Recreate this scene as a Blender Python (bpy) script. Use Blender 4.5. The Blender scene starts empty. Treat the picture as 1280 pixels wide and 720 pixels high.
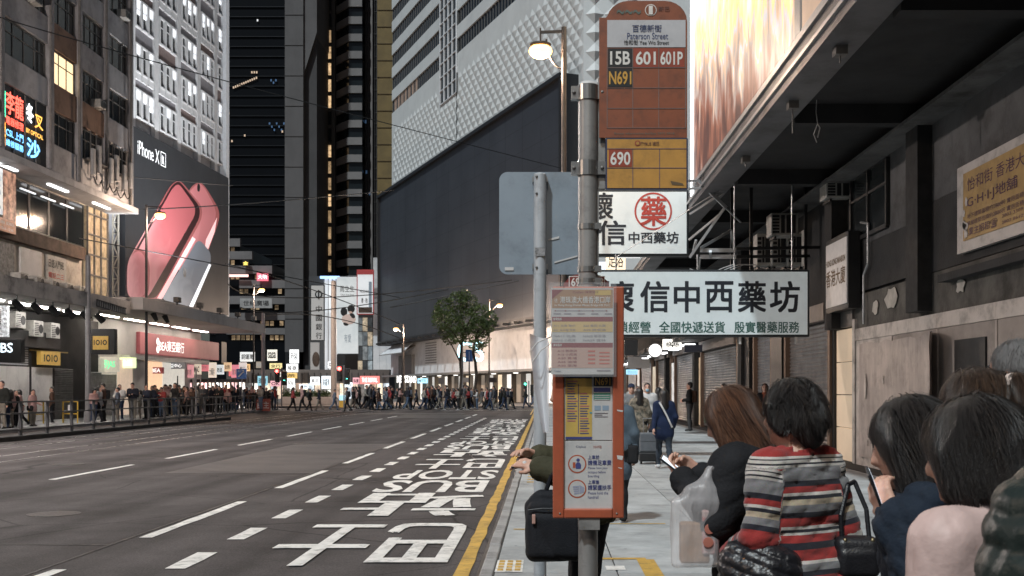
import bpy, bmesh, math, random
import numpy as np
from mathutils import Vector, Matrix, Euler
random.seed(7); np.random.seed(7)
SC = bpy.context.scene
COL = SC.collection
R = math.radians
# ------------------------------------------------------------------ camera
F, VX, HY, CH = 1350.0, 682.0, 486.0, 1.58      # focal length in photo pixels, vanishing point, eye height
cam_data = bpy.data.cameras.new('camera'); cam = bpy.data.objects.new('camera', cam_data); COL.objects.link(cam)
cam.location = (0, 0, CH); cam.rotation_euler = (R(90), 0, 0)
cam_data.sensor_width = 36.0; cam_data.lens = F / 1280 * 36
cam_data.shift_x = (640 - VX) / 1280; cam_data.shift_y = (HY - 360) / 1280
cam_data.clip_start = 0.05; cam_data.clip_end = 2000
cam_data.dof.use_dof = True; cam_data.dof.focus_distance = 9.0; cam_data.dof.aperture_fstop = 10.0
SC.camera = cam
# ------------------------------------------------------------------ night sky and the one sun lamp (cool glow of the city, high behind the camera)
SUN_DIR = Vector((0.31, 0.62, -1.0)).normalized()            # the way the light travels
world = bpy.data.worlds.new('World'); SC.world = world; world.use_nodes = True
nt = world.node_tree; bg = nt.nodes['Background']
sky = nt.nodes.new('ShaderNodeTexSky'); sky.sky_type = 'NISHITA'; sky.sun_disc = False
sky.sun_elevation = math.asin(-SUN_DIR.z); sky.sun_rotation = math.atan2(-SUN_DIR.x, -SUN_DIR.y)
sky.air_density = 1.0; sky.dust_density = 2.0; sky.ozone_density = 1.0
nt.links.new(sky.outputs[0], bg.inputs[0]); bg.inputs[1].default_value = 0.022
sun_data = bpy.data.lights.new('sun', 'SUN'); sun = bpy.data.objects.new('sun', sun_data); COL.objects.link(sun)
sun_data.energy = 2.1; sun_data.angle = R(2.5); sun_data.color = (0.86, 0.96, 1.0)
sun.rotation_euler = SUN_DIR.to_track_quat('-Z', 'Y').to_euler()
SC.view_settings.view_transform = 'Standard'; SC.view_settings.look = 'None'
SC.view_settings.exposure = 0.4; SC.view_settings.gamma = 1.0; SC.view_settings.use_curve_mapping = False
SC.cycles.use_denoising = True; SC.cycles.max_bounces = 6; SC.cycles.diffuse_bounces = 3
SC.cycles.glossy_bounces = 3; SC.cycles.transmission_bounces = 4; SC.cycles.transparent_max_bounces = 8
SC.cycles.sample_clamp_indirect = 4.0
SC.cycles.caustics_reflective = False; SC.cycles.caustics_refractive = False

# ------------------------------------------------------------------ helpers
def W(px, py, Y):                       # a photo pixel at a depth -> a point of the place
    return Vector(((px - VX) * Y / F, Y, CH + (HY - py) * Y / F))
def YX(px, X):                          # depth at which the plane x = X crosses a pixel column
    return X * F / (px - VX)
MATS = {}
def M(name, col, rough=.6, metal=0.0, var=.12, scale=6.0, bump=0.0, bscale=None, emit=0.0, ecol=None, spec=.5,
      coat=0.0, stretch=(1, 1, 1), col2=None, alpha=1.0, trans=0.0, dirt=0.0, dscale=1.0):
    if name in MATS: return MATS[name]
    m = bpy.data.materials.new(name); m.use_nodes = True; MATS[name] = m
    n = m.node_tree.nodes; l = m.node_tree.links; b = n['Principled BSDF']
    c = (*col, 1); c2 = (*(col2 if col2 else tuple(x * (1 - var) for x in col)), 1)
    tc = n.new('ShaderNodeTexCoord'); mp = n.new('ShaderNodeMapping'); mp.inputs['Scale'].default_value = stretch
    l.new(tc.outputs['Object'], mp.inputs[0])
    nz = n.new('ShaderNodeTexNoise'); nz.inputs['Scale'].default_value = scale; nz.inputs['Detail'].default_value = 7
    nz.inputs['Roughness'].default_value = .62
    l.new(mp.outputs[0], nz.inputs[0])
    rp = n.new('ShaderNodeMapRange'); rp.inputs[1].default_value = .35; rp.inputs[2].default_value = .65
    l.new(nz.outputs[0], rp.inputs[0])
    mx = n.new('ShaderNodeMix'); mx.data_type = 'RGBA'; mx.inputs[6].default_value = c; mx.inputs[7].default_value = c2
    l.new(rp.outputs[0], mx.inputs[0]); out = mx.outputs[2]
    if dirt:
        n2 = n.new('ShaderNodeTexNoise'); n2.inputs['Scale'].default_value = dscale; n2.inputs['Detail'].default_value = 9
        n2.inputs['Roughness'].default_value = .72; l.new(tc.outputs['Object'], n2.inputs[0])
        r2 = n.new('ShaderNodeMapRange'); r2.inputs[1].default_value = .5; r2.inputs[2].default_value = .72; r2.inputs[4].default_value = dirt
        l.new(n2.outputs[0], r2.inputs[0])
        m2 = n.new('ShaderNodeMix'); m2.data_type = 'RGBA'; m2.inputs[7].default_value = (.03, .027, .024, 1)
        l.new(out, m2.inputs[6]); l.new(r2.outputs[0], m2.inputs[0]); out = m2.outputs[2]
    l.new(out, b.inputs['Base Color'])
    rr = n.new('ShaderNodeMapRange'); rr.inputs[3].default_value = max(.02, rough - .08); rr.inputs[4].default_value = min(1, rough + .08)
    l.new(nz.outputs[0], rr.inputs[0]); l.new(rr.outputs[0], b.inputs['Roughness'])
    b.inputs['Metallic'].default_value = metal; b.inputs['Specular IOR Level'].default_value = spec
    b.inputs['Coat Weight'].default_value = coat
    if trans: b.inputs['Transmission Weight'].default_value = trans
    if alpha < 1: b.inputs['Alpha'].default_value = alpha
    if bump:
        nb = n.new('ShaderNodeTexNoise'); nb.inputs['Scale'].default_value = bscale or scale * 6; nb.inputs['Detail'].default_value = 5
        l.new(mp.outputs[0], nb.inputs[0])
        bp = n.new('ShaderNodeBump'); bp.inputs['Strength'].default_value = bump; bp.inputs['Distance'].default_value = .02
        l.new(nb.outputs[0], bp.inputs['Height']); l.new(bp.outputs[0], b.inputs['Normal'])
    if emit:
        b.inputs['Emission Strength'].default_value = emit
        if ecol: b.inputs['Emission Color'].default_value = (*ecol, 1)
        else: l.new(out, b.inputs['Emission Color'])
    return m
def E(name, col, s=1.0): return M(name, tuple(min(.8, x) for x in col), rough=.5, var=.1, scale=2, emit=s, ecol=col)
def tag(o, label=None, cat=None, group=None, kind=None):
    if label: o['label'] = label
    if cat: o['category'] = cat
    if group: o['group'] = group
    if kind: o['kind'] = kind
    return o
def thing(name, label, cat, loc=(0, 0, 0), group=None, rz=0.0):
    o = bpy.data.objects.new(name, None); COL.objects.link(o); o.location = loc; o.rotation_euler = (0, 0, rz)
    o.empty_display_size = .2
    return tag(o, label, cat, group)
def wloc(o):
    v = Vector((0, 0, 0))
    while o is not None: v += Vector(o.location); o = o.parent
    return v
class MB:
    def __init__(s): s.v = []; s.f = []; s.m = []
    def add(s, vs, fs, mi=0):
        o = len(s.v); s.v += [tuple(p) for p in vs]; s.f += [tuple(i + o for i in f) for f in fs]; s.m += [mi] * len(fs); return s
    def box(s, x0, x1, y0, y1, z0, z1, mi=0):
        x0, x1 = min(x0, x1), max(x0, x1); y0, y1 = min(y0, y1), max(y0, y1); z0, z1 = min(z0, z1), max(z0, z1)
        return s.add([(x0,y0,z0),(x1,y0,z0),(x1,y1,z0),(x0,y1,z0),(x0,y0,z1),(x1,y0,z1),(x1,y1,z1),(x0,y1,z1)],
                     [(0,3,2,1),(4,5,6,7),(0,1,5,4),(1,2,6,5),(2,3,7,6),(3,0,4,7)], mi)
    def bar(s, a, b, w, h=None, mi=0, up=(0, 0, 1)):
        a = Vector(a); b = Vector(b); d = (b - a).normalized(); u = Vector(up)
        if abs(d.dot(u)) > .98: u = Vector((0, 1, 0))
        x = d.cross(u).normalized() * w / 2; y = x.cross(d).normalized() * (h or w) / 2
        return s.add([a-x-y, a+x-y, a+x+y, a-x+y, b-x-y, b+x-y, b+x+y, b-x+y],
                     [(0,3,2,1),(4,5,6,7),(0,1,5,4),(1,2,6,5),(2,3,7,6),(3,0,4,7)], mi)
    def tube(s, a, b, r, n=10, r2=None, mi=0):
        a = Vector(a); b = Vector(b); r2 = r if r2 is None else r2
        d = (b - a).normalized(); u = Vector((0, 0, 1)) if abs(d.z) < .95 else Vector((0, 1, 0))
        x = d.cross(u).normalized(); y = d.cross(x)
        vs = [a + (x * math.cos(t) + y * math.sin(t)) * r for t in [2*math.pi*i/n for i in range(n)]]
        vs += [b + (x * math.cos(t) + y * math.sin(t)) * r2 for t in [2*math.pi*i/n for i in range(n)]]
        fs = [(i, i+n, (i+1) % n + n, (i+1) % n) for i in range(n)] + [tuple(range(n)), tuple(range(2*n-1, n-1, -1))]
        return s.add(vs, fs, mi)
    def path(s, pts, r, n=6, mi=0):
        for a, b in zip(pts[:-1], pts[1:]): s.tube(a, b, r, n, mi=mi)
        return s
    def prism(s, pts, d, mi=0):             # closed outline pts, extruded by vector d
        n = len(pts); d = Vector(d); q = [Vector(p) for p in pts]
        return s.add(q + [p + d for p in q], [tuple(range(n)), tuple(range(2*n-1, n-1, -1))] + [(i, i+n, (i+1) % n + n, (i+1) % n)[::-1] for i in range(n)], mi)
    def quad(s, a, b, c, d, mi=0): return s.add([a, b, c, d], [(0, 1, 2, 3)], mi)
    def ball(s, c, r, n=10, mi=0, sq=(1, 1, 1)):
        vs = []; fs = []; k = n // 2
        for i in range(k + 1):
            for j in range(n):
                a = math.pi * i / k; t = 2 * math.pi * j / n
                vs.append((c[0] + r*sq[0]*math.sin(a)*math.cos(t), c[1] + r*sq[1]*math.sin(a)*math.sin(t), c[2] + r*sq[2]*math.cos(a)))
        for i in range(k):
            for j in range(n): fs.append((i*n+j, (i+1)*n+j, (i+1)*n+(j+1) % n, i*n+(j+1) % n))
        return s.add(vs, fs, mi)
    def build(s, name, mats, parent=None, smooth=False, local=False, bev=0.0, kind=None, recalc=True):
        me = bpy.data.meshes.new(name)
        off = Vector((0, 0, 0)) if (parent is None or local) else wloc(parent)
        me.from_pydata([(x - off.x, y - off.y, z - off.z) for x, y, z in s.v], [], s.f)
        if not isinstance(mats, (list, tuple)): mats = [mats]
        for m in mats: me.materials.append(m)
        if len(mats) > 1: me.polygons.foreach_set('material_index', s.m)
        if recalc:
            bm = bmesh.new(); bm.from_mesh(me); bmesh.ops.recalc_face_normals(bm, faces=bm.faces); bm.to_mesh(me); bm.free()
        if smooth:
            me.polygons.foreach_set('use_smooth', [True] * len(me.polygons))
            if hasattr(me, 'set_sharp_from_angle'): me.set_sharp_from_angle(angle=R(40))
        me.update()
        o = bpy.data.objects.new(name, me); COL.objects.link(o)
        if parent is not None: o.parent = parent
        if bev:
            b = o.modifiers.new('bevel', 'BEVEL'); b.width = bev; b.segments = 2; b.limit_method = 'ANGLE'
        if kind: o['kind'] = kind
        return o
def copy_tree(o, parent=None, loc=None):
    c = o.copy(); COL.objects.link(c); c.parent = parent
    if loc is not None: c.location = loc
    for ch in list(o.children): copy_tree(ch, c)
    return c
TXT = {}
def text_data(s, bold=0.0, spacing=1.0):
    k = (s, bold, spacing)
    if k not in TXT:
        cu = bpy.data.curves.new('lettering', 'FONT'); cu.body = s; cu.size = 1.0; cu.offset = bold; cu.space_character = spacing
        cu.resolution_u = 3
        o = bpy.data.objects.new('lettering', cu); me = bpy.data.meshes.new_from_object(o)
        vs = [v.co.copy() for v in me.vertices]; fs = [tuple(p.vertices) for p in me.polygons]
        bpy.data.objects.remove(o); bpy.data.curves.remove(cu); bpy.data.meshes.remove(me)
        x0 = min(v.x for v in vs); x1 = max(v.x for v in vs); y0 = min(v.y for v in vs); y1 = max(v.y for v in vs)
        TXT[k] = ([((v.x-x0)/(x1-x0), (v.y-y0)/(y1-y0)) for v in vs], fs, (x1-x0)/(y1-y0))
    return TXT[k]
def text(s, org, ux, uz, mat, parent, name='lettering', bold=.0, spacing=1.0, local=False, w=None, h=None, boldx=None):
    """flat lettering: org = lower left corner, ux / uz = unit vectors of the line and of its height"""
    cjk = any(ord(ch) > 0x2e80 for ch in s); vs, fs, asp = text_data(s, 0.0 if cjk else bold, spacing)
    if w is None: w = h * asp
    if h is None: h = w / asp
    org = Vector(org); ux = Vector(ux); uz = Vector(uz); m = MB()
    if cjk and bold >= .01:            # heavier strokes: stacked impressions, each a hair above the last
        b = h * bold * .5; nv = ux.cross(uz); e = min(.0012, max(.0002, h * .0015))
        for i, (sx, sy) in enumerate(((-1, -1), (1, -1), (1, 1), (-1, 1), (0, 0))):
            m.add([org + ux * (x * w + sx * (b if boldx is None else h * boldx * .5) * w / (h * asp)) + uz * (y * h + sy * b * .8) + nv * (e * i) for x, y in vs], fs)
    else: m.add([org + ux * (x * w) + uz * (y * h) for x, y in vs], fs)
    return m.build(name, mat, parent, local=local, recalc=False)
FR = ((1, 0, 0), (0, 0, 1))       # lettering that faces the camera side (-Y)
LF = ((0, 1, 0), (0, 0, 1))       # lettering on a wall that faces +X (left side of the street)
RT = ((0, -1, 0), (0, 0, 1))      # lettering on a wall that faces -X
# ------------------------------------------------------------------ bodies: one continuous surface grown from smooth-blended limbs
def cap(a, b, ra, rb=None, t='top', k=.03, fl=None, fv=(0, 1, 0)):
    return dict(s='cap', a=np.array(a, float), b=np.array(b, float), ra=ra, rb=ra if rb is None else rb, t=t, k=k, fl=fl, fv=np.array(fv, float))
def ell(c, r, t='skin', k=.02, rot=None, op='add'):
    return dict(s='ell', c=np.array(c, float), r=np.array(r, float), t=t, k=k, rot=rot, op=op)
def bxp(c, h, rd=.02, t='top', k=.02, rot=None, op='add'):
    return dict(s='box', c=np.array(c, float), h=np.array(h, float), rd=rd, t=t, k=k, rot=rot, op=op)
def half(p, n, k=.01): return dict(s='half', p=np.array(p, float), n=np.array(n, float), k=k, op='cut', t='')
def pd(p, P):
    if p['s'] == 'cap':
        ab = p['b'] - p['a']; L2 = max(1e-9, ab @ ab); q = P - p['a']
        t = np.clip(q @ ab / L2, 0, 1); d = q - t[..., None] * ab
        if p['fl']: d = d + p['fv'] * ((d @ p['fv']) * (p['fl'] - 1))[..., None]
        return (np.linalg.norm(d, axis=-1) - (p['ra'] + (p['rb'] - p['ra']) * t)) / (1 if not p['fl'] else 1 + .5 * (p['fl'] - 1))
    if p['s'] == 'half': return -((P - p['p']) @ p['n'])
    q = P - p['c']
    if p.get('rot') is not None: q = q @ p['rot']
    if p['s'] == 'ell':
        k0 = np.linalg.norm(q / p['r'], axis=-1); k1 = np.linalg.norm(q / p['r']**2, axis=-1)
        return k0 * (k0 - 1) / np.maximum(k1, 1e-6)
    q = np.abs(q) - (p['h'] - p['rd'])
    return np.linalg.norm(np.maximum(q, 0), axis=-1) + np.minimum(q.max(-1), 0) - p['rd']
def bbox(p):
    if p['s'] == 'cap':
        r = max(p['ra'], p['rb']); return np.minimum(p['a'], p['b']) - r, np.maximum(p['a'], p['b']) + r
    r = p['r'] if p['s'] == 'ell' else p['h']
    if p.get('rot') is not None: r = np.full(3, np.linalg.norm(r))
    return p['c'] - r, p['c'] + r
def smin(a, b, k):
    h = np.maximum(k - np.abs(a - b), 0) / k
    return np.minimum(a, b) - h * h * k * .25
def field(prims, P, disp=None):
    D = np.full(P.shape[:-1], 1.0)
    for p in prims:
        op = p.get('op', 'add'); d = pd(p, P)
        if op == 'add': D = smin(D, d, p['k'])
        elif op == 'cut': D = -smin(-D, -d, p['k'])       # keep the side d < 0
        else: D = -smin(-D, d, p['k'])                    # subtract
    if disp is not None: D = D + disp(P)
    return D
def sdf_mesh(prims, res, disp=None):
    adds = [p for p in prims if p.get('op', 'add') == 'add']
    lo = np.min([bbox(p)[0] for p in adds], 0) - 3 * res - .02; hi = np.max([bbox(p)[1] for p in adds], 0) + 3 * res + .02
    n = np.ceil((hi - lo) / res).astype(int) + 1
    ax = [lo[i] + np.arange(n[i]) * res for i in range(3)]
    D = np.full(n, .3)
    for p in prims:
        op = p.get('op', 'add')
        if p['s'] == 'half': sl = [slice(0, n[i]) for i in range(3)]
        else:
            a, b = bbox(p); m = p['k'] + 3 * res + .02
            sl = [slice(max(0, int((a[i] - m - lo[i]) / res)), min(n[i], int((b[i] + m - lo[i]) / res) + 2)) for i in range(3)]
        P = np.stack(np.meshgrid(*[ax[i][sl[i]] for i in range(3)], indexing='ij'), -1)
        d = pd(p, P); sl = tuple(sl)
        if op == 'add': D[sl] = smin(D[sl], d, p['k'])
        elif op == 'cut': D[sl] = -smin(-D[sl], -d, p['k'])
        else: D[sl] = -smin(-D[sl], d, p['k'])
    if disp is not None:
        near = np.argwhere(np.abs(D) < .06); P = lo + near * res
        D[tuple(near.T)] += disp(P)
    S = D < 0
    c = [(i, j, k) for i in (0, 1) for j in (0, 1) for k in (0, 1)]
    cs = [S[i:n[0]-1+i, j:n[1]-1+j, k:n[2]-1+k] for i, j, k in c]
    cnt = sum(x.astype(np.int8) for x in cs); act = np.argwhere((cnt > 0) & (cnt < 8))
    vals = np.stack([D[act[:, 0]+i, act[:, 1]+j, act[:, 2]+k] for i, j, k in c], 1)
    acc = np.zeros((len(act), 3)); num = np.zeros(len(act)); ca = np.array(c, float)
    for i in range(8):
        for j in range(i + 1, 8):
            if bin(i ^ j).count('1') != 1: continue
            x = (vals[:, i] < 0) != (vals[:, j] < 0)
            t = np.where(x, vals[:, i] / np.where(x, vals[:, i] - vals[:, j], 1), 0)
            acc += np.where(x[:, None], ca[i] + t[:, None] * (ca[j] - ca[i]), 0); num += x
    V = lo + (act + acc / num[:, None]) * res
    idx = -np.ones(np.array(n) - 1, int); idx[tuple(act.T)] = np.arange(len(act))
    faces = []
    for a in range(3):
        b, d = (a + 1) % 3, (a + 2) % 3
        s0 = [slice(1, -1)] * 3; s0[a] = slice(0, -1); s1 = list(s0); s1[a] = slice(1, None)
        A, B = S[tuple(s0)], S[tuple(s1)]; e = np.argwhere(A != B)
        off = np.array([1, 1, 1]); off[a] = 0; g = e + off
        def cell(db, dd):
            q = g.copy(); q[:, b] += db; q[:, d] += dd; return idx[tuple(q.T)]
        Q = np.stack([cell(-1, -1), cell(0, -1), cell(0, 0), cell(-1, 0)], 1)
        fl = ~A[tuple(e.T)]; Q[fl] = Q[fl][:, ::-1]; faces.append(Q)
    Fc = np.concatenate(faces); Fc = Fc[(Fc >= 0).all(1)]
    return V, Fc
def tags_of(prims, V):
    adds = [p for p in prims if p.get('op', 'add') == 'add']
    return np.argmin(np.stack([pd(p, V) for p in adds], 1), 1), adds
def np_mesh(name, V, Fc, mats, mi=None):
    me = bpy.data.meshes.new(name); me.from_pydata(V.tolist(), [], Fc.tolist())
    for m in mats: me.materials.append(m)
    if mi is not None: me.polygons.foreach_set('material_index', mi.astype(np.int32))
    me.polygons.foreach_set('use_smooth', np.ones(len(Fc), bool)); me.update(); return me
def sdf_obj(name, prims, res, mats, parent=None, order=None, disp=None, attr=None):
    V, Fc = sdf_mesh(prims, res, disp); mi = None
    if order:
        ti, adds = tags_of(prims, V); tm = np.array([order.index(p['t']) for p in adds])[ti]
        mi = np.sort(tm[Fc], 1)[:, 1]
    me = np_mesh(name, V, Fc, mats, mi)
    if attr is not None:
        at = me.attributes.new('u', 'FLOAT', 'POINT'); at.data.foreach_set('value', attr(V).astype(np.float32))
    o = bpy.data.objects.new(name, me); COL.objects.link(o)
    if parent is not None: o.parent = parent
    return o
def rotm(yaw=0, pitch=0, roll=0): return np.array(Euler((pitch, roll, yaw), 'XYZ').to_matrix())
def about(p, c, m): return m @ (np.array(p, float) - c) + c
def ripple(amp, freq, seed=0):
    rs = np.random.RandomState(seed); K = rs.normal(size=(7, 3)) * freq; ph = rs.rand(7) * 6.28; w = rs.rand(7) + .4
    w /= w.sum()
    return lambda P: amp * sum(wi * np.sin(P @ k + f) for wi, k, f in zip(w, K, ph))
def hand_prims(wr, el, nrm, curl=.6, side=1, t='skin', spread=.0, grip=.0):
    """palm, four fingers and a thumb at wrist wr (coming from elbow el); nrm = back of the hand, side = +1 thumb to the left of nrm x dir"""
    wr = np.array(wr, float); d = wr - np.array(el, float); d /= np.linalg.norm(d); nrm = np.array(nrm, float)
    nrm = nrm - d * (nrm @ d); nrm /= np.linalg.norm(nrm); s = np.cross(nrm, d) * side
    ps = [cap(wr - d * .03, wr + d * .02, .026, .027, t, .02, 1.25, nrm)]
    base = wr + d * .085
    ps.append(cap(wr + d * .02, wr + d * .045, .027, .03, t, .02, 1.5, nrm))
    for i, (o, L) in enumerate(((.031, .072), (.011, .08), (-.01, .074), (-.03, .058))):
        b = base + s * o; ps.append(cap(wr + d * .03 + s * o * .7, b, .0135, .0115, t, .012))
        ang = 0; q = b; dd = d
        for j, f in enumerate((.45, .31, .24)):
            ang += curl * (.75, 1.0, .7)[j] * (1 + .12 * (i - 1.5)); dd = d * math.cos(ang) - nrm * math.sin(ang) + s * spread * (1.5 - i) * .15
            q2 = q + dd * L * f; ps.append(cap(q, q2, .0105 - .0012 * j, .0098 - .0015 * j, t, .004)); q = q2
    b = wr + d * .025 + s * .026; q = b + d * .03 + s * .024 - nrm * .014
    ps.append(cap(b, q, .0145, .0115, t, .012)); q2 = q + d * .03 + s * (.006 - .02 * grip) - nrm * (.008 + .012 * grip)
    ps.append(cap(q, q2, .0112, .0085, t, .004))
    return ps
def skel(man=False, lean=0.0, yaw=0.0, pitch=0.0, roll=0.0, tw=0.0):
    J = dict(hip=np.array((0, 0, .87)), man=man, lean=lean)
    c = np.array((0, 0, .9)); m = rotm(tw, -lean); sw = .185 if man else .162
    for n, p in dict(waist=(0, .0, 1.02), chest=(0, .005, 1.2), sh=(0, -.01, 1.335), shL=(-sw, -.01, 1.325), shR=(sw, -.01, 1.325),
                     nb=(0, -.005, 1.37), nt=(0, .018, 1.45)).items(): J[n] = about(p, c, m)
    J['m'] = m; J['mh'] = m @ rotm(yaw, -pitch, roll); J['nt0'] = J['nt']
    J['hp'] = lambda x, y, z: J['nt'] + J['mh'] @ np.array((x, y - .018, z - 1.45))
    return J
def head_prims(J, face=True):
    h = J['hp']; rm = J['mh']; ps = [cap(J['nb'], h(0, .015, 1.47), .054, .05, 'skin', .03),
        ell(h(0, .0, 1.548), (.074, .094, .098), 'skin', .03, rm), ell(h(0, .045, 1.482), (.054, .056, .068), 'skin', .04, rm)]
    if face:
        ps += [cap(h(0, .094, 1.545), h(0, .112, 1.508), .009, .0145, 'skin', .014), cap(h(-.012, .1, 1.503), h(.012, .1, 1.503), .01, t='skin', k=.01),
               cap(h(-.017, .095, 1.472), h(.017, .095, 1.472), .0085, t='lip', k=.006), ell(h(0, .085, 1.437), (.02, .02, .016), 'skin', .02, rm),
               ell(h(-.074, .0, 1.525), (.011, .02, .03), 'skin', .008, rm), ell(h(.074, .0, 1.525), (.011, .02, .03), 'skin', .008, rm)]
        for x in (-.031, .031):
            ps += [ell(h(x, .079, 1.543), (.016, .012, .0085), 'eye', .004, rm), cap(h(x - .017, .084, 1.566), h(x + .017, .084, 1.566), .0075, t='hair', k=.006)]
    return ps
def torso_prims(J, inf=0.0, t='top', hem=None, bust=.0):
    w = 1.12 if J['man'] else 1.0; m = J['m']; X = m @ np.array((1., 0, 0)); Y = m @ np.array((0, 1., 0)); n = tuple(Y)
    ps = []
    for nm, hw, r, fl in (('waist', .055*w, .1, 1.12), ('chest', .082*w, .108, 1.12)):
        ps.append(cap(J[nm] - X*hw, J[nm] + X*hw, r + inf, t=t, k=.09, fl=fl, fv=n))
    ps.append(cap(J['sh'] - X*.12*w, J['sh'] + X*.12*w, .06 + inf, t=t, k=.08))
    ps.append(cap(J['chest'], J['nb'], .085 + inf, .05 + inf, t=t, k=.06))
    if bust: ps += [ell(J['chest'] + X*s*.07 + Y*.085 + np.array((0, 0, .03)), (.062+inf,)*3, t, .06) for s in (-1, 1)]
    return ps
def hip_prims(J, inf=0.0, t='bottom'):
    w = 1.0
    return [cap((-.075*w, 0, .88), (.075*w, 0, .88), .108 + inf, t=t, k=.08, fl=1.08)]
def leg_prims(legs, inf=0.0, t='bottom', taper=1.0, shoe='shoe'):
    ps = []
    for s, (kn, an) in zip((-1, 1), legs):
        hp = np.array((s*.085, 0, .86)); kn = np.array(kn, float); an = np.array(an, float)
        ps += [cap(hp, kn, .088 + inf, .058 + inf, t, .05), cap(kn, an + (0, 0, .02), .056 + inf, .04*taper + inf, t, .03),
               cap(kn*.65 + an*.35 + np.array((0, -.015, 0)), kn*.45 + an*.55 + np.array((0, -.01, 0)), .05 + inf*.8, .042 + inf*.8, t, .05)]
        if shoe: ps += [cap(an + (0, -.035, -.03), an + (s*.015, .14, -.042), .036, .034, shoe, .03, 1.2, (0, 0, 1)), cap(an + (0, -.02, -.02), an + (0, .01, .02), .04, .038, shoe, .03)]
    return ps
def arm_prims(J, side, el, wr, inf=0.0, t='top', cuff=0.0, upto=1.0):
    sh = J['shL'] if side < 0 else J['shR']; el = np.array(el, float); wr = np.array(wr, float); b = 1.12 if J['man'] else 1.0
    return [cap(sh, el, .055*b + inf, .043*b + inf, t, .06), cap(el, el + (wr - el)*upto, .043*b + inf, .031*b + inf + cuff, t, .04)]
STAND = (((-.09, .02, .46), (-.095, -.02, .08)), ((.09, .02, .46), (.1, -.02, .08)))
PAL = {}
def skinm():
    m = M('skin', (.55, .35, .265), rough=.52, var=.2, scale=22, spec=.4, bump=.12, bscale=260, col2=(.5, .27, .2))
    b = m.node_tree.nodes['Principled BSDF']; b.inputs['Subsurface Weight'].default_value = .12; b.inputs['Subsurface Radius'].default_value = (.012, .005, .003); b.inputs['Subsurface Scale'].default_value = 1.0
    return m
HAIRM = lambda: M('hair_black', (.012, .01, .01), rough=.34, var=.4, scale=30, stretch=(6, 6, .6), bump=.25, spec=.6)
def cloth(c): 
    k = 'cloth_%03d_%03d_%03d' % tuple(int(x*999) for x in c)
    return M(k, c, rough=.85, var=.22, scale=9, bump=.25, bscale=60, spec=.25)
ORDER = ['skin', 'top', 'bottom', 'hair', 'shoe', 'eye', 'lip', 'bag']
def simple_person(kind, J, legs, elL, wrL, elR, wrR, hair='short', res=.02, coat=0.0, bag=None, shorts=False, hood=False, face=True):
    """a mid- or far-ground figure as one mesh with clothing regions"""
    ps = hip_prims(J, .008, 'bottom') + leg_prims(legs, .006) + torso_prims(J, .012, 'top')
    for s, el, wr in ((-1, elL, wrL), (1, elR, wrR)):
        ps += arm_prims(J, s, el, wr, .012, 'top'); wr = np.array(wr); d = wr - np.array(el); d = d / np.linalg.norm(d)
        if res < .016: ps += hand_prims(wr, el, np.array((s, 0, .1)), .5, -s)
        else: ps += [cap(wr, wr + d*.09, .03, .024, 'skin', .02)]
    ps += head_prims(J, face)
    if coat: ps += [cap((-.07, -.005, .92), (.07, -.005, .92), .115, t='top', k=.06), cap((-.08, -.005, .88-coat), (.08, -.005, .88-coat), .115, t='top', k=.1), cap((0,0,.95),(0,0,.88-coat),.12,.13,'top',.05)]
    else: ps += [cap((-.07, 0, .95), (.07, 0, .95), .112, t='top', k=.05)]
    h = J['hp']; rm = J['mh']
    ps += [ell(h(0, -.016, 1.575), (.083, .094, .09), 'hair', .02, rm), ell(h(0, -.05, 1.535), (.078, .058, .085), 'hair', .02, rm)]
    if hair == 'long': ps += [cap(h(0, -.06, 1.55), h(0, -.085, 1.3), .08, .075, 'hair', .03), cap(h(-.06, -.01, 1.56), h(-.075, -.02, 1.36), .035, .03, 'hair', .03), cap(h(.06, -.01, 1.56), h(.075, -.02, 1.36), .035, .03, 'hair', .03)]
    if hair == 'bob': ps += [cap(h(0, -.05, 1.54), h(0, -.06, 1.45), .083, .07, 'hair', .03), cap(h(-.065, .01, 1.55), h(-.07, .0, 1.45), .03, .026, 'hair', .03), cap(h(.065, .01, 1.55), h(.07, .0, 1.45), .03, .026, 'hair', .03)]
    if hair == 'cap': ps += [ell(h(0, .0, 1.595), (.086, .1, .07), 'bag', .01, rm), cap(h(-.04, .1, 1.585), h(.04, .1, 1.585), .03, t='bag', k=.02, fl=2.5, fv=(0, 0, 1))]
    if hood: ps += [cap(J['nb'] + J['m'] @ np.array((-.07, -.05, 0)), J['nb'] + J['m'] @ np.array((.07, -.05, 0)), .06, t='top', k=.05)]
    if bag == 'back': ps += [bxp(J['chest'] + J['m'] @ np.array((0, -.17, -.03)), (.14, .075, .2), .05, 'bag', .02, J['m'])]
    if bag == 'side': ps += [bxp((.22, .02, .82), (.06, .14, .11), .03, 'bag', .01), cap((.2, .0, .92), (-.1, .03, 1.36), .012, t='bag', k=.01)]
    V, Fc = sdf_mesh(ps, res); ti, adds = tags_of(ps, V); tm = np.array([ORDER.index(p['t']) for p in adds])[ti]
    mi = np.sort(tm[Fc], 1)[:, 1]
    return np_mesh('person_' + kind, V, Fc, [skinm()] * len(ORDER), mi)
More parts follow.
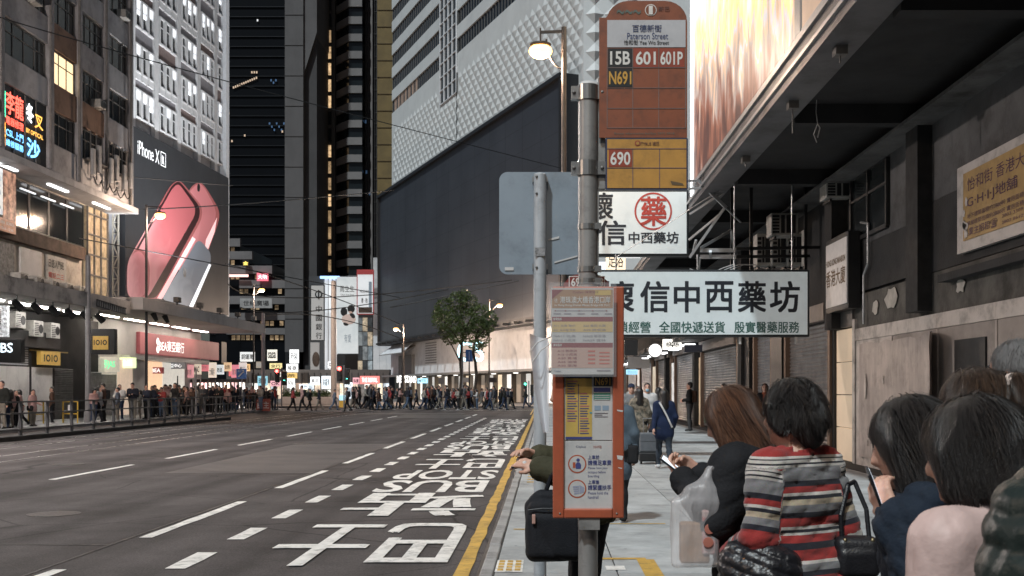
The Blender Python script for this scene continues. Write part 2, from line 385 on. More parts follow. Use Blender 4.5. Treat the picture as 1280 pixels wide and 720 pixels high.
def place_person(me, label, loc, rz, H, cols, group=None, hairc=None, bagc=(.02, .02, .022), top_mat=None):
    o = bpy.data.objects.new('person', me); COL.objects.link(o)
    o.location = loc; o.rotation_euler = (0, 0, rz); o.scale = (H/1.645,)*3
    ms = [skinm(), top_mat or cloth(cols[0]), cloth(cols[1]), hairc or HAIRM(), cloth(cols[2] if len(cols) > 2 else (.03, .03, .03)),
          M('eye_dark', (.02, .015, .012), .3), M('lip', (.36, .14, .12), .5), cloth(bagc)]
    for i, m in enumerate(ms): o.material_slots[i].link = 'OBJECT'; o.material_slots[i].material = m
    return tag(o, label, 'person', group)
def strands(name, prims, seeds_fn, mat, parent, n=2500, steps=14, step=.022, down=(0, 0, -1), width=.0016, lift=.004, seed=0, part=None, stop=None, jit=.25, clumps=0, pull=.6, lock=.01):
    """hair: thin ribbons that run down over the surface of the hair shape"""
    rs = np.random.RandomState(seed); P = seeds_fn(rs, n); down = np.array(down, float)
    fld = lambda Q: field(prims, Q)
    def grad(Q):
        e = 1e-3; g = np.stack([fld(Q + np.eye(3)[i]*e) - fld(Q - np.eye(3)[i]*e) for i in range(3)], -1)
        return g / np.maximum(np.linalg.norm(g, axis=-1, keepdims=True), 1e-6)
    lf = lift * rs.rand(len(P)) + np.where(rs.rand(len(P)) < .08, .012*rs.rand(len(P)), 0); side = rs.normal(size=P.shape) * jit
    for _ in range(3): P = P - grad(P) * (fld(P) - lf)[:, None]
    rows = []; nrm = []
    L = (.6 + .4 * rs.rand(len(P)))
    for i in range(steps):
        g = grad(P); rows.append(P.copy()); nrm.append(g)
        d = down + side + (part(P) if part is not None else 0)
        d = d - g * np.sum(d*g, -1, keepdims=True); d /= np.maximum(np.linalg.norm(d, axis=-1, keepdims=True), 1e-6)
        P = P + d * step * L[:, None]; f = fld(P); P = P - grad(P) * (f - lf - .0006 * i)[:, None] * .9
    rows = np.stack(rows); nrm = np.stack(nrm)
    if clumps:                     # strands gather into locks
        lead = rs.choice(len(P), clumps, replace=False); near = np.array([lead[np.argmin(((rows[2][lead] - q)**2).sum(1))] for q in rows[2]])
        t = np.linspace(0, 1, steps)[:, None, None]**1.3*pull
        rows = rows + (rows[:, near] - rows)*t + nrm*(rs.rand(len(P))[near]*lock*1.0)[None, :, None]*np.linspace(0, 1, steps)[:, None, None]
    T = np.gradient(rows, axis=0)
    w = np.cross(T, nrm); w /= np.maximum(np.linalg.norm(w, axis=-1, keepdims=True), 1e-6)
    wd = width * np.clip(1.2 - np.linspace(0, 1, steps)**3 * 1.1, .1, 1)[:, None, None]
    A = rows - w * wd; B = rows + w * wd
    V = np.concatenate([A.reshape(-1, 3), B.reshape(-1, 3)]); N = len(P); S = steps * N; Fs = []
    base = np.arange(N)
    for i in range(steps - 1):
        a = base + i*N; Fs.append(np.stack([a, a + S, a + N + S, a + N], 1))
    Fc = np.concatenate(Fs)
    if stop is not None:
        keep = stop(V[Fc].mean(1)); Fc = Fc[keep]
    me = np_mesh(name, V, Fc, [mat]); o = bpy.data.objects.new(name, me); COL.objects.link(o); o.parent = parent; o['kind'] = 'stuff'
    return o
# ------------------------------------------------------------------ ground, carriageway, pavements
ZR = -.10
conc = M('pavement_concrete', (.43, .445, .445), rough=.82, var=.22, scale=2.2, bump=.18, bscale=90, dirt=.55, dscale=.8)
conc2 = M('pavement_concrete_light', (.46, .475, .475), rough=.82, var=.2, scale=2.6, bump=.18, bscale=90, dirt=.5, dscale=1.1)
conc3 = M('pavement_concrete_dark', (.39, .4, .4), rough=.82, var=.24, scale=1.8, bump=.18, bscale=90, dirt=.55, dscale=.9)
def road_mat():
    m = M('road_concrete', (.08, .071, .07), rough=.85, spec=.15, var=.3, scale=.5, bump=.45, bscale=55, dirt=.45, dscale=.25); n = m.node_tree.nodes; l = m.node_tree.links; b = n['Principled BSDF']
    src = b.inputs['Base Color'].links[0].from_socket; tc = n.new('ShaderNodeTexCoord')
    def mul(a, fac_socket, lo, hi, f0, f1):
        r = n.new('ShaderNodeMapRange'); r.inputs[1].default_value = f0; r.inputs[2].default_value = f1; r.inputs[3].default_value = lo; r.inputs[4].default_value = hi; l.new(fac_socket, r.inputs[0])
        x = n.new('ShaderNodeMix'); x.data_type = 'RGBA'; x.blend_type = 'MULTIPLY'; x.inputs[0].default_value = 1; l.new(a, x.inputs[6]); l.new(r.outputs[0], x.inputs[7]); return x.outputs[2]
    g = n.new('ShaderNodeTexNoise'); g.inputs['Scale'].default_value = 48; g.inputs['Detail'].default_value = 4; g.inputs['Roughness'].default_value = .8; l.new(tc.outputs['Object'], g.inputs[0]); src = mul(src, g.outputs[0], .62, 1.4, .35, .65)       # stone chips
    mp = n.new('ShaderNodeMapping'); mp.inputs['Scale'].default_value = (.9, .02, 1); l.new(tc.outputs['Object'], mp.inputs[0]); t = n.new('ShaderNodeTexNoise'); t.inputs['Scale'].default_value = 1.3; t.inputs['Detail'].default_value = 3; l.new(mp.outputs[0], t.inputs[0]); src = mul(src, t.outputs[0], .72, 1.2, .38, .62)   # wheel tracks
    d = n.new('ShaderNodeTexNoise'); d.inputs['Scale'].default_value = .9; l.new(tc.outputs['Object'], d.inputs[0]); mx = n.new('ShaderNodeMix'); mx.data_type = 'RGBA'; mx.inputs[0].default_value = .12; l.new(tc.outputs['Object'], mx.inputs[6]); l.new(d.outputs[1], mx.inputs[7])
    v = n.new('ShaderNodeTexVoronoi'); v.feature = 'DISTANCE_TO_EDGE'; v.inputs['Scale'].default_value = .32; l.new(mx.outputs[2], v.inputs[0]); src = mul(src, v.outputs[0], .4, 1, .0, .006)      # hairline cracks
    l.new(src, b.inputs['Base Color']); return m
def spots(m, scale=3.2, size=.055, dark=.45):        # trodden gum and drips
    n = m.node_tree.nodes; l = m.node_tree.links; b = n['Principled BSDF']; src = b.inputs['Base Color'].links[0].from_socket
    g = n.new('ShaderNodeNewGeometry'); v = n.new('ShaderNodeTexVoronoi'); v.inputs['Scale'].default_value = scale; l.new(g.outputs['Position'], v.inputs[0])
    r = n.new('ShaderNodeMapRange'); r.inputs[1].default_value = size*.8; r.inputs[2].default_value = size*1.3; r.inputs[3].default_value = dark; l.new(v.outputs['Distance'], r.inputs[0])
    x = n.new('ShaderNodeMix'); x.data_type = 'RGBA'; x.blend_type = 'MULTIPLY'; x.inputs[0].default_value = 1; l.new(src, x.inputs[6]); l.new(r.outputs[0], x.inputs[7]); s2 = x.outputs[2]
    z = n.new('ShaderNodeTexNoise'); z.inputs['Scale'].default_value = .55; z.inputs['Detail'].default_value = 8; z.inputs['Roughness'].default_value = .7; l.new(g.outputs['Position'], z.inputs[0])
    r = n.new('ShaderNodeMapRange'); r.inputs[1].default_value = .35; r.inputs[2].default_value = .65; r.inputs[3].default_value = .66; r.inputs[4].default_value = 1.12; l.new(z.outputs[0], r.inputs[0])
    x = n.new('ShaderNodeMix'); x.data_type = 'RGBA'; x.blend_type = 'MULTIPLY'; x.inputs[0].default_value = 1; l.new(s2, x.inputs[6]); l.new(r.outputs[0], x.inputs[7]); l.new(x.outputs[2], b.inputs['Base Color'])
for m_ in (conc, conc2, conc3): spots(m_)
asph = road_mat()
kerbm = M('kerb_stone', (.36, .35, .34), rough=.85, var=.3, scale=3, bump=.3, bscale=50, dirt=.7, dscale=2.0)
white_paint = M('road_white', (.8, .78, .74), rough=.6, var=.2, scale=3, bump=.15, bscale=80, dirt=.75, dscale=7)
yellow_paint = M('road_yellow', (.62, .37, .06), rough=.62, var=.3, scale=4, bump=.15, bscale=80, dirt=.7, dscale=5.0)
tar = M('tar_seam', (.022, .021, .021), rough=.55, var=.3, scale=4)
steel = M('rail_steel', (.45, .42, .38), rough=.28, metal=1, var=.2, scale=3)
patch = M('asphalt_patch', (.055, .052, .052), rough=.7, var=.35, scale=2, bump=.3, bscale=60)
MB().box(-900, 900, -300, 1700, -.6, ZR - .05).build('ground', M('far_ground', (.05, .05, .05), .9), kind='structure')
MB().box(-20.5, -.57, -30, 420, ZR - .049, ZR).build('road', asph, kind='structure')
road = bpy.data.objects['road']
def strip(x0, x1, y0, y1, mat, name, parent=road, z=ZR + .004):
    n = max(1, int((y1 - y0) / 3)); m = MB()
    for i in range(n):
        a = y0 + (y1 - y0) * i / n; b = y0 + (y1 - y0) * (i + 1) / n
        m.quad((x0, a, z), (x1, a, z), (x1, b, z), (x0, b, z))
    return m.build(name, mat, parent)
# patches and seams first, markings above them
strip(-9.0, -4.75, 62, 70, patch, 'asphalt_patch', z=ZR + .003); strip(-15.0, -5.5, 71, 75, patch, 'asphalt_patch', z=ZR + .003)
strip(-7.6, -4.6, 21.5, 33, M('road_patch_pale', (.084, .076, .074), .66, var=.3, scale=.8, bump=.3, bscale=70), 'asphalt_patch', z=ZR + .002)
for a, b, w in (((-4.68, 5), (-4.62, 64), .06), ((-7.9, 22.6), (-.75, 18.4), .05), ((-9.4, 29.5), (-4.6, 28.0), .06), ((-4.6, 30.5), (-.8, 28.4), .05),
                ((-9.4, 29.5), (-9.2, 37), .05), ((-9.2, 37), (-4.6, 38), .05), ((-2.0, 20.6), (-1.6, 18.3), .05), ((-2.1, 28.9), (-1.55, 24.6), .05), 
                ((-16, 46), (-.8, 44), .05), ((-12, 12), (-4.7, 11.6), .04)):
    d = Vector((b[0]-a[0], b[1]-a[1], 0)).normalized(); nrm = Vector((-d.y, d.x, 0)) * w / 2
    p, q = Vector((*a, ZR + .005)), Vector((*b, ZR + .005)); m = MB(); k = 14; pr = []
    for i in range(k + 1):
        c = p.lerp(q, i / k) + nrm * random.uniform(-.7, .7); ww = random.uniform(.5, 1.2); pr.append((c - nrm*ww, c + nrm*ww))
    for i in range(k): m.quad(pr[i][0], pr[i+1][0], pr[i+1][1], pr[i][1])
    m.build('tar_seam', tar, road)
def dash(x, y0, y1, w, mat=white_paint):
    m = MB(); z = ZR + .008; k = max(2, int((y1-y0) / .5)); e = [[random.uniform(-.012, .012) for _ in range(k + 1)] for _ in (0, 1)]
    for i in range(k):
        a = y0 + (y1-y0)*i/k; b = y0 + (y1-y0)*(i+1)/k
        m.quad((x-w/2+e[0][i], a, z), (x+w/2+e[1][i], a, z), (x+w/2+e[1][i+1], b, z), (x-w/2+e[0][i+1], b, z))
    return m.build('marking_dash', mat, road)
y = 6.1
while y < 70: dash(-4.5, y, y + 3.9, .14); y += 6.05
y = 8.1
while y < 62: dash(-3.45, y, y + 1.0, .2); y += 1.95
y = 7.8
while y < 64: dash(-9.1, y, y + 3.9, .13); y += 6.05
for i in range(20): dash(-.76, 4 + i*4, 8 + i*4, .14, yellow_paint)
for i in range(10): dash(-.98, 70 + i*3, 73 + i*3, .1, yellow_paint)
dash(-2.6, 84, 84.3, 3.2); dash(-6.5, 84, 84.3, 3.4)
for g in range(4):
    y = 10.2 + g * 12.35
    for s, a, h, x, w in (('巴士', 0, 3.2, -.98, 1.85), ('站', 4.0, 3.1, -1.02, 1.75), ('BUS', 7.25, 2.3, -1.02, 1.85), ('STOP', 9.75, 2.25, -.95, 1.95)):
        text(s, (x, y + a + h, ZR + .01), (-1, 0, 0), (0, -1, 0), white_paint, road, 'road_lettering', bold=.012 if s[0] > 'z' else .02, boldx=.075, w=w, h=h)
for x in (-12.5, -13.57, -15.2, -16.27):
    MB().box(x - .03, x + .03, -20, 300, ZR - .02, ZR + .004).build('tram_rail', steel, road)
    MB().box(x + .03, x + .075, -20, 300, ZR - .02, ZR + .002).build('rail_groove', tar, road)
# right pavement
MB().box(-.45, 60, -12, 112, -.3, -.014).build('pavement', M('joint_dark', (.06, .058, .055), .95), kind='structure')
pav = bpy.data.objects['pavement']
cx = [-.44, .62, 1.75, 2.9, 4.05, 5.2, 6.0]; ys = [0.0]
while ys[-1] < 98: ys.append(ys[-1] + 1.55 if ys[-1] < 70 else ys[-1] + 4.7)
shared = {}
for i in range(len(cx) - 1):
    for j in range(len(ys) - 1):
        w, d = cx[i+1] - cx[i], ys[j+1] - ys[j]; k = (round(w, 2), round(d, 2), (i * 7 + j * 5 + (j * j) % 3) % 3)
        if ys[j+1] < 7: continue
        if k not in shared:
            g = .006; t = .012; m = MB()
            m.add([(g, g, -.02), (w-g, g, -.02), (w-g, d-g, -.02), (g, d-g, -.02), (g, g, -.005), (w-g, g, -.005), (w-g, d-g, -.005), (g, d-g, -.005),
                   (t, t, 0), (w-t, t, 0), (w-t, d-t, 0), (t, d-t, 0)], [(0,1,5,4),(1,2,6,5),(2,3,7,6),(3,0,4,7),(4,5,9,8),(5,6,10,9),(6,7,11,10),(7,4,8,11),(8,9,10,11)])
            o = m.build('paving_slab', (conc, conc2, conc3)[k[2]], pav); shared[k] = o
        else:
            o = shared[k].copy(); COL.objects.link(o)
        o.location = (cx[i], ys[j], random.uniform(-.0015, .0015))
MB().box(6.0, 6.75, 0, 98, -.02, .004).build('gutter_strip', M('dark_strip', (.035, .033, .032), .8, var=.4, scale=3, bump=.3), pav)
MB().box(-.6, -.45, -12, 112, -.3, -.02).build('kerb', tar, kind='structure')
kb = bpy.data.objects['kerb']; k0 = None
for i in range(70):
    y = 6 + i * 1.0
    if k0 is None:
        k0 = MB().box(-.57, -.452, 0.006, .994, -.14, .002).build('kerb_stone', kerbm, kb, bev=.015)
        o = k0
    else: o = k0.copy(); COL.objects.link(o)
    o.location = (random.uniform(-.004, .004), y, random.uniform(-.004, .004))
# pavement markings for the queue
zq = .0045
def pstrip(x0, x1, y0, y1, mat, name='queue_line'): return MB().quad((x0, y0, zq), (x1, y0, zq), (x1, y1, zq), (x0, y1, zq)).build(name, mat, pav)
a = W(812, 694, 9.9)
pstrip(.2, .93, 9.98, 10.08, yellow_paint); pstrip(.84, 1.0, 5, 9.98, yellow_paint)
pstrip(-.36, .15, 12.1, 12.16, yellow_paint); pstrip(.75, 1.4, 12.6, 12.65, yellow_paint)
for i in range(5): pstrip(-.32, -.08, 18.2 + i*.55, 18.35 + i*.55, yellow_paint)
pstrip(.53, .7, 9.4, 9.62, white_paint, 'white_tile')
pstrip(-.44, -.2, 9.3, 9.95, white_paint, 'white_tile')
for i in range(4):
    for j in range(3): MB().box(-.42 + j*.075, -.37 + j*.075, 9.36 + i*.15, 9.45 + i*.15, zq, zq + .005).build('tactile_bar', yellow_paint, pav)
# far pavements and islands
MB().box(-40, -20.5, 20, 86, -.3, .03).build('pavement', conc3, kind='structure')
MB().box(-60, 8, 96.5, 168, -.3, .02).build('pavement', M('pavement_far', (.14, .13, .125), .8, var=.3, scale=.6), kind='structure')
MB().box(-17.75, -17.05, 10, 58.5, -.2, .04).build('traffic_island', M('island_kerb', (.05, .047, .045), .85, var=.3, scale=2), kind='structure')

for x, y, r in ((-6.6, 14.5, .34), (-7.4, 33, .34), (-2.6, 41, .3), (-10.6, 24, .34), (-6.0, 52, .34)):
    m = MB().tube((x, y, ZR - .02), (x, y, ZR + .004), r, 24); m.build('manhole_cover', M('cast_iron', (.06, .056, .054), .5, metal=.5, var=.4, scale=30, bump=.5, bscale=40), road)
# ------------------------------------------------------------------ left side of the street
dark_glass = M('dark_glass', (.016, .02, .022), rough=.12, var=.3, scale=1.2, spec=.3)
oldc = M('old_concrete', (.46, .45, .46), rough=.85, var=.25, scale=.8, bump=.2, bscale=25, dirt=.5, dscale=.7)
oldc2 = M('old_concrete_pale', (.54, .53, .535), rough=.85, var=.22, scale=.9, bump=.2, bscale=25, dirt=.45, dscale=.8)
brownc = M('brown_render', (.28, .18, .13), rough=.85, var=.2, scale=1, bump=.2, bscale=25, dirt=.6, dscale=1)
pierm = M('pier_concrete', (.4, .39, .4), rough=.85, var=.3, scale=1, bump=.2, bscale=25, dirt=.5, dscale=.9)
frame_al = M('window_aluminium', (.2, .19, .18), rough=.5, metal=.5, var=.2)
rust = M('rusty_panel', (.11, .07, .05), rough=.85, var=.5, scale=2, dirt=.6, dscale=1.5)
blackm = M('black_paint', (.015, .015, .016), rough=.5, var=.3)
whitem = M('white_panel', (.62, .61, .6), rough=.6, var=.1, scale=1.5, dirt=.3, dscale=1.2)
acm = M('aircon_casing', (.45, .44, .41), rough=.6, var=.2, scale=4, dirt=.5, dscale=5)
lit_warm = E('lit_warm', (1.0, .72, .42), 1.1)
lit_white = E('lit_white', (1.0, .97, .92), 1.6)
def window_x(X, y0, y1, z0, z1, parent, pane, fm=frame_al, nm=3, tr=.35, out=1, depth=.14, name='window'):
    """a window in a wall whose outer face is x = X; out = +1 faces +X"""
    m = MB(); w = .05; xo = X - out * depth
    a, b = (xo, xo + out*.06)
    m.box(a, b, y0, y1, z0, z0 + w).box(a, b, y0, y1, z1 - w, z1).box(a, b, y0, y0 + w, z0 + w, z1 - w).box(a, b, y1 - w, y1, z0 + w, z1 - w)
    for i in range(1, nm): yy = y0 + (y1-y0)*i/nm; m.box(a, b, yy - .025, yy + .025, z0 + w, z1 - w)
    if tr: zt = z1 - (z1-z0)*tr; m.box(a + .003, b + out*.004, y0 + w, y1 - w, zt - .02, zt + .02)
    f = m.build(name, fm, parent)
    MB().box(xo + out*.02, xo + out*.028, y0 + w, y1 - w, z0 + w, z1 - w).build('pane', pane, f)
    return f
def aircon(p, parent, sx=.55, sy=.8, sz=.55, face='x', mat=acm, label=None, out=1):
    """a window air conditioner: casing, grille slats and fan disc; p = lower front corner centre"""
    x, y, z = p; m = MB().box(x - out*sx, x, y - sy/2, y + sy/2, z, z + sz)
    o = m.build('air_conditioner', mat, parent, bev=.02)
    g = MB()
    for i in range(7): g.box(x, x + out*.012, y - sy*.44, y - sy*.02, z + sz*(.1 + .115*i), z + sz*(.15 + .115*i))
    for i in range(12): g.tube((x + out*.001, y + sy*.22, z + sz/2), (x + out*.01, y + sy*.22, z + sz/2), .23*sy*(.25 + .75*(i == 11)), 14) if i in (0, 11) else None
    g.build('grille', blackm, o)
    return o
# --- old concrete block with neon window sign
XU, XL, XS = -22.5, -23.5, -24.6
ob = thing('apartment_building', 'weathered grey concrete apartment block at far left with neon window sign', 'building', (XU, 50, 0))
MB().box(-34, XU - .35, 36, 58.6, 11.45, 31).build('wall', pierm, ob)
by = [37.4, 41.0, 44.5, 49.0, 52.0, 55.2, 58.45]
for i, y in enumerate(by):
    MB().box(XU - .36, XU + .12, y - .22, y + .2, 11.4, 31).build('pier', pierm, ob)
    if i: MB().tube((XU + .2, y - .32, 11.5), (XU + .2, y - .32, 31), .06, 8).build('drain_pipe', M('drain_pipe', (.2, .19, .18), .7, var=.3), ob, smooth=True)
fl = [12.75 + 2.8*k for k in range(7)]
for k, z in enumerate(fl):
    for i in range(6):
        y0, y1 = by[i] + .2, by[i+1] - .22
        neon = k == 0 and i == 2
        spm = brownc if (k == 1 and i in (3, 4)) or (k == 2 and i == 3) else (oldc2 if (i + k) % 2 else oldc)
        if not (k == 0): MB().box(XU - .3, XU + .02, y0, y1, z - 1.2, z).build('spandrel', spm, ob)
        if neon: continue
        litw = (k == 1 and i == 3)
        MB().box(XU - .34, XU - .24, y0, y1, z, z + 1.6).build('window_recess', blackm, ob)
        window_x(XU, y0 + .08, y1 - .08, z + .04, z + 1.56, ob, lit_warm if litw else dark_glass, nm=3 if i % 2 else 4)
        if (i + 2*k) % 5 == 1 and not litw: aircon((XU + .35, (y0+y1)/2 + .5, z + .05), ob, .5, .7, .42)
for i in range(6): 
    if i != 2: MB().box(XU - .3, XU + .04, by[i] + .2, by[i+1] - .22, 11.4, 12.75).build('spandrel', oldc if i % 2 else oldc2, ob)
MB().box(-33, XU + .3, 36, 58.9, 11.1, 11.4).build('overhang_slab', oldc2, ob)
for y in (41, 46, 51, 56): MB().box(XU - .6, XU - .45, y - 1.0, y + 1.0, 11.02, 11.1).build('soffit_tube_light', E('tube_white', (.95, .97, 1), 2.2), ob)
# neon sign in the window bay
ns = thing('neon_sign', 'glowing red and blue neon sign behind dark window of concrete block', 'sign', (XU, 46.2, 11.5))
y0, y1, z0, z1 = 44.72, 48.75, 11.5, 14.3
MB().box(XU - .2, XU - .05, y0, y1, z0, z1).build('board', blackm, ns)
for i in range(1, 4): MB().box(XU - .05, XU, y0 + (y1-y0)*i/4 - .03, y0 + (y1-y0)*i/4 + .03, z0, z1).build('mullion', frame_al, ns)
nr = E('neon_red', (1.0, .12, .08), 2.2); nb_ = E('neon_blue', (.2, .55, 1.0), 2.0); ng = E('neon_green', (.1, .9, .5), 1.5); no_ = E('neon_orange', (1, .5, .1), 1.6); nw = E('neon_white', (.9, .95, 1), 2.0)
xf = XU + .012
text('李龍', (xf, 45.02, 13.1), *LF, nr, ns, bold=.03, w=1.49, h=.95)
text('電器修理', (xf, 45.02, 12.65), *LF, nr, ns, bold=.03, w=1.49, h=.34)
text('CSL 上門', (xf, 45.02, 12.15), *LF, nb_, ns, bold=.03, w=1.49, h=.34)
text('維修服務', (xf, 45.02, 11.75), *LF, nb_, ns, bold=.03, w=1.49, h=.28)
text('手機', (xf, 44.77, 12.9), *LF, ng, ns, bold=.02, w=0.21, h=1.1)
text('配件', (xf, 44.77, 11.7), *LF, no_, ns, bold=.02, w=0.21, h=1.0)
text('冬', (xf, 46.77, 13.2), *LF, nw, ns, bold=.05, w=0.65, h=.8); text('叉', (xf, 47.55, 13.1), *LF, no_, ns, bold=.02, w=0.78, h=.6)
text('BY OPTICAL', (xf, 46.77, 12.7), *LF, no_, ns, bold=.02, w=1.56, h=.2); text('沙', (xf, 46.84, 11.7), *LF, nb_, ns, bold=.05, w=1.17, h=.8)
# antennas on the corner
an = thing('antenna_cluster', 'grey phone antennas on brackets at corner of concrete block', 'antenna', (XU + .3, 56.5, 12))
am = M('antenna_grey', (.36, .36, .36), .6, var=.15); cable = M('cable_black', (.012, .012, .012), .6)
for i, y in enumerate((52.7, 53.4, 54.9, 55.6, 56.6, 57.5)):
    MB().box(XU + .35, XU + .5, y - .16, y + .16, 12.0 + (.25 if i % 2 else 0), 13.3 + (.3 if i % 2 else 0)).build('antenna_panel', am, an, bev=.03)
    MB().tube((XU + .3, y, 11.9), (XU + .3, y, 14.2), .03, 6).build('mast', frame_al, an)
MB().box(XU, XU + .34, 52.5, 57.7, 12.75, 12.82).build('bracket_rail', frame_al, an)
for i in range(5):
    pts = [(XU + .33, 53 + i*.95 + t*.24, 12.0 - .35*math.sin(math.pi*t/4) - .12*(i % 2)) for t in range(5)]
    MB().path(pts, .03, 5).build('cable', cable, an)
# lower recessed storeys
lb = thing('shop_building', 'lower storeys of concrete block with dark glass front and worn panels', 'building', (XL, 50, 6))
MB().box(-33, XL - .3, 36, 58.2, 5.9, 11.09).build('wall', M('stained_wall', (.5, .46, .4), .85, var=.35, scale=1, dirt=.7, dscale=.9), lb)
MB().box(XL - .3, XL, 43.4, 55.2, 8.15, 8.75).build('fascia', rust, lb)
for i in range(4):
    ya = 47.4 + i * 1.95; window_x(XL, ya, ya + 1.9, 8.8, 10.95, lb, dark_glass, blackm, nm=1, tr=0)
for i in range(3): MB().box(XL + .02, XL + .1, 48.2 + 2*i, 49.6 + 2*i, 10.5, 10.56).build('tube_light', E('tube_dim', (.9, .95, 1), .7), lb)
for i in range(4):     # poster panels
    MB().box(XL - .3, XL - .2, 43.6 + i*2.6, 45.6 + i*2.6, 6.45, 8.0).build('poster_panel', (whitem, M('poster_grey', (.3, .3, .29), .7, var=.6, scale=6), whitem, acm)[i], lb)
text('日語入門班', (XL - .19, 51.5, 7.4), *LF, blackm, lb, bold=.02, w=1.6, h=.4); text('電話二三', (XL - .19, 51.5, 6.9), *LF, M('sign_red', (.45, .06, .05), .6), lb, bold=.02, w=1.6, h=.28)
for i in range(5): aircon((XL + .25, 48.2 + i*1.55, 6.25), lb, .5, .75, .5)
MB().box(XL - .25, XL - .1, 55.5, 58.1, 6.2, 11.0).build('lit_bay', M('lit_bay_dim', (.5, .4, .26), .8, var=.5, scale=3, emit=.25), lb)
for i in range(5): MB().box(XL - .1, XL - .02, 55.5, 58.1, 6.4 + i*1.05, 6.48 + i*1.05).build('transom', frame_al, lb)
for i in range(4): MB().box(XL - .1, XL - .01, 55.5 + i*.85, 55.56 + i*.85, 6.2, 11.0).build('mullion', frame_al, lb)
ad = thing('advert_billboard', 'lit advertisement with standing figures on left shop front', 'billboard', (XL + .3, 45, 8))
MB().box(XL - .02, XL + .3, 43.5, 47.3, 8.3, 11.0).build('box', rust, ad)
adm = M('ad_print_warm', (.75, .7, .62), .5, var=.4, scale=1.5, emit=.45, col2=(.25, .1, .06))
MB().box(XL + .3, XL + .33, 43.55, 46.1, 9.0, 10.95).build('print', M('ad_print_pale', (.75, .76, .74), .5, var=.4, scale=2.2, emit=.7, col2=(.25, .28, .34)), ad)
MB().box(XL + .3, XL + .33, 46.15, 47.25, 8.9, 10.95).build('print', M('ad_print_red', (.55, .3, .2), .5, scale=3, emit=.5, col2=(.1, .03, .02)), ad)
MB().box(XL + .3, XL + .33, 43.55, 47.25, 8.32, 8.88).build('print', M('ad_print_brown', (.35, .16, .1), .5, var=.4, scale=4, emit=.5), ad)
text('歡迎試用 2588 8383', (XL + .34, 44.2, 8.62), *LF, whitem, ad, w=2.8, h=.17); text('香港銅鑼灣 2566 1235', (XL + .34, 44.4, 8.38), *LF, whitem, ad, w=2.6, h=.15)
# canopy over the shops
cn = thing('shop_canopy', 'long stained concrete canopy above far left shops with spotlights', 'canopy', (-21, 48, 5.4))
MB().box(XS, -21.0, 33, 54.6, 5.35, 6.0).build('slab', M('stained_canopy', (.58, .55, .52), .85, var=.3, scale=.7, bump=.2, bscale=20, dirt=.9, dscale=.6), cn)
for i in range(6):
    y = 43.5 + i*1.6; m = MB().tube((-21.3, y, 5.35), (-21.3, y, 5.1), .03, 6).tube((-21.4, y - .1, 5.12), (-21.15, y + .15, 4.8), .13, 8, .17)
    m.build('spotlight', blackm, cn)
for i in range(5): MB().box(-23.2, -23.0, 41.5 + i*2.6, 43.3 + i*2.6, 5.29, 5.345).build('soffit_light', E('soffit_cool', (1, .95, .9), 34), cn)
m = MB().bar((-20.98, 50.5, 5.75), (-20.98, 54, 5.6), .05).bar((-20.98, 50.5, 5.45), (-20.98, 54, 5.3), .05)
for i in range(14): m.bar((-20.98, 50.5 + i*.26, 5.45 - i*.011), (-20.98, 50.5 + i*.26, 5.75 - i*.011), .025)
m.build('cable_tray', blackm, cn)
# ground floor shops
sh = thing('closed_shop', 'closed shop row under concrete canopy with pale hoarding and shutters', 'shop', (XS, 48, 0))
MB().box(-33, XS - .25, 36, 60, .03, 5.3).build('wall', M('shop_wall_dark', (.05, .047, .045), .8, var=.4, scale=1), sh)
hoard = M('hoarding_pale', (.74, .71, .68), .7, var=.12, scale=1.2, dirt=.35, dscale=1)
for i in range(6): MB().box(XS - .12, XS, 47.0 + i*1.15, 48.13 + i*1.15, .05, 2.62).build('hoarding_panel', hoard, sh)
def shutter_x(X, y0, y1, z0, z1, parent, mat, out=1, step=.09):
    m = MB(); n = int((z1-z0)/step); d = (z1-z0)/n
    for i in range(n): z = z0 + i*d; m.add([(X, y0, z), (X, y1, z), (X + out*.03, y1, z + d*.5), (X + out*.03, y0, z + d*.5), (X, y1, z + d), (X, y0, z + d)], [(0,1,2,3),(3,2,4,5)])
    return m.build('roller_shutter', mat, parent)
shut = M('shutter_steel', (.3, .3, .31), rough=.45, metal=.4, var=.25, scale=3, dirt=.5, dscale=2)
shut_d = M('shutter_dark', (.1, .1, .1), rough=.5, metal=.4, var=.3, scale=3, dirt=.4, dscale=2)
MB().box(XS - .25, XS - .1, 47.2, 51.4, 2.65, 4.35).build('louvre_back', blackm, sh)
for i in range(15): MB().box(XS - .1, XS - .02, 47.2, 51.4, 2.7 + i*.11, 2.765 + i*.11).build('louvre_slat', M('louvre_pale', (.5, .5, .52), .5, metal=.3), sh)
shutter_x(XS, 54.1, 56.2, .05, 2.6, sh, shut_d); shutter_x(XS, 58.0, 59.8, .05, 2.5, sh, shut)
for i in range(5): aircon((XS + .6, 45.9 + i*1.75, 4.35 if i < 3 else 4.05), sh, .5, .95, .75)
MB().box(XS - .1, XS + .35, 45, 54, 3.55, 4.3).build('dark_fascia', blackm, sh)
MB().box(XS - .02, XS + .06, 51.5, 55.5, 3.4, 3.46).build('gold_trim', M('gold_trim', (.5, .33, .08), .5), sh)
gold = M('gold_sign', (.55, .34, .08), .5, var=.15, emit=.25)
s1 = thing('shop_sign', 'gold square shop sign with black numerals under the canopy', 'sign', (XS + .2, 53, 2.9))
MB().box(XS + .05, XS + .25, 52.1, 54.2, 2.75, 3.4).build('board', gold, s1); text('1O1O', (XS + .262, 52.4, 2.9), *LF, blackm, s1, bold=.04, w=1.5, h=.36)
s2 = thing('shop_sign', 'black projecting shop sign with gold square behind grey pole', 'sign', tuple(W(128, 428, 53)))
a, b = W(113, 443, 53), W(143.5, 411, 53)
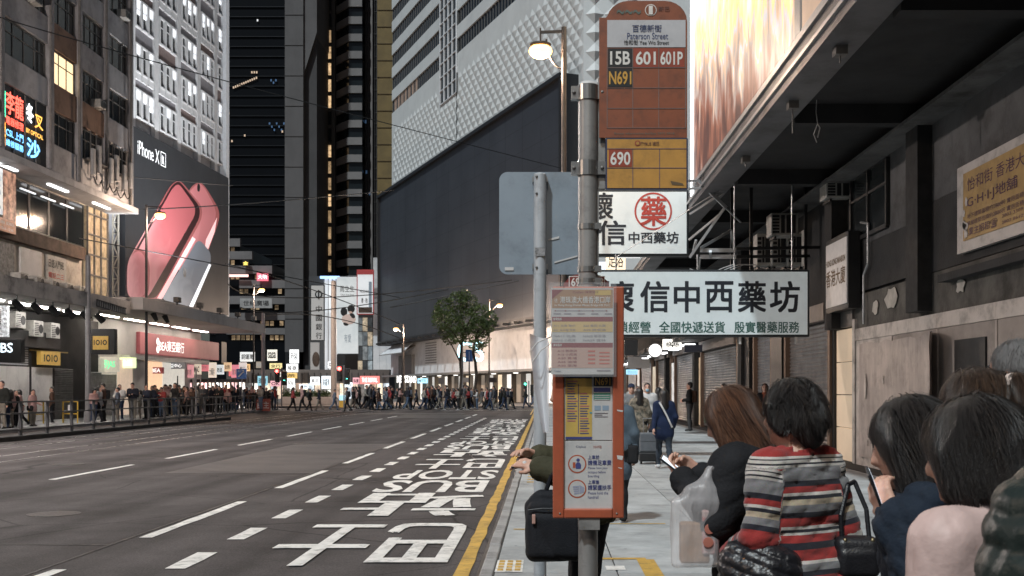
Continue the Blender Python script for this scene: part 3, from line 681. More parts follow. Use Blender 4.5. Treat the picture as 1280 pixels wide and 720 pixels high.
MB().box(a.x, b.x, 53, 53.35, a.z, b.z).build('board', blackm, s2, bev=.02)
c, d = W(116, 437, 52.95), W(135, 420, 52.95); MB().box(c.x, d.x, 52.95, 53, c.z, d.z).build('gold_square', gold, s2)
text('1O1O', (c.x + .05, 52.94, c.z + .22), *FR, blackm, s2, bold=.04, w=(d.x-c.x)-.1, h=.26)
s3 = thing('shop_sign', 'black box sign with white serif letters at left picture edge', 'sign', tuple(W(0, 440, 47)))
a, b = W(-45, 453, 47), W(26, 424, 47); MB().box(a.x, b.x, 47, 47.4, a.z, b.z).build('board', blackm, s3, bev=.02)
text('JACOBS', (a.x + .15, 46.99, a.z + .3), *FR, E('sign_cool_white', (.75, .88, 1), 1.3), s3, bold=.01, w=(b.x-a.x)-.5, h=.55)
s4 = thing('shop_sign', 'white lit window sign high under canopy at left edge', 'sign', tuple(W(4, 400, 47.5)))
a, b = W(-20, 421, 47.6), W(9, 382, 47.6); MB().box(a.x, b.x, 47.6, 47.8, a.z, b.z).build('board', M('lit_pane_grid', (.7, .72, .75), .5, scale=8, col2=(.12, .12, .13), emit=.5), s4)
# barriers by the hoarding
for i, (px, py) in enumerate(((45, 519), (88, 517))):
    p = W(px, 533, 48 + i); o = thing('work_barrier', ('low yellow barrier beside pale hoarding and standing man', 'yellow barrier in front of dark shutter with white notice')[i], 'barrier', (p.x, p.y, .03))
    ym = M('barrier_yellow', (.5, .33, .04), .6)
    MB().bar((p.x - .33, p.y, .03), (p.x - .33, p.y, 1.0), .05).bar((p.x + .33, p.y, .03), (p.x + .33, p.y, 1.0), .05).bar((p.x - .33, p.y, 1.0), (p.x + .33, p.y, 1.0), .05).bar((p.x - .33, p.y, .45), (p.x + .33, p.y, .45), .05).build('frame', ym, o)
    MB().box(p.x - .1, p.x + .1, p.y - .04, p.y - .03, .55, .85).build('notice', whitem, o)
# --- billboard building
bb = thing('office_building', 'pale building with grouped white framed windows above pink phone billboard', 'building', (-28.05, 71.2, 0), rz=math.atan2(1, .0615))
facg = M('facade_grey', (.4, .4, .42), .7, var=.2, scale=.8); pil = M('facade_white', (.78, .78, .79), .6, var=.12, scale=.8, dirt=.25, dscale=.5)
grd = M('spandrel_grey', (.27, .26, .28), .7, var=.2); grb = M('spandrel_brown', (.24, .18, .17), .7, var=.2)
MB().box(-1.5, 19.6, .3, 22, 6.3, 46).build('wall', facg, bb, local=True)
groups = [(-1.2, 1.7), (2.2, 5.3), (6.15, 9.3), (10.15, 13.2), (14.05, 16.9), (17.6, 18.7)]
for x in (-1.45, 1.95, 5.72, 9.72, 13.62, 17.25): MB().box(x - .3, x + .3, -.02, .3, 19.3, 46).build('pilaster', pil, bb, local=True)
MB().box(18.95, 19.65, -.25, .3, 6.3, 46).build('corner_trim', M('corner_pale', (.7, .72, .75), .6, emit=.12), bb, local=True)
proto = None
for r in range(8):
    z = 20.1 + 3.1*r
    for gi, (a, b) in enumerate(groups):
        n = 3 if gi < 5 else 1; w = (b - a) / n
        MB().box(a, b, .12, .3, z + 2.1, z + 3.08).build('spandrel', grb if (r + gi) % 3 == 0 else grd, bb, local=True)
        for i in range(n):
            x0 = a + i*w + .07; ww = w - .14
            key = round(ww, 2)
            m = MB().box(0, .09, -.06, .3, 0, 2.0).box(ww - .09, ww, -.06, .3, 0, 2.0).box(.09, ww - .09, -.06, .3, 1.88, 2.0).box(.09, ww - .09, -.1, .3, 0, .1).box(.09, ww - .09, .02, .08, 1.25, 1.31)
            if r % 2: m.box(.0, ww, -.03, .3, -.45, 0)
            f = m.build('window', pil, bb, local=True); f.location = (x0, 0, z)
            MB().box(.09, ww - .09, .1, .12, .1, 1.88).build('pane', dark_glass, f, local=True)
            if random.random() < .55: MB().box(.1, ww - .1, .04, .09, random.choice((1.32, .95)), 1.86).build('blind', E('blind_lit', (.9, .95, 1.0), .8), f, local=True)
# the billboard itself
pb = thing('phone_billboard', 'large black billboard with pink and white smartphones on building', 'billboard', (-28.05, 71.2, 7.7), rz=math.atan2(1, .0615))
bbl = M('billboard_black', (.02, .021, .024), .5, var=.2, scale=.5, emit=.5)  # front lighting of the poster put in as emission
MB().box(-.2, 18.9, -.45, -.05, 0, 11.45).build('panel', bbl, pb, local=True)
def bpt(px, py):     # a point of the poster, in its own plane
    q = (px - VX) / F; t = (-28.05 - q*71.2) / (q - .0615); Y = 71.2 + t; return Vector((t*1.0019, -.455, CH + (HY - py)*Y/F - 7.7))
def grad_mat(name, c0, c1, s, ang=0.0, noise=.0):
    m = bpy.data.materials.new(name); m.use_nodes = True; n = m.node_tree.nodes; l = m.node_tree.links; b = n['Principled BSDF']
    tc = n.new('ShaderNodeTexCoord'); mp = n.new('ShaderNodeMapping'); mp.inputs['Rotation'].default_value = (0, ang, 0); l.new(tc.outputs['Generated'], mp.inputs[0])
    sx = n.new('ShaderNodeSeparateXYZ'); l.new(mp.outputs[0], sx.inputs[0]); cr = n.new('ShaderNodeValToRGB')
    nz = n.new('ShaderNodeTexNoise'); nz.inputs['Scale'].default_value = 2.5; nz.inputs['Distortion'].default_value = 2; l.new(tc.outputs['Generated'], nz.inputs[0])
    ad_ = n.new('ShaderNodeMath'); ad_.operation = 'MULTIPLY_ADD'; ad_.inputs[1].default_value = noise; l.new(nz.outputs[0], ad_.inputs[0]); l.new(sx.outputs[0], ad_.inputs[2]); l.new(ad_.outputs[0], cr.inputs[0])
    cr.color_ramp.elements[0].color = (*c0, 1); cr.color_ramp.elements[1].color = (*c1, 1)
    l.new(cr.outputs[0], b.inputs['Base Color']); l.new(cr.outputs[0], b.inputs['Emission Color']); b.inputs['Emission Strength'].default_value = s; b.inputs['Roughness'].default_value = .5
    return m
pinkA = grad_mat('print_pink', (.85, .45, .45), (.5, .17, .18), .4, .3, .5); pinkB = grad_mat('print_pink_dark', (.88, .5, .5), (.4, .1, .11), .4, .5, .6)  # prints glow as well, standing in for the front lighting
silver = grad_mat('print_silver', (.5, .53, .57), (.14, .16, .19), .5, .5, .5); rim = grad_mat('print_rim', (.85, .5, .5), (.25, .07, .07), .7, 0, 1.2)
def poly_print(pts, mat, lay, name='print_shape', rnd=None):
    P = [bpt(*p) for p in pts]
    for p in P: p.y = -.455 - .012*lay
    if rnd:      # round the corners
        Q = []; n = len(P)
        for i in range(n):
            a, b, c = P[i-1], P[i], P[(i+1) % n]; r1 = min(rnd, (a-b).length*.45); r2 = min(rnd, (c-b).length*.45)
            p0 = b + (a-b).normalized()*r1; p2 = b + (c-b).normalized()*r2
            for t in (0, .2, .4, .6, .8, 1): Q.append(p0*(1-t)**2 + b*2*t*(1-t) + p2*t*t)
        P = Q
    return MB().prism(P, (0, .008, 0)).build(name, mat, pb, local=True)
poly_print([(205, 309), (229, 236), (240, 227), (248, 231), (267, 262), (267, 276), (250, 322), (220, 345)], rim, 1, rnd=1.0)
poly_print([(205, 309), (230, 238), (240, 229), (247, 232), (263, 262), (262, 276), (244, 322), (218, 345)], pinkA, 1.5, rnd=1.0)
poly_print([(150, 328), (205, 232), (213, 226), (219, 227), (245, 258), (245, 273), (205, 347), (192, 374), (150, 372)], rim, 2, rnd=.8)
poly_print([(151, 330), (206, 233), (213, 227), (218, 228), (242, 258), (242, 272), (187, 373), (151, 371)], M('print_bezel', (.03, .008, .01), .4, emit=.4), 2.5, rnd=.8)
poly_print([(152, 333), (207, 236), (213, 230.5), (217, 231.5), (236, 258), (236, 269), (176, 372), (152, 371)], pinkB, 3, rnd=.7)
poly_print([(150, 331), (157, 314), (166, 310), (175, 318), (179, 335), (177, 371), (150, 371)], rim, 3.6, rnd=.8)
poly_print([(150, 335), (157, 317), (165, 313), (172, 320), (175, 336), (173, 371), (150, 371)], pinkA, 4, rnd=.8)
poly_print([(192, 374), (221, 330), (240, 298), (256, 316), (255, 332), (232, 384)], silver, 5, rnd=.9)
poly_print([(228, 383), (253, 330), (256, 331), (233, 384)], E('print_white', (.9, .92, .95), .8), 6)
poly_print([(187, 373), (232, 296), (236, 299), (193, 374)], E('print_pink_hi', (.95, .6, .6), .7), 7)
poly_print([(247, 326), (250, 300), (264, 272), (261, 290)], E('print_pink_hi', (.95, .6, .6), .7), 2)
poly_print([(239, 231), (241, 229), (243, 233), (242, 240), (239, 239)], blackm, 2, rnd=.2)
p = bpt(222, 341); MB().ball((p.x, -.54, p.z), .32, 10, sq=(1, .05, 1.15)).build('fruit_mark', whitem, pb, local=True)
p = bpt(166, 187); q = bpt(188, 199)
text('iPhone X', (p.x - .3, -.47, p.z - .35), (1, 0, 0), (0, 0, 1), E('print_white', (.9, .92, .95), .8), pb, bold=.0, local=True, w=3.5, h=.95)
text('R', (p.x + 3.65, -.47, p.z - .2), (1, 0, 0), (0, 0, 1), E('print_white', (.9, .92, .95), .8), pb, bold=.05, local=True, w=.4, h=.6)
for i in range(4):
    fx = p.x + 3.45; fz = p.z - .35; ww, hh = .8, .95
    MB().box(fx + (ww if i == 1 else 0), fx + (ww if i in (1, 2, 3) else 0) + (.05 if i < 2 else 0), -.475, -.465, fz + (hh if i == 3 else 0), fz + (hh + .05 if i != 2 else .05)).build('letter_frame', E('print_white', (.9, .92, .95), .8), pb, local=True)
tr = thing('billboard_truss', 'white zigzag steel truss standing beside the pink phone billboard', 'truss', (-27.6, 67.5, 6))
m = MB(); z = 6.3; tx = [W(141, 370, 67).x, W(148, 370, 67).x]
for x in tx: m.bar((x, 67, 6.3), (x, 67, 12.6), .08)
for i in range(9): m.bar((tx[i % 2], 67, 6.3 + i*.7), (tx[1 - i % 2], 67, 7.0 + i*.7), .06); m.bar((tx[0], 67, 6.3 + i*.7), (tx[1], 67, 6.3 + i*.7), .05)
m.build('lattice', M('truss_white', (.6, .57, .5), .6), tr)
# --- bank podium with cantilevered canopy
bk = thing('bank_podium', 'white bank podium with cantilevered canopy and dark pink sign band', 'building', (-26, 66, 0))
MB().box(-40, -25.2, 60.2, 79, .03, 5.6).build('wall', M('bank_white', (.6, .58, .56), .6, var=.1, scale=.7, dirt=.3, dscale=.4), bk)
MB().box(-40, -20.5, 55.0, 78.6, 5.62, 6.25).build('canopy_slab', M('bank_canopy', (.55, .52, .5), .7, var=.15, scale=.4, dirt=.3, dscale=.4), bk)
for i in range(5): MB().box(-24.2, -24.0, 58 + i*4, 60.8 + i*4, 5.58, 5.62).build('soffit_light', E('soffit_warm', (1, .88, .76), 20), bk)
for i in range(5):      # floodlights added on the canopy roof to brighten the billboard and the facade
    y = 61 + i*4; fl_o = MB().box(-20.95, -20.65, y - .25, y + .25, 6.45, 6.75).bar((-20.8, y, 6.25), (-20.8, y, 6.46), .08).build('added_floodlight', blackm, bk, bev=.02)
    sd = bpy.data.lights.new('added_flood', 'SPOT'); sd.energy = 3600; sd.color = (.93, .97, 1); sd.spot_size = R(95); sd.spot_blend = .7; sd.shadow_soft_size = .2; so_ = bpy.data.objects.new('added_flood', sd); COL.objects.link(so_); so_.parent = bk
    p_ = Vector((-21.1, y, 6.95)); so_.location = p_ - wloc(bk); so_.rotation_euler = (Vector((-27.5, y + 4, 27)) - p_).to_track_quat('-Z', 'Y').to_euler()
for y in (57.5, 59.2): MB().tube((-20.9, y, 5.6), (-20.7, y, 5.2), .16, 8, .1).build('floodlight', blackm, bk)
MB().box(-25.2, -24.9, 58.2, 59.9, .03, 4.7).build('side_wall', whitem, bk)
bs = thing('bank_sign', 'long dark pink bank sign with white lettering on podium', 'sign', (-25, 68, 3.9))
ya, yb = YX(174, -25), YX(273, -25)
MB().box(-25.2, -24.95, ya, yb, 3.75, 5.1).build('panel', M('bank_pink', (.34, .09, .1), .5, var=.1, scale=1, emit=.22), bs, bev=.05)
wp = E('lettering_white', (.95, .93, .9), .9)
y0 = YX(193, -25); text('BEA東亞銀行', (-24.94, YX(198, -25), 4.02), *LF, wp, bs, bold=.01, w=YX(229, -25) - YX(198, -25), h=.72)
MB().tube((-24.95, y0 + .45, 4.62), (-24.93, y0 + .45, 4.62), .24, 12).tube((-24.95, y0 + .45, 4.12), (-24.93, y0 + .45, 4.12), .24, 12).build('emblem', wp, bs)
MB().box(-25.2, -24.6, 64, 79, 3.35, 3.6).build('ledge', whitem, bk)
xs = -24.9
for i, (p0, p1, mt) in enumerate(((125, 147, M('shop_cream', (.5, .46, .38), .6, emit=.5)), (148, 166, M('shop_beige', (.55, .42, .32), .6, emit=.7)), (166, 183, whitem), (186, 203, M('shop_warm', (.6, .4, .25), .6, emit=1.2)), (203, 231, M('shop_pale', (.55, .52, .46), .6, emit=.8)))):
    ya, yb = YX(p0, xs), YX(p1, xs); MB().box(xs - .3, xs, ya + .05, yb - .05, .04, 3.3).build('shop_bay', mt, bk)
shutter_x(xs + .01, YX(126, xs), YX(145, xs), .05, 2.4, bk, shut)
for i, (p0, p1, y0_, y1_, mt, tx, tm, lab) in enumerate((
    (125, 147, 446, 465, M('sign_cream', (.6, .55, .45), .5, emit=.5), '莎JAS', E('sign_green', (.1, .7, .3), 1.2), 'cream shop sign with green lettering left of black lamp post'),
    (149, 168, 447, 460, E('sign_yellowgreen', (.72, .85, .45), 1.0), '金滿', M('sign_white', (.8, .8, .8), .5, emit=1.0), 'bright yellow green light box sign beside cream sign'),
    (187, 203, 459, 467, M('sign_maroon', (.3, .06, .06), .5, emit=.3), 'BEA', wp, 'small maroon sign over bank entrance'),
    (204, 231, 453, 461, M('sign_greybox', (.2, .2, .21), .5, emit=.2), '東亞中心', M('sign_white', (.8, .8, .8), .5, emit=1.0), 'grey sign band with dim lettering right of lamp post'))):
    Y = YX((p0+p1)/2, xs) - .6; a, b = W(p0, y1_, Y), W(p1, y0_, Y)
    s = thing('shop_sign', lab, 'sign', (a.x, Y, a.z)); MB().box(a.x, b.x, Y, Y + .3, a.z, b.z).build('board', mt, s)
    text(tx, (a.x + .15*(b.x-a.x), Y - .01, a.z + .2*(b.z-a.z)), *FR, tm, s, bold=.02, w=.7*(b.x-a.x), h=.6*(b.z-a.z))
MB().box(-24.93, -24.88, YX(273, -25) + .4, YX(280, -25) + .3, 3.5, 5.2).build('dark_doorway', blackm, bk)
# bright little shops past the bank, below the canopy end
cols = [((1, .35, .38), '美食'), ((.95, .8, .6), 'MAC'), ((.9, .15, .2), '茶木'), ((1, .85, .7), '大藥房'), ((.85, .95, 1), '數碼'), ((1, .6, .3), '金飾'), ((.9, .2, .3), '萬寧'), ((.95, .9, .85), '銀行')]
for i, (c, tx) in enumerate(cols):
    p0 = 232 + i*9.5; Y = 76 + i*1.5; a, b = W(p0, 472 - 4*(i % 3), Y), W(p0 + 9, 456 - 3*(i % 2), Y)
    s = thing('shop_sign', f'small glowing {"red" if c[1] < .4 else "pale"} shop sign reading {tx}, {("first", "second", "third", "fourth", "fifth", "sixth", "seventh", "last")[i]} right of the bank', 'sign', (a.x, Y, a.z), 'small shop signs past the bank')
    MB().box(a.x, b.x, Y, Y + .25, a.z, b.z).build('board', E('shop_glow_%d' % i, tuple(.75*x + .12 for x in c), .5), s)
    text(tx, (a.x + .08, Y - .01, a.z + .15), *FR, whitem if c[1] < .4 else blackm, s, bold=.02, w=b.x - a.x - .16, h=(b.z - a.z)*.5)
    a, b = W(p0, 500, Y + .6), W(p0 + 8.5, 474, Y + .6)
    s = thing('shop_window', f'lit shop window below sign {tx}, {("first", "second", "third", "fourth", "fifth", "sixth", "seventh", "last")[i]} past the bank', 'shop window', (a.x, Y, .03))
    MB().box(a.x, b.x, Y + .6, Y + .7, .03, b.z).build('interior', M('shop_int_%d' % i, tuple(.35 + .5*x for x in c), .6, scale=6, col2=(.25, .2, .16), emit=1.6 + .7*(i % 3)), s)
    m = MB()
    for t in (0, .5, 1): xx = a.x + (b.x-a.x)*t; m.box(xx - .03, xx + .03, Y + .54, Y + .6, .03, b.z)
    m.box(a.x, b.x, Y + .53, Y + .6, b.z - .25, b.z).build('frame', blackm, s)
# ------------------------------------------------------------------ towers across the junction
def pbox(m, px0, px1, py0, py1, Y, d=.3, mi=0):
    a, b = W(px0, py1, Y), W(px1, py0, Y); return m.box(a.x, b.x, Y, Y + d, a.z, b.z, mi)
blk = M('tower_black_glass', (.006, .007, .009), rough=.35, var=.3, scale=.2, spec=.12); bandc = M('band_concrete', (.2, .185, .18), .8, var=.2, scale=.3, dirt=.3, dscale=.2)
tw = thing('glass_tower', 'black glass office tower with few lit windows beyond billboard building', 'building', (W(320, 0, 240).x, 240, 0))
pbox(MB(), 262, 366, -900, 500, 240, 30).build('wall', blk, tw)
for i in range(34): pbox(MB(), 262, 366, 8 + i*12.4, 8.8 + i*12.4, 239.7).build('floor_line', M('floor_line', (.011, .012, .014), .4), tw)
lw = [(291 + i*2.6, 108 - i*1.1, 1) for i in range(12)] + [(314 + i*3, 89, 1) for i in range(3)] + [(338 + i*3, 99 + (i % 2)*3, 0) for i in range(3)] + [(336 + i*3, 153 + (i % 3)*4, 0) for i in range(7)] + [(285, 140, 1), (289, 175, 1), (305, 168, 1), (352, 163, 1), (321, 24, 2)]
for x, y, c in lw: pbox(MB(), x, x + 1.7, y, y + 2.6, 239.6, .1).build('lit_window', (E('win_blue', (.08, .16, .3), .2), E('win_warm', (.7, .5, .35), .4), E('win_dimwhite', (.8, .8, .8), .5))[c], tw)
# terraced building
tb = thing('terraced_building', 'stepped building with striped concrete bands and lit shop signs left of concrete tower', 'building', (W(320, 0, 205).x, 205, 0))
pbox(MB(), 270, 300, 306, 500, 205.6, 24).build('wall', blk, tb); pbox(MB(), 300, 340, 330, 500, 205.7, 24).build('wall', blk, tb); pbox(MB(), 340, 360, 347, 500, 205.8, 24).build('wall', blk, tb)
for x0, x1, y0, y1 in ((270, 300, 298, 308), (270, 315, 314, 324), (270, 340, 332, 342), (299, 358, 350, 360), (283, 358, 370, 380), (283, 358, 391, 400), (283, 358, 410, 418)):
    pbox(MB(), x0, x1, y0, y1, 205, .9).build('band', bandc, tb)
    n = int((x1-x0)/6)
    for i in range(n):
        if random.random() < .5: pbox(MB(), x0 + i*6 + .6, x0 + i*6 + 5, y1 + 1.2, y1 + 7, 205.5, .1).build('lit_window', M('win_mix_%d' % random.randint(0, 4), random.choice(((.6, .5, .38), (.45, .5, .55), (.5, .35, .2))), .5, var=.7, scale=1.5, emit=random.choice((.15, .35, .6))), tb)
def fsign(px0, py0, px1, py1, Y, mat, lab, tx=None, tm=None, name='sign_board', cat='sign', d=.35, group=None, vertical=False, bold=.02, frame=None):
    a, b = W(px0, py1, Y), W(px1, py0, Y); s = thing(name, lab, cat, ((a.x+b.x)/2, Y, a.z), group)
    MB().box(a.x, b.x, Y, Y + d, a.z, b.z).build('board', mat, s)
    if frame is not None:
        t = .06*min(b.x-a.x, b.z-a.z); MB().box(a.x - t, b.x + t, Y + .05, Y + d + .05, a.z - t, a.z - .004).box(a.x - t, b.x + t, Y + .05, Y + d + .05, b.z + .004, b.z + t).box(a.x - t, a.x - .004, Y + .05, Y + d + .05, a.z, b.z).box(b.x + .004, b.x + t, Y + .05, Y + d + .05, a.z, b.z).build('frame', frame, s)
    if tx:
        if vertical:
            n = len(tx); hh = (b.z - a.z)*.88/n
            for i, ch in enumerate(tx): text(ch, (a.x + .22*(b.x-a.x), Y - .02, b.z - (b.z-a.z)*.06 - (i+1)*hh + hh*.12), *FR, tm, s, bold=bold, w=.56*(b.x-a.x), h=hh*.76)
        else: text(tx, (a.x + .1*(b.x-a.x), Y - .02, a.z + .22*(b.z-a.z)), *FR, tm, s, bold=bold, w=.8*(b.x-a.x), h=.56*(b.z-a.z))
    return s
fsign(303, 325, 311, 333, 204, blackm, 'small yellow neon sign on second terrace', '金', E('neon_gold', (1, .7, .15), 1.5))
fsign(321, 341, 335, 351, 204, E('sign_redwhite', (.85, .15, .2), .9), 'red and white lit sign on rounded terrace corner', '大明', E('sgw', (1, .95, .95), 1.2))
fsign(283, 343, 310, 346, 204, E('pink_neon', (1, .55, .5), 1.2), 'long pink neon strip along third terrace', name='neon_strip', cat='neon light')
fsign(300, 373, 340, 385, 203.6, M('banner_grey', (.35, .34, .33), .6, var=.3, scale=1, emit=.12), 'dim grey shop banner on terraced building', '世紀廣場', blackm)
# concrete tower
ct = thing('concrete_tower', 'tall plain grey concrete tower with slanted shoulder in centre left', 'building', (W(367, 0, 200).x, 200, 0))
tc_ = M('tower_concrete', (.13, .12, .118), .85, var=.2, scale=.25, stretch=(1, 1, .3), dirt=.3, dscale=.15); tc2 = M('tower_concrete_shaded', (.075, .07, .07), .85, var=.2, scale=.25)  # second tone: same concrete, shade of the right face put into its colour
pbox(MB(), 356, 379, -900, 440, 200, 16).build('shaft', tc_, ct)
a = [W(379, 95, 200.5), W(396, 40, 200.5), W(396, -900, 200.5), W(379, -900, 200.5)]; MB().prism(a, (0, 15, 0)).build('shoulder', tc_, ct)
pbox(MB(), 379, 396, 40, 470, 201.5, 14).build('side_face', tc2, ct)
for i in range(12): pbox(MB(), 356, 379, -20 + i*38, -19.6 + i*38, 199.9, .1).build('joint', M('joint_soft', (.12, .11, .105), .85), ct)
pbox(MB(), 356.5, 374, 440, 500, 200, 8).build('shop_base', blackm, ct)
# lit window column
wc = thing('slim_tower', 'slim tower with a column of warm lit windows', 'building', (W(408, 0, 212).x, 212, 0))
pbox(MB(), 396, 419, -900, 470, 212.4, 14).build('wall', M('slim_dark', (.05, .048, .046), .7), wc)
pbox(MB(), 397, 401, -900, 470, 211.8, .6).build('edge', tc_, wc)
for i in range(17):
    y = -4 + i*20.5; litk = not (7 <= i <= 8 or i < 2)
    f = pbox(MB(), 401.5, 414.5, y, y + 16.5, 212.1, .3).build('window', blackm, wc)
    for k in range(3): pbox(MB(), 402.2 + k*4.1, 405.6 + k*4.1, y + .8, y + 15.8, 212.0, .1).build('pane', M('win_lit_%d' % random.randint(0, 5), (.75, .5, .27), .5, var=.75, scale=1.1, emit=random.choice((.5, .8, 1.1))) if litk else dark_glass, f)
# striped tower with a corner
st = thing('striped_tower', 'tower with alternating pale bands and dark window strips', 'building', (W(436, 0, 210).x, 210, 0))
c = W(436, 0, 210); l = Vector((-.7, 1, 0)); rgt = W(453, 0, 210)
def slab(z0, z1, o, mat, nm):
    p = [Vector((c.x, 210 - o, z0)), Vector((rgt.x, 210 - o, z0)), Vector((rgt.x, 230, z0)), Vector((c.x - 16 - o, 230, z0)), Vector((c.x - 5.4 - o, 217, z0))]
    MB().prism(p, (0, 0, z1 - z0)).build(nm, mat, st)
slab(-.3, 190, 0, dark_glass, 'core')
for i in range(34): slab(CH + (HY - 440)*210/F + i*3.35, CH + (HY - 440)*210/F + i*3.35 + 1.45, .5, M('band_pale', (.22, .205, .2), .8, var=.15, scale=.3), 'band')
dt = thing('dark_tower', 'dark gridded tower between striped tower and gold stone tower', 'building', (W(462, 0, 212).x, 212, 0))
pbox(MB(), 451, 475, -900, 480, 213, 16).build('wall', M('dark_tower_wall', (.03, .029, .03), .5, var=.3), dt)
for i in range(9): pbox(MB(), 451.5 + i*2.4, 451.9 + i*2.4, -100, 480, 212.6, .4).build('fin', M('dark_fin', (.06, .055, .055), .6), dt)
for i in range(26): pbox(MB(), 451, 475, i*14, i*14 + .8, 212.8, .2).build('floor_line', M('dark_fin', (.06, .055, .055), .6), dt)
pbox(MB(), 463, 465.5, -100, 480, 212.2, .8).build('rib', M('rib_pale', (.2, .18, .17), .7), dt)
for x, y in ((456, 150), (457, 213), (448, 130), (461, 240)): pbox(MB(), x, x + 2, y, y + 4, 212.3, .1).build('lit_window', E('win_blue', (.2, .45, 1), .7), dt)
gt = thing('gold_stone_tower', 'narrow gold brown stone tower left of white department store', 'building', (W(481, 0, 190).x, 190, 0))
gs = M('gold_stone', (.2, .135, .045), .7, var=.3, scale=.3, bump=.1, dirt=.35, dscale=.25)
pbox(MB(), 471.5, 496, -900, 340, 190, 14).build('wall', gs, gt)
for i in range(16): pbox(MB(), 471.5, 496, 12 + i*21, 12.7 + i*21, 189.9, .1).build('joint', M('gold_joint', (.09, .06, .025), .8), gt)
# podium cluster of signs below the towers
pd_ = thing('podium_building', 'glass podium with pale cladding behind the tall pale pole', 'building', (W(440, 500, 176).x, 176, 0))
pbox(MB(), 386, 470, 345, 500, 176, 12).build('wall', M('podium_dark', (.06, .06, .062), .5), pd_)
for i in range(3): pbox(MB(), 466.5 + i*8.2, 474.5 + i*8.2, 322, 372, 174.6, .5).build('cladding_panel', whitem, pd_); pbox(MB(), 466.5 + i*8.2, 474.5 + i*8.2, 373, 478, 174.6, .5).build('cladding_panel', pil, pd_)
for r in range(4):
    for i in range(3): pbox(MB(), 447 + i*6.3, 452.8 + i*6.3, 397 + r*18, 414 + r*18, 175.5, .2).build('window', M('pod_win_%d' % ((r*3+i) % 4), ((.25, .3, .33), (.6, .5, .36), (.12, .15, .17), (.35, .4, .42))[(r*3+i) % 4], .4, var=.6, scale=1.4, emit=(.25, .6, .1, .35)[(r*3+i) % 4]), pd_)
pbox(MB(), 405, 420.5, 347, 466, 175, .9).build('lit_glass_corner', M('lit_glass_corner', (.75, .78, .8), .3, var=.4, scale=.5, stretch=(3, 1, .2), emit=.8, col2=(.42, .44, .46)), pd_)
for i in range(4): pbox(MB(), 405 + i*4.8, 405.8 + i*4.8, 347, 466, 174.8, .2).build('mullion', whitem, pd_)
pbox(MB(), 400, 424, 345, 348, 174.6, .6).build('blue_trim', E('blue_trim', (.3, .5, 1), 1.5), pd_)
pbox(MB(), 421, 447, 443, 470, 175.2, .6).build('dark_band', blackm, pd_)
s = fsign(389, 357, 404.5, 425, 172, M('bank_board', (.5, .48, .46), .6, emit=.15), 'tall white vertical bank sign with four black characters', None, None, frame=blackm)
a, b = W(389, 425, 172), W(404.5, 357, 172)
for i, ch in enumerate('中國銀行'): z = CH + (HY - 392 - i*11 + 10)*172/F - 1.0; text(ch, (a.x + .75, 171.98, CH + (HY - 390 - i*11.2)*172/F), *FR, blackm, s, bold=.02, w=.95, h=1.0)
z = CH + (HY - 368)*172/F; MB().tube((a.x + 1.2, 171.95, z), (a.x + 1.2, 172, z), .6, 16).build('emblem', blackm, s); MB().tube((a.x + 1.2, 171.9, z), (a.x + 1.2, 171.95, z), .4, 16).build('emblem_centre', whitem, s); MB().box(a.x + 1.1, a.x + 1.3, 171.88, 171.95, z - .7, z + .7).build('emblem_bar', blackm, s)
s = fsign(388, 428, 399, 470, 172, M('bank_board2', (.42, .39, .37), .6, emit=.1), 'white panel with brown oval below the bank sign')
p = W(395, 449, 172); MB().ball((p.x, 171.95, p.z), 1.2, 12, sq=(.5, .05, 1)).build('oval', rust, s)
s = fsign(421, 346, 447.5, 442, 173, M('ad_white', (.62, .63, .62), .5, var=.12, scale=.15, emit=.42, col2=(.4, .44, .45)), 'tall pale jewellery advertisement with embracing couple above junction', None, None, name='advert_banner', cat='billboard')
a, b = W(421, 442, 173), W(447.5, 346, 173); cxx = (a.x+b.x)/2
text('周生生', (a.x + .5, 172.97, CH + (HY - 365)*173/F), *FR, M('ad_grey', (.12, .12, .12), .6), s, bold=.01, w=2.3, h=1.0); text('Chow Sang Sang', (a.x + .6, 172.97, CH + (HY - 370)*173/F), *FR, M('ad_grey', (.12, .12, .12), .6), s, w=2.1, h=.35)
zc = CH + (HY - 392)*173/F
for dx, dz, r, sq, mt in ((-.55, .3, .55, (1, .05, 1.3), blackm), (.6, .75, .6, (1, .05, 1.1), blackm), (-.5, .15, .38, (1, .06, 1.2), M('ad_skin', (.45, .3, .24), .6, emit=.3)), (.55, .5, .42, (1, .06, 1.2), M('ad_skin', (.45, .3, .24), .6, emit=.3)), (.2, -.9, 1.05, (1.1, .04, .8), M('ad_skin2', (.5, .38, .33), .6, emit=.3)), (.7, -.6, .7, (.8, .05, 1), blackm), (-.2, -1.6, .5, (.9, .05, .7), blackm)):
    MB().ball((cxx + dx, 172.95, zc + dz), r, 12, sq=sq).build('print_figure', mt, s)
text('有愛', (cxx - .5, 172.97, CH + (HY - 428)*173/F), *FR, M('ad_greyblue', (.3, .36, .42), .6), s, bold=0, w=1.1, h=1.3)
s = fsign(447, 338, 466, 392, 172.5, M('screen_pale', (.62, .63, .64), .5, var=.15, scale=.3, emit=.5), 'advert screen with red frame right of the couple banner', None, None, name='advert_screen', cat='billboard', frame=M('frame_red', (.3, .04, .04), .5, emit=.3))
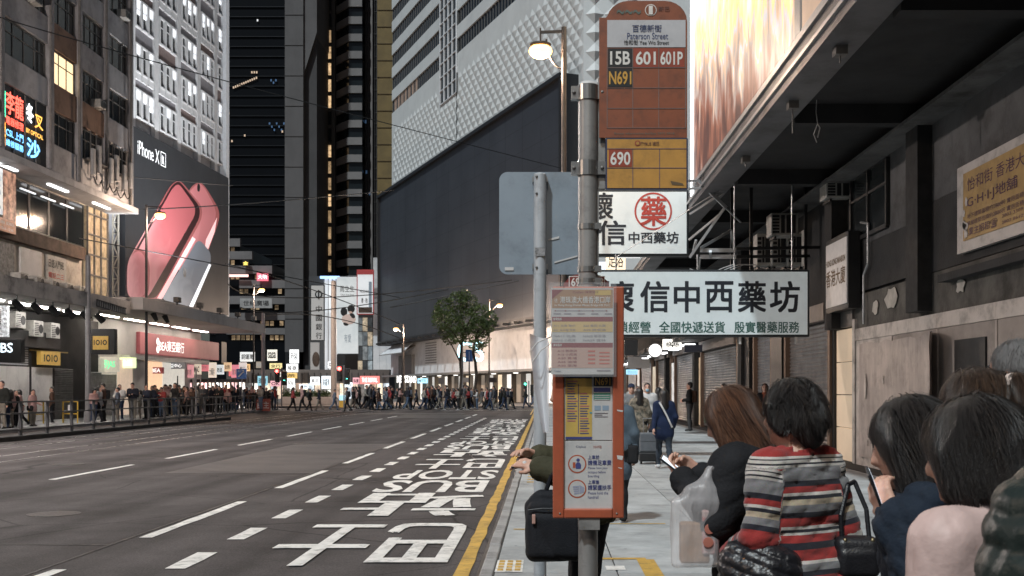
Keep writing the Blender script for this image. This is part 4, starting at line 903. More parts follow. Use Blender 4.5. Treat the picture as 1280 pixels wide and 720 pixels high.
p = W(450, 366, 172.45); text('MOSCHINO', (p.x, 172.46, p.z), *FR, blackm, s, w=1.5, h=.45); text('香 · 枱', (p.x + .2, 172.46, p.z - 1.6), *FR, blackm, s, bold=.02, w=1.0, h=.8); pbox(MB(), 447, 466, 338, 343, 172.44, .05).build('red_header', M('frame_red', (.3, .04, .04), .5, emit=.3), s); pbox(MB(), 461, 464.5, 352, 384, 172.43, .06).build('bottle_print', M('ad_greyblue', (.3, .36, .42), .6), s); pbox(MB(), 448, 465, 384, 391, 172.43, .05).build('red_footer', rust, s)
# lit shops at street level across the junction
names = ['銅鑼灣', 'YES', '珠寶', 'sasa', '金行', 'OK', '時裝', '餐廳', '茶', 'PHONE', '藥房', '百貨']
gl = [(1, .9, .75), (.85, .93, 1), (1, .5, .35), (1, .95, .85), (.95, .75, .4), (.8, .9, 1), (1, .35, .4), (1, .88, .7)]
sp = thing('shop_row', 'row of brightly lit shops at street level across the junction', 'shop', (W(390, 500, 168).x, 168, 0))
pbox(MB(), 283, 487, 462, 503, 169.5, 6).build('wall', M('shop_row_wall', (.12, .1, .09), .7), sp)
for i in range(26):
    x0 = 284 + i*7.8; pbox(MB(), x0, x0 + 7.2, 479, 502, 169, .3).build('shop_bay', M('bay_%d' % (i % 6), ((.7, .6, .45), (.5, .55, .6), (.65, .5, .38), (.25, .22, .2), (.7, .68, .62), (.45, .3, .22))[i % 6], .5, var=.7, scale=1.2, emit=(1.5, 1.3, 1, .4, 1.8, .9)[i % 6]), sp)
    pbox(MB(), x0 + 7.2, x0 + 7.8, 466, 502, 168.9, .3).build('pillar', blackm, sp)
spots = [(300, 440, 318, 452, 'pale'), (303, 455, 312, 464, 'orange'), (322, 470, 334, 482, 'teal'), (334, 437, 346, 451, 'cream'), (337, 454, 352, 461, 'gold'), (338, 476, 351, 483, 'pink'), (362, 437, 373, 454, 'white'), (358, 455, 372, 465, 'white'), (357, 466, 371, 473, 'amber'), (359, 473, 368, 485, 'white'), (388, 471, 399, 481, 'white'), (374, 480, 385, 486, 'cool'), (402, 470, 413, 486, 'cool'), (430, 478, 440, 484, 'cool'), (441, 472, 449, 480, 'pink'), (410, 452, 419, 460, 'white'), (286, 462, 300, 470, 'red'), (345, 465, 356, 471, 'cream'), (320, 452, 330, 460, 'dim')]
cc = dict(pale=(.8, .8, .78), orange=(1, .55, .25), teal=(.3, .6, .7), cream=(1, .9, .75), gold=(1, .75, .35), pink=(1, .45, .5), white=(1, 1, 1), amber=(1, .6, .2), cool=(.8, .92, 1), red=(.9, .15, .15), dim=(.3, .25, .2))
for i, (x0, y0, x1, y1, c_) in enumerate(spots):
    fsign(x0, y0, x1, y1, 167 - (i % 3)*.8, E('glow_' + c_, cc[c_], 1.0 if c_ in ('white', 'cool') else .45), f'{c_} lit sign reading {names[i % 12]} over the street shops, sign {i+1} of nineteen from left list' if False else f'{c_} lit sign reading {names[i % 12]} {("under the terraces", "beside the concrete tower", "left of the pale pole", "right of the pale pole")[0 if x0 < 335 else 1 if x0 < 360 else 2 if x0 < 415 else 3]} at height {("low", "middle", "high")[0 if y0 > 470 else 1 if y0 > 452 else 2]}', names[i % 12], blackm if c_ not in ('dim', 'red') else whitem, group='lit signs over the far shops')
fsign(450, 470, 474, 480, 160, E('glow_redsign', (.85, .2, .18), .9), 'red shop sign with white letters near the lamp post', 'THE ROYAL', E('sgw', (1, .95, .95), 1.2), bold=.03)
s = fsign(496, 469, 520, 478, 150, blackm, 'row of glowing white letters above store entrance', None, None); p = W(496, 478.5, 149.8); text('NEWSTAND', (p.x, 149.9, p.z), *FR, lit_white, s, bold=.04, w=2.7, h=1.0)
fsign(522, 473, 534, 479, 150, E('glow_blue2', (.4, .75, 1), 1.2), 'small pale blue sign beside the glowing white letters', 'MTR', whitem)
# ------------------------------------------------------------------ white department store with the huge dark screen
SX, SY = 3.56, 100.0; srz = math.atan2(.922, -.387)
so = thing('department_store', 'white department store with pyramid studded facade and window strips', 'building', (SX, SY, 0), rz=srz)
wh = M('store_white', (.72, .72, .7), .6, var=.1, scale=.35, dirt=.12, dscale=.3); LEN = 69.6
Minv = (Matrix.Translation((SX, SY, 0)) @ Matrix.Rotation(srz, 4, 'Z')).inverted()
def toL(m): m.v = [tuple(Minv @ Vector(p)) for p in m.v]; return m
MB().box(0, LEN, -25, 0, 3.6, 41.8).build('wall', wh, so, local=True)
rows = [41.9 + 3.48*k for k in range(10)]
MB().box(0, LEN, -25, -.5, 41.8, 78).build('wall', wh, so, local=True)
for k, z in enumerate(rows):
    MB().box(0, 37.6, -.5, 0, z - .1 if k else 41.8, z + 1.5).build('band', wh, so, local=True); MB().box(44.7, LEN, -.5, 0, z - .1 if k else 41.8, z + 1.5).build('band', wh, so, local=True)
    for a, b in ((0, 37.6), (44.7, LEN)):
        MB().box(a, b, -.5, -.2, z + 1.5, z + 3.38).build('window_strip', dark_glass, so, local=True)
        m = MB(); n = int((b-a)/.95)
        for i in range(n + 1): x = a + (b-a)*i/n; m.box(x - .06, x + .06, -.2, -.13, z + 1.5, z + 3.38)
        m.build('mullions', M('mullion_grey', (.16, .155, .15), .6), so, local=True, kind='stuff')
for i in range(7): MB().box(56 + i*1.9, 57.2 + i*1.9, -.199, -.19, rows[0] + 1.55, rows[0] + 3.3).build('lit_window', M('store_lit', (.4, .27, .2), .6, var=.4, emit=.25), so, local=True)
MB().box(37.7, 44.6, -.3, .02, 38.6, 78).build('window_column', dark_glass, so, local=True)
m = MB()
for i in range(5): m.box(37.7 + i*1.725 - .07, 37.7 + i*1.725 + .07, .02, .2, 38.6, 78)
for i in range(24): m.box(37.7, 44.6, .02, .16, 38.6 + i*1.74 - .06, 38.6 + i*1.74 + .06)
m.build('column_grid', pil, so, local=True)
MB().box(37.5, 37.7, -.1, .12, 31.5, 41).build('cable', blackm, so, local=True)
def pyr(w, h, d):
    m = MB(); m.add([(-w/2, 0, 0), (0, 0, -h/2), (w/2, 0, 0), (0, 0, h/2), (0.0, d, 0)], [(0, 1, 4), (1, 2, 4), (2, 3, 4), (3, 0, 4)]); return m
DW, DH = 1.7, 1.66; po = None; rest = MB(); cnt = 0
cells = [(x, z) for r in range(11) for z in [31.5 + r*DH/2 + .3] for x in [DW*(j + .5*(r % 2)) + .9 for j in range(41)] if x < LEN - .9 and not (37 < x < 45.3 and z > 38)]
cells.sort()
for x, z in cells:
    h = .17
    if cnt < 300:
        if po is None: po = pyr(DW*.985, DH*.985, h).build('pyramid_panel', wh, so, local=True); o = po
        else: o = po.copy(); COL.objects.link(o)
        o.location = (x, .003, z); cnt += 1
    else:
        q = pyr(DW*.985, DH*.985, h); rest.add([(a + x, b + .003, c + z) for a, b, c in q.v], q.f)
rest.build('pyramid_panels', wh, so, local=True, kind='stuff')
# frontal corner facet
toL(MB().box(SX - .05, SX + 14, SY, SY + 10, 3.6, 78)).build('corner_wall', wh, so, local=True)
for i in range(26):
    z = 31 + i*1.75
    for j in range(3):
        x = SX + 1.0 + j*1.75
        toL(MB().add([(x - .87, SY - .004, z), (x, SY - .004, z - .87), (x + .87, SY - .004, z), (x, SY - .004, z + .87), (x, SY - .4, z)], [(0, 1, 4), (1, 2, 4), (2, 3, 4), (3, 0, 4)])).build('corner_pyramid', wh, so, local=True)
# lower cladding and shop fronts
for i in range(29):
    x = i*2.4; MB().box(x + .02, x + 2.38, .0, .14, 3.62, 8.5).build('cladding_panel', pil, so, local=True)
MB().box(0, LEN, .15, 1.6, 3.35, 3.6).build('awning', M('awning_edge', (.2, .19, .18), .6), so, local=True)
MB().box(0, LEN, -20, -1.2, 0, 3.35).build('shop_wall', M('store_shop_dark', (.1, .09, .08), .6), so, local=True)
sb = [(.75, .62, .45), (.62, .6, .56), (.5, .42, .34), (.8, .76, .7)]
for i in range(24):
    x = i*2.9; k = i % 4
    MB().box(x + .12, x + 2.75, -1.2, -1.1, .1, 3.2).build('shop_window', M('store_bay_%d' % k, sb[k], .5, var=.35, scale=.6, stretch=(1, 1, .3), emit=(1.0, .8, .35, 1.3)[k]), so, local=True)
    MB().box(x - .12, x + .12, -1.2, -.6, 0, 3.35).build('shop_pillar', M('store_pillar', (.16, .14, .12), .6), so, local=True)
for i in range(9): MB().box(4 + i*7, 4.5 + i*7, -.5, -.1, 3.25, 3.34).build('down_light', lit_white, so, local=True)
MB().prism([(56, .15, 7.6), (66, .15, 7.6), (67.5, 2.5, 6.5), (54.5, 2.5, 6.5)], (0, 0, .12)).build('hopper_roof', M('hopper', (.3, .27, .24), .6), so, local=True)
MB().prism([(54.5, 2.5, 6.5), (67.5, 2.5, 6.5), (66, .2, 8.3), (56, .2, 8.3)], (0, 0, .1)).build('hopper_hood', pil, so, local=True)
MB().box(56.5, 63.5, .14, .6, 3.7, 6.4).build('hopper_recess', M('hopper_in', (.2, .2, .2), .6), so, local=True)
for i in range(9): MB().box(46, 51, .15, .2, 5.0 + i*.33, 5.16 + i*.33).build('vent_slat', M('vent_slat', (.3, .3, .3), .6), so, local=True)
nsg = thing('neon_letters', 'ring shaped blue white neon letters behind the tree trunk', 'sign', tuple(W(586, 440, 118)))
p = W(571.5, 452, 117.6); text('GS', (p.x, 117.6, p.z), *FR, E('neon_cyan', (.45, .85, 1), 2.2), nsg, bold=.01, w=2.9, h=2.2); MB().bar((p.x, 117.7, p.z + 1.0), (p.x + 3, 117.7, p.z + 1.0), .1).build('rail', blackm, nsg)
# the screen: a slab standing proud of the facade
scn = thing('led_screen', 'huge dark switched off screen covering department store facade', 'screen', (SX, SY, 0), rz=srz)
MB().box(1.6, 70.6, .2, 1.6, 8.75, 30.6).build('panel', M('screen_slate', (.05, .053, .062), .42, var=.25, scale=.12, spec=.4), scn, local=True)
m = MB().box(1.2, 71.0, .0, 2.0, 30.61, 31.0).box(1.2, 71.0, 0, 1.9, 8.1, 8.74).box(1.2, 1.59, 0, 1.9, 8.1, 30.6).box(70.61, 71.0, 0, 1.9, 8.1, 30.6)
m.build('frame', M('screen_frame', (.02, .02, .022), .5), scn, local=True)
for i in range(22): MB().box(2 + i*3.2, 2.3 + i*3.2, 1.9, 2.5, 8.2, 8.45).build('floodlight', blackm, scn, local=True)
for i in range(1, 14): MB().box(1.6 + i*4.95 - .03, 1.6 + i*4.95 + .03, 1.6, 1.603, 8.75, 30.6).build('module_joint', M('screen_frame', (.02, .02, .022), .5), scn, local=True)
for i in range(1, 9): MB().box(1.6, 70.6, 1.6, 1.602, 8.75 + i*2.43 - .02, 8.75 + i*2.43 + .02).build('module_joint', M('screen_frame', (.02, .02, .022), .5), scn, local=True)
# ------------------------------------------------------------------ right side: covered pavement of the old block
XW, XC = 6.6, 3.7
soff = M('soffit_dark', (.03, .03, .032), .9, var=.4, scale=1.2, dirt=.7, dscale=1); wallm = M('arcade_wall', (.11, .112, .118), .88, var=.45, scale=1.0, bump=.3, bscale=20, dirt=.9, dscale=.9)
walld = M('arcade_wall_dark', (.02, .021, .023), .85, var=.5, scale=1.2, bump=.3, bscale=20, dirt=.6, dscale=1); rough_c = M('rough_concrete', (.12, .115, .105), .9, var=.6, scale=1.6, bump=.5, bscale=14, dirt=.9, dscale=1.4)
ab = thing('arcade_building', 'old block on the right with dark soffit over the pavement', 'building', (XW, 40, 0))
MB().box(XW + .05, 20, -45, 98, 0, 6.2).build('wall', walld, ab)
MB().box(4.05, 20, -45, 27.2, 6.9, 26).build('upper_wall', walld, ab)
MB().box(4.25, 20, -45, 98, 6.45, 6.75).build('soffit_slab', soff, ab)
MB().box(XC, 4.25, -45, 98, 6.2, 6.62).build('fascia_beam', M('fascia_metal', (.16, .16, .17), .5, metal=.4, var=.3, scale=1, dirt=.5, dscale=1), ab)
MB().box(XC - .05, XC, -4, 98, 6.34, 6.4).build('fascia_trim', M('trim_metal', (.4, .4, .4), .4, metal=.6), ab); MB().box(XC - .05, XC, -4, 27, 6.6, 6.7).build('fascia_trim', M('trim_metal', (.4, .4, .4), .4, metal=.6), ab)
for i in range(13):
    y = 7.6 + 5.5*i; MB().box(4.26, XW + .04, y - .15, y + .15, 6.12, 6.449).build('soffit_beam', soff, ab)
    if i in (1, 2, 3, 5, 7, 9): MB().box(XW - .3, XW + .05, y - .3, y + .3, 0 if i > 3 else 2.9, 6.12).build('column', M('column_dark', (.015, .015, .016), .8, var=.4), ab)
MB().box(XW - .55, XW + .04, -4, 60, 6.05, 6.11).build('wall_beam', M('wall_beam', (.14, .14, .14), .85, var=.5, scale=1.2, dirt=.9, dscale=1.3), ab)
# wall bays above the hoarding
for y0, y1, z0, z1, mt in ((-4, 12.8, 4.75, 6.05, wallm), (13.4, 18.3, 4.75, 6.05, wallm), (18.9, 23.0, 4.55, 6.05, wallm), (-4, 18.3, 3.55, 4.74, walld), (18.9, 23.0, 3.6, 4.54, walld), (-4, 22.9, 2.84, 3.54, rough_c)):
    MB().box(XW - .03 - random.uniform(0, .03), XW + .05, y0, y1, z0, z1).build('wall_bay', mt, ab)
for y, z, s in ((17.0, 3.2, .25), (20.4, 3.3, .5), (14.6, 3.3, .2), (21.4, 3.2, .3)):
    a = [Vector((XW - .075, y + s*.9*math.cos(t)*random.uniform(.5, 1), z + s*.55*math.sin(t)*random.uniform(.5, 1))) for t in [k*.5236 for k in range(12)]]
    MB().prism(a, (.01, 0, 0)).build('paint_patch', M('flaked_paint', (.5, .48, .44), .9, var=.3, scale=5), ab)
MB().box(XW - .25, XW, 13, 17.5, 3.3, 3.42).build('ledge', walld, ab)
# hanging loose cable under the beam
hc = thing('loose_cable', 'frayed white cable hanging from the soffit edge', 'cable', tuple(W(1022, 90, 18.2)))
pts = [W(1020, 75, 18.2), W(1019, 110, 18.2), W(1021, 120, 18.2), W(1020, 140, 18.2), W(1022, 155, 18.2), W(1017, 168, 18.2), W(1021, 178, 18.2)]
MB().path(pts, .008, 5).build('strand', M('cable_white', (.5, .5, .5), .6), hc); MB().path([pts[4], W(1025, 160, 18.2), W(1022, 172, 18.2)], .01, 5).build('strand', M('cable_white', (.5, .5, .5), .6), hc)
# hoarding
ho = thing('hoarding', 'worn grey brown hoarding panels along the right pavement', 'hoarding', (XW, 16, 0))
hom = M('hoarding_brown', (.48, .42, .385), .75, var=.35, scale=1.3, bump=.15, bscale=30, dirt=.6, dscale=1.2); hom2 = M('hoarding_pale2', (.38, .335, .305), .75, var=.3, scale=1.3, dirt=.5, dscale=1)
pale_tr = M('hoarding_trim', (.6, .55, .51), .75, var=.25, scale=2, dirt=.5, dscale=2)
for i in range(8):
    y0 = 22.6 - (i+1)*2.35; MB().box(XW - .1, XW, y0 + .01, y0 + 2.34, .0, 2.58).build('board', hom2 if i else pale_tr, ho); MB().box(XW - .12, XW, y0 + .005, y0 + 2.345, 2.585, 2.83).build('top_trim', pale_tr, ho)
    MB().box(XW - .115, XW - .1, y0 - .03, y0 + .03, 0, 2.58).build('batten', hom, ho)
# big loose sheet nailed to the boards, edge peeling away
m = MB(); ny, nz = 14, 10; y0, y1, z0, z1 = 17.4, 22.25, .22, 2.5
g = [[(XW - .14 - (.28*max(0, 1 - (j/ny)/.16)**1.5 if i > 4 else .1*max(0, 1 - (j/ny)/.16)) - .004*math.sin(i*1.7 + j*.9), y0 + (y1-y0)*j/ny + random.uniform(-.03, .03)*(j in (0, ny)), z0 + (z1-z0)*i/nz + random.uniform(-.05, .04)*(i in (0, nz))) for j in range(ny + 1)] for i in range(nz + 1)]
for i in range(nz):
    for j in range(ny): m.quad(g[i][j], g[i][j+1], g[i+1][j+1], g[i+1][j])
m.build('loose_sheet', M('loose_sheet', (.46, .4, .37), .5, var=.35, scale=1.6, stretch=(1, 2, .4), dirt=.4, dscale=3), ho, smooth=True)
for y, z, s in ((21.75, 1.62, .17), (20.6, 1.75, .06), (21.0, 1.0, .03), (20.4, .7, .035), (19.8, .9, .02), (21.6, .5, .05), (21.3, .4, .06), (20.9, .36, .04)):
    a = [Vector((XW - .17, y + s*.5*math.cos(t)*random.uniform(.7, 1.1), z + s*1.6*math.sin(t)*random.uniform(.7, 1.1))) for t in [k*.6283 for k in range(10)]]
    MB().prism(a, (.01, 0, 0)).build('torn_hole', pale_tr, ho)
MB().box(XW - .13, XW - .1, 15.9, 17.1, 1.7, 2.35).build('dark_square', blackm, ho)
# lit doorway beside the hoarding
dw = thing('lit_doorway', 'narrow beige lit doorway between hoarding and roller shutter', 'doorway', (XW, 23.8, 0))
for i in range(4): MB().box(XW - .05, XW + .06, 22.95, 24.3, .02 + i*.72, .72 + i*.72).build('lit_panel', M('doorway_lit', (.62, .48, .34), .6, var=.12, scale=1, emit=.4), dw)
MB().box(XW - .1, XW + .06, 22.72, 22.9, 0, 3.05).build('jamb', pale_tr, dw); MB().box(XW - .1, XW + .06, 24.34, 24.55, 0, 3.05).build('jamb', blackm, dw); MB().box(XW - .1, XW + .06, 22.9, 24.34, 2.92, 3.3).build('head', frame_al, dw)
# roller shutters and shop fronts receding
sr = thing('closed_shop', 'row of closed roller shutters receding along the right pavement', 'shop', (XW, 45, 0))
shr = M('shutter_right', (.3, .28, .27), rough=.42, metal=.5, var=.3, scale=2, dirt=.5, dscale=1.5)
lay = [(24.7, 29.0, 3.15, shr), (31.0, 33.4, 3.2, shut), (36.5, 44.8, 3.1, shr), (47.0, 54, 3.2, shut), (56, 63, 3.2, shr), (66, 74, 3.2, shut), (77, 86, 3.2, shr)]
for y0, y1, h, mt in lay:
    shutter_x(XW - .02, y0, y1, .05, h, sr, mt, out=-1, step=.1)
    MB().box(XW - .16, XW, y0 - .2, y0, 0, h + .15).build('jamb', M('jamb_brown', (.2, .13, .09), .6), sr); MB().box(XW - .16, XW, y1, y1 + .2, 0, h + .15).build('jamb', M('jamb_brown', (.2, .13, .09), .6), sr); MB().box(XW - .25, XW, y0, y1, h + .01, h + .4).build('shutter_box', M('shutter_box', (.2, .17, .15), .6), sr)
for y0, y1, h in ((29.3, 30.7, 3.3), (34, 36.1, 3.4)): MB().box(XW - .2, XW, y0, y1, 0, h).build('dark_pillar', blackm, sr)
for i, (y0, y1, c_) in enumerate(((45.3, 46.7, (.75, .55, .35)), (54.5, 55.7, (.8, .8, .78)), (63.5, 65.6, (.7, .6, .45)), (74.5, 76.6, (.9, .85, .75)))):
    MB().box(XW - .1, XW, y0, y1, .05, 2.9).build('lit_bay', M('rbay_%d' % i, c_, .5, var=.5, scale=1.5, emit=.5), sr)
for i in range(9): MB().box(XW - .9, XW - .5, 44 + i*5, 45.5 + i*5, 3.35, 3.42).build('tube_light', E('tube_white', (.95, .97, 1), 3), sr)
for i in range(7): MB().box(XW - 1.2, XW - .05, 38 + i*7, 43.8 + i*7, 3.55, 3.75).build('awning', M('awning_dark', (.09, .085, .08), .7), sr)
# end of the covered pavement: bright shop across the side street
es = thing('corner_shop', 'bright shop front closing the end of right pavement', 'shop', (3.5, 97, 0))
MB().box(2.3, 11, 97, 99, 0, 9).build('wall', M('corner_wall', (.35, .33, .31), .7), es); MB().box(2.4, 6.5, 96.9, 97, .1, 3.2).build('shop_window', M('corner_bay', (.75, .78, .8), .5, var=.6, scale=.9, emit=.9), es)
MB().box(2.4, 6.5, 96.6, 97, 3.2, 4.1).build('sign_band', E('corner_blue', (.35, .7, .95), .9), es)
def rsign(px0, py0, px1, py1, Y, mat, lab, tx=None, tm=None, d=.25, **k): return fsign(px0, py0, px1, py1, Y, mat, lab, tx, tm, d=d, **k)
rs_ = thing('shop_sign', 'round white glowing clock like sign over the right pavement', 'sign', tuple(W(819, 438, 50)))
p = W(819, 438, 50); MB().tube(p, p + Vector((0, .2, 0)), .29, 24).build('disc', E('round_white', (1, .98, .95), 2.0), rs_); MB().tube(p + Vector((0, .03, 0)), p + Vector((0, .25, 0)), .34, 24).build('rim', frame_al, rs_); MB().bar(p + Vector((0, .1, 0)), p + Vector((1.2, .1, 0)), .05).build('bracket', blackm, rs_)
rsign(781, 425, 797, 444, 40, blackm, 'small black hanging sign left of the round light'); rsign(829, 424, 852, 437, 46, E('sign_white_s', (1, .96, .88), 1.2), 'white lit box sign above shutters right of round light', '藥', blackm)
rsign(856, 431, 878, 440, 38, M('sign_dk', (.05, .06, .09), .6), 'dark blue sign board above distant shutters')
rsign(783, 462, 797, 468, 70, E('corner_blue', (.35, .7, .95), .9), 'blue lit strip sign at far end of pavement', '便利店', whitem); rsign(785, 446, 812, 460, 64, whitem, 'white hanging board at far end of covered pavement')
# air conditioners
def ac_front(px0, py0, px1, py1, Y, lab, d=.6):
    a, b = W(px0, py1, Y), W(px1, py0, Y); o = thing('air_conditioner', lab, 'air conditioner', ((a.x+b.x)/2, Y, a.z))
    MB().box(a.x, b.x, Y, Y + d, a.z, b.z).build('casing', acm, o, bev=.02); w = b.x - a.x; h = b.z - a.z
    m = MB()
    for i in range(6): m.box(a.x + w*.05, a.x + w*.3, Y - .012, Y, a.z + h*(.1 + .14*i), a.z + h*(.19 + .14*i))
    m.box(a.x + w*.36, a.x + w*.5, Y - .01, Y, a.z + h*.1, a.z + h*.9).box(a.x + w*.56, a.x + w*.9, Y - .01, Y, a.z + h*.1, a.z + h*.9).build('grille', blackm, o)
    for t in (.15, .85): MB().bar((a.x + w*t, Y + d, a.z - .05), (a.x + w*t, Y, a.z - .05), .05).build('bracket', blackm, o)
    return o
ac_front(1033, 222, 1070, 247, 23.5, 'white air conditioner on wall below the soffit beam'); ac_front(964, 266, 998, 294, 27, 'white window air conditioner with diagonal brace, left of wall unit')
for i in range(4): ac_front(946 + i*19.5, 292 - (i == 3)*5, 965 + i*19.5, 332, 28.5 - i*.25, f'pale condenser cabinet, {("first", "second", "third", "last")[i]} from left behind the pharmacy sign', d=.5)
pm = M('galvanised', (.42, .43, .44), .4, metal=.7, var=.2, scale=6)
pc = thing('conduit_pipe', 'thin pale conduit running under the soffit to air conditioner', 'pipe', tuple(W(945, 210, 24)))
MB().path([W(945, 211, 24), W(1040, 209, 24), W(1048, 212, 24), W(1049, 222, 24)], .025, 8).build('pipe', pm, pc, smooth=True)
# signs on the wall
ws = thing('notice_board', 'yellow notice board with white frame on the right wall', 'sign', (XW, 15.5, 3.7))
MB().box(XW - .16, XW - .08, 13.6, 16.9, 3.68, 5.02).build('frame', M('board_white', (.5, .47, .45), .6, var=.2, scale=3, dirt=.4, dscale=3), ws)
MB().box(XW - .175, XW - .161, 13.75, 16.62, 3.85, 4.88).build('panel', M('board_yellow', (.4, .25, .075), .6, var=.25, scale=2.5, dirt=.4, dscale=4), ws)
tp = M('purple_print', (.09, .035, .06), .7); xb = XW - .18
text('怡和街 香港大廈', (xb, 16.45, 4.58), *RT, tp, ws, w=2.3, h=.2); text('G·H·I·J地舖', (xb, 16.45, 4.3), *RT, tp, ws, bold=.01, w=1.75, h=.2)
text('地下建築面積約2800呎 實用面積約2300呎', (xb, 16.45, 4.16), *RT, tp, ws, w=2.5, h=.075); text('單層建築面積約2800呎 實用面積約1900呎', (xb, 16.45, 4.05), *RT, tp, ws, w=2.5, h=.075)
text('業主招租☎', (xb, 16.4, 3.89), *RT, tp, ws, bold=.01, w=1.05, h=.13); text('2803 3309 李小姐', (xb, 15.2, 3.98), *RT, tp, ws, w=1.2, h=.06); text('2802 8612 陳先生', (xb, 15.2, 3.89), *RT, tp, ws, w=1.2, h=.06)
for i in range(7):
    y, z = 16.62 - random.random()*.16, 3.9 + random.random()*.6; a = [Vector((xb - .002, y + .07*math.cos(t)*random.uniform(.4, 1.2), z + .09*math.sin(t)*random.uniform(.4, 1.2))) for t in [k*.785 for k in range(8)]]
    MB().prism(a, (.004, 0, 0)).build('flaked_paint', M('board_white', (.5, .47, .45), .6), ws)
w2 = thing('wall_sign', 'white wall sign with brown building name characters beside lit doorway', 'sign', (XW, 23.2, 3.3))
MB().box(XW - .35, XW - .1, 22.3, 24.05, 3.25, 4.85).build('box', blackm, w2); MB().box(XW - .37, XW - .351, 22.36, 24.0, 3.36, 4.74).build('face', M('wsign_white', (.55, .52, .5), .5, emit=.12), w2)
bt = M('brown_print', (.14, .08, .03), .6); text('香港大廈', (XW - .375, 23.95, 3.8), *RT, bt, w2, bold=.025, w=1.5, h=.36); text('HONG KONG MANSION', (XW - .375, 23.95, 4.25), *RT, bt, w2, bold=.03, w=1.5, h=.14)
wp_ = thing('conduit_pipe', 'thin conduit curling beside the white wall sign', 'pipe', (XW, 21.9, 3)); MB().path([(XW - .12, 22.0, 2.9), (XW - .12, 22.0, 3.9), (XW - .12, 21.7, 4.1), (XW - .12, 21.7, 4.9), (XW - .12, 22.2, 5.0)], .025, 8).build('pipe', pm, wp_)
wn = thing('window', 'dark framed window high on the wall beside the air conditioner', 'window', (XW, 22, 4.7)); 
f = MB()
for y in (20.6, 21.8, 23.0): f.box(XW - .12, XW - .04, y - .04, y + .04, 4.7, 6.0)
f.box(XW - .12, XW - .04, 20.6, 23.0, 4.66, 4.74).box(XW - .11, XW - .04, 20.6, 23.0, 5.5, 5.55).build('frame', blackm, wn); MB().box(XW - .07, XW - .05, 20.6, 23.0, 4.7, 6.0).build('pane', dark_glass, wn)
# pharmacy signs
sgm = M('sign_milk', (.6, .66, .67), .45, var=.05, scale=1.5, spec=.4, emit=.2, dirt=.12, dscale=2); ink = M('sign_ink', (.02, .025, .035), .5); green_ink = M('sign_green_ink', (.03, .12, .1), .5); red_ink = M('sign_red_ink', (.45, .06, .045), .5)  # milk faces are not backlit; weak emission stands in for light falling on them
ph = thing('pharmacy_sign', 'long pale pharmacy sign with large black characters hanging over pavement', 'sign', tuple(W(880, 422, 24)))
a, b = W(742, 421, 24), W(1012, 337, 24)
MB().box(a.x, b.x, 24, 24.28, a.z, b.z).build('case', M('sign_case', (.02, .024, .028), .5), ph, bev=.02); e = .05
MB().box(a.x + e, b.x - e, 23.985, 23.999, a.z + e, b.z - e).build('face', sgm, ph)
for ch, px0, px1 in zip('懷信中西藥坊', (752, 801, 843, 882, 923, 963), (792, 836, 874, 916, 957, 999)):
    p, q = W(px0, 390, 23.98), W(px1, 352, 23.98); text(ch, (p.x, 23.98, p.z), *FR, ink, ph, bold=.045, w=q.x - p.x, h=q.z - p.z)
for s_, px0, px1 in (('連鎖經營', 757, 813), ('全國快遞送貨', 824, 906), ('殷實醫藥服務', 918, 999)):
    p, q = W(px0, 416, 23.98), W(px1, 402, 23.98); text(s_, (p.x, 23.98, p.z), *FR, green_ink, ph, bold=.03, w=q.x - p.x, h=q.z - p.z)
for px in (770, 872, 918, 990): MB().tube(W(px, 338, 24.14), W(px, 318, 24.14) if px < 900 else (W(px, 338, 24.14).x, 24.14, 6.2), .018, 6).build('hanger', pm, ph)
for px in (925, 995): MB().tube(W(px, 421, 24.1), W(px, 430, 24.1), .03, 8).build('light_stub', whitem, ph)
p2 = thing('pharmacy_sign', 'smaller square pharmacy sign with red ringed character above long sign', 'sign', tuple(W(800, 320, 28)))
a, b = W(726, 320, 28), W(861, 237, 28); MB().box(a.x, b.x, 28, 28.3, a.z, b.z).build('case', M('sign_case', (.02, .024, .028), .5), p2, bev=.02); MB().box(a.x + .06, b.x - .06, 27.98, 27.999, a.z + .06, b.z - .06).build('face', sgm, p2)
for ch, x0, y0, x1, y1, mt in (('懷', 737, 274, 766, 241, ink), ('信', 748, 306, 782, 276, ink), ('藥', 801, 282, 833, 246, red_ink)):
    p, q = W(x0, y0, 27.97), W(x1, y1, 27.97); text(ch, (p.x, 27.97, p.z), *FR, mt, p2, bold=.035, w=q.x-p.x, h=q.z-p.z)
p, q = W(786, 304, 27.97), W(848, 290, 27.97); text('中西藥坊', (p.x, 27.97, p.z), *FR, ink, p2, bold=.05, w=q.x-p.x, h=q.z-p.z)
c = W(816.5, 264, 27.97); rr = 23.5*28/F; m = MB(); n = 40
for i in range(n):
    t0, t1 = 2*math.pi*i/n, 2*math.pi*(i+1)/n
    m.quad((c.x + rr*math.cos(t0), c.y, c.z + rr*math.sin(t0)), (c.x + rr*math.cos(t1), c.y, c.z + rr*math.sin(t1)), (c.x + (rr-.045)*math.cos(t1), c.y, c.z + (rr-.045)*math.sin(t1)), (c.x + (rr-.045)*math.cos(t0), c.y, c.z + (rr-.045)*math.sin(t0)))
m.build('ring', red_ink, p2)
MB().bar(W(768, 323, 27.5), W(862, 262, 25.5), .012).bar(W(858, 264, 27), W(905, 235, 25), .02).build('stay_wire', M('stay', (.3, .3, .3), .4, metal=.6), p2)
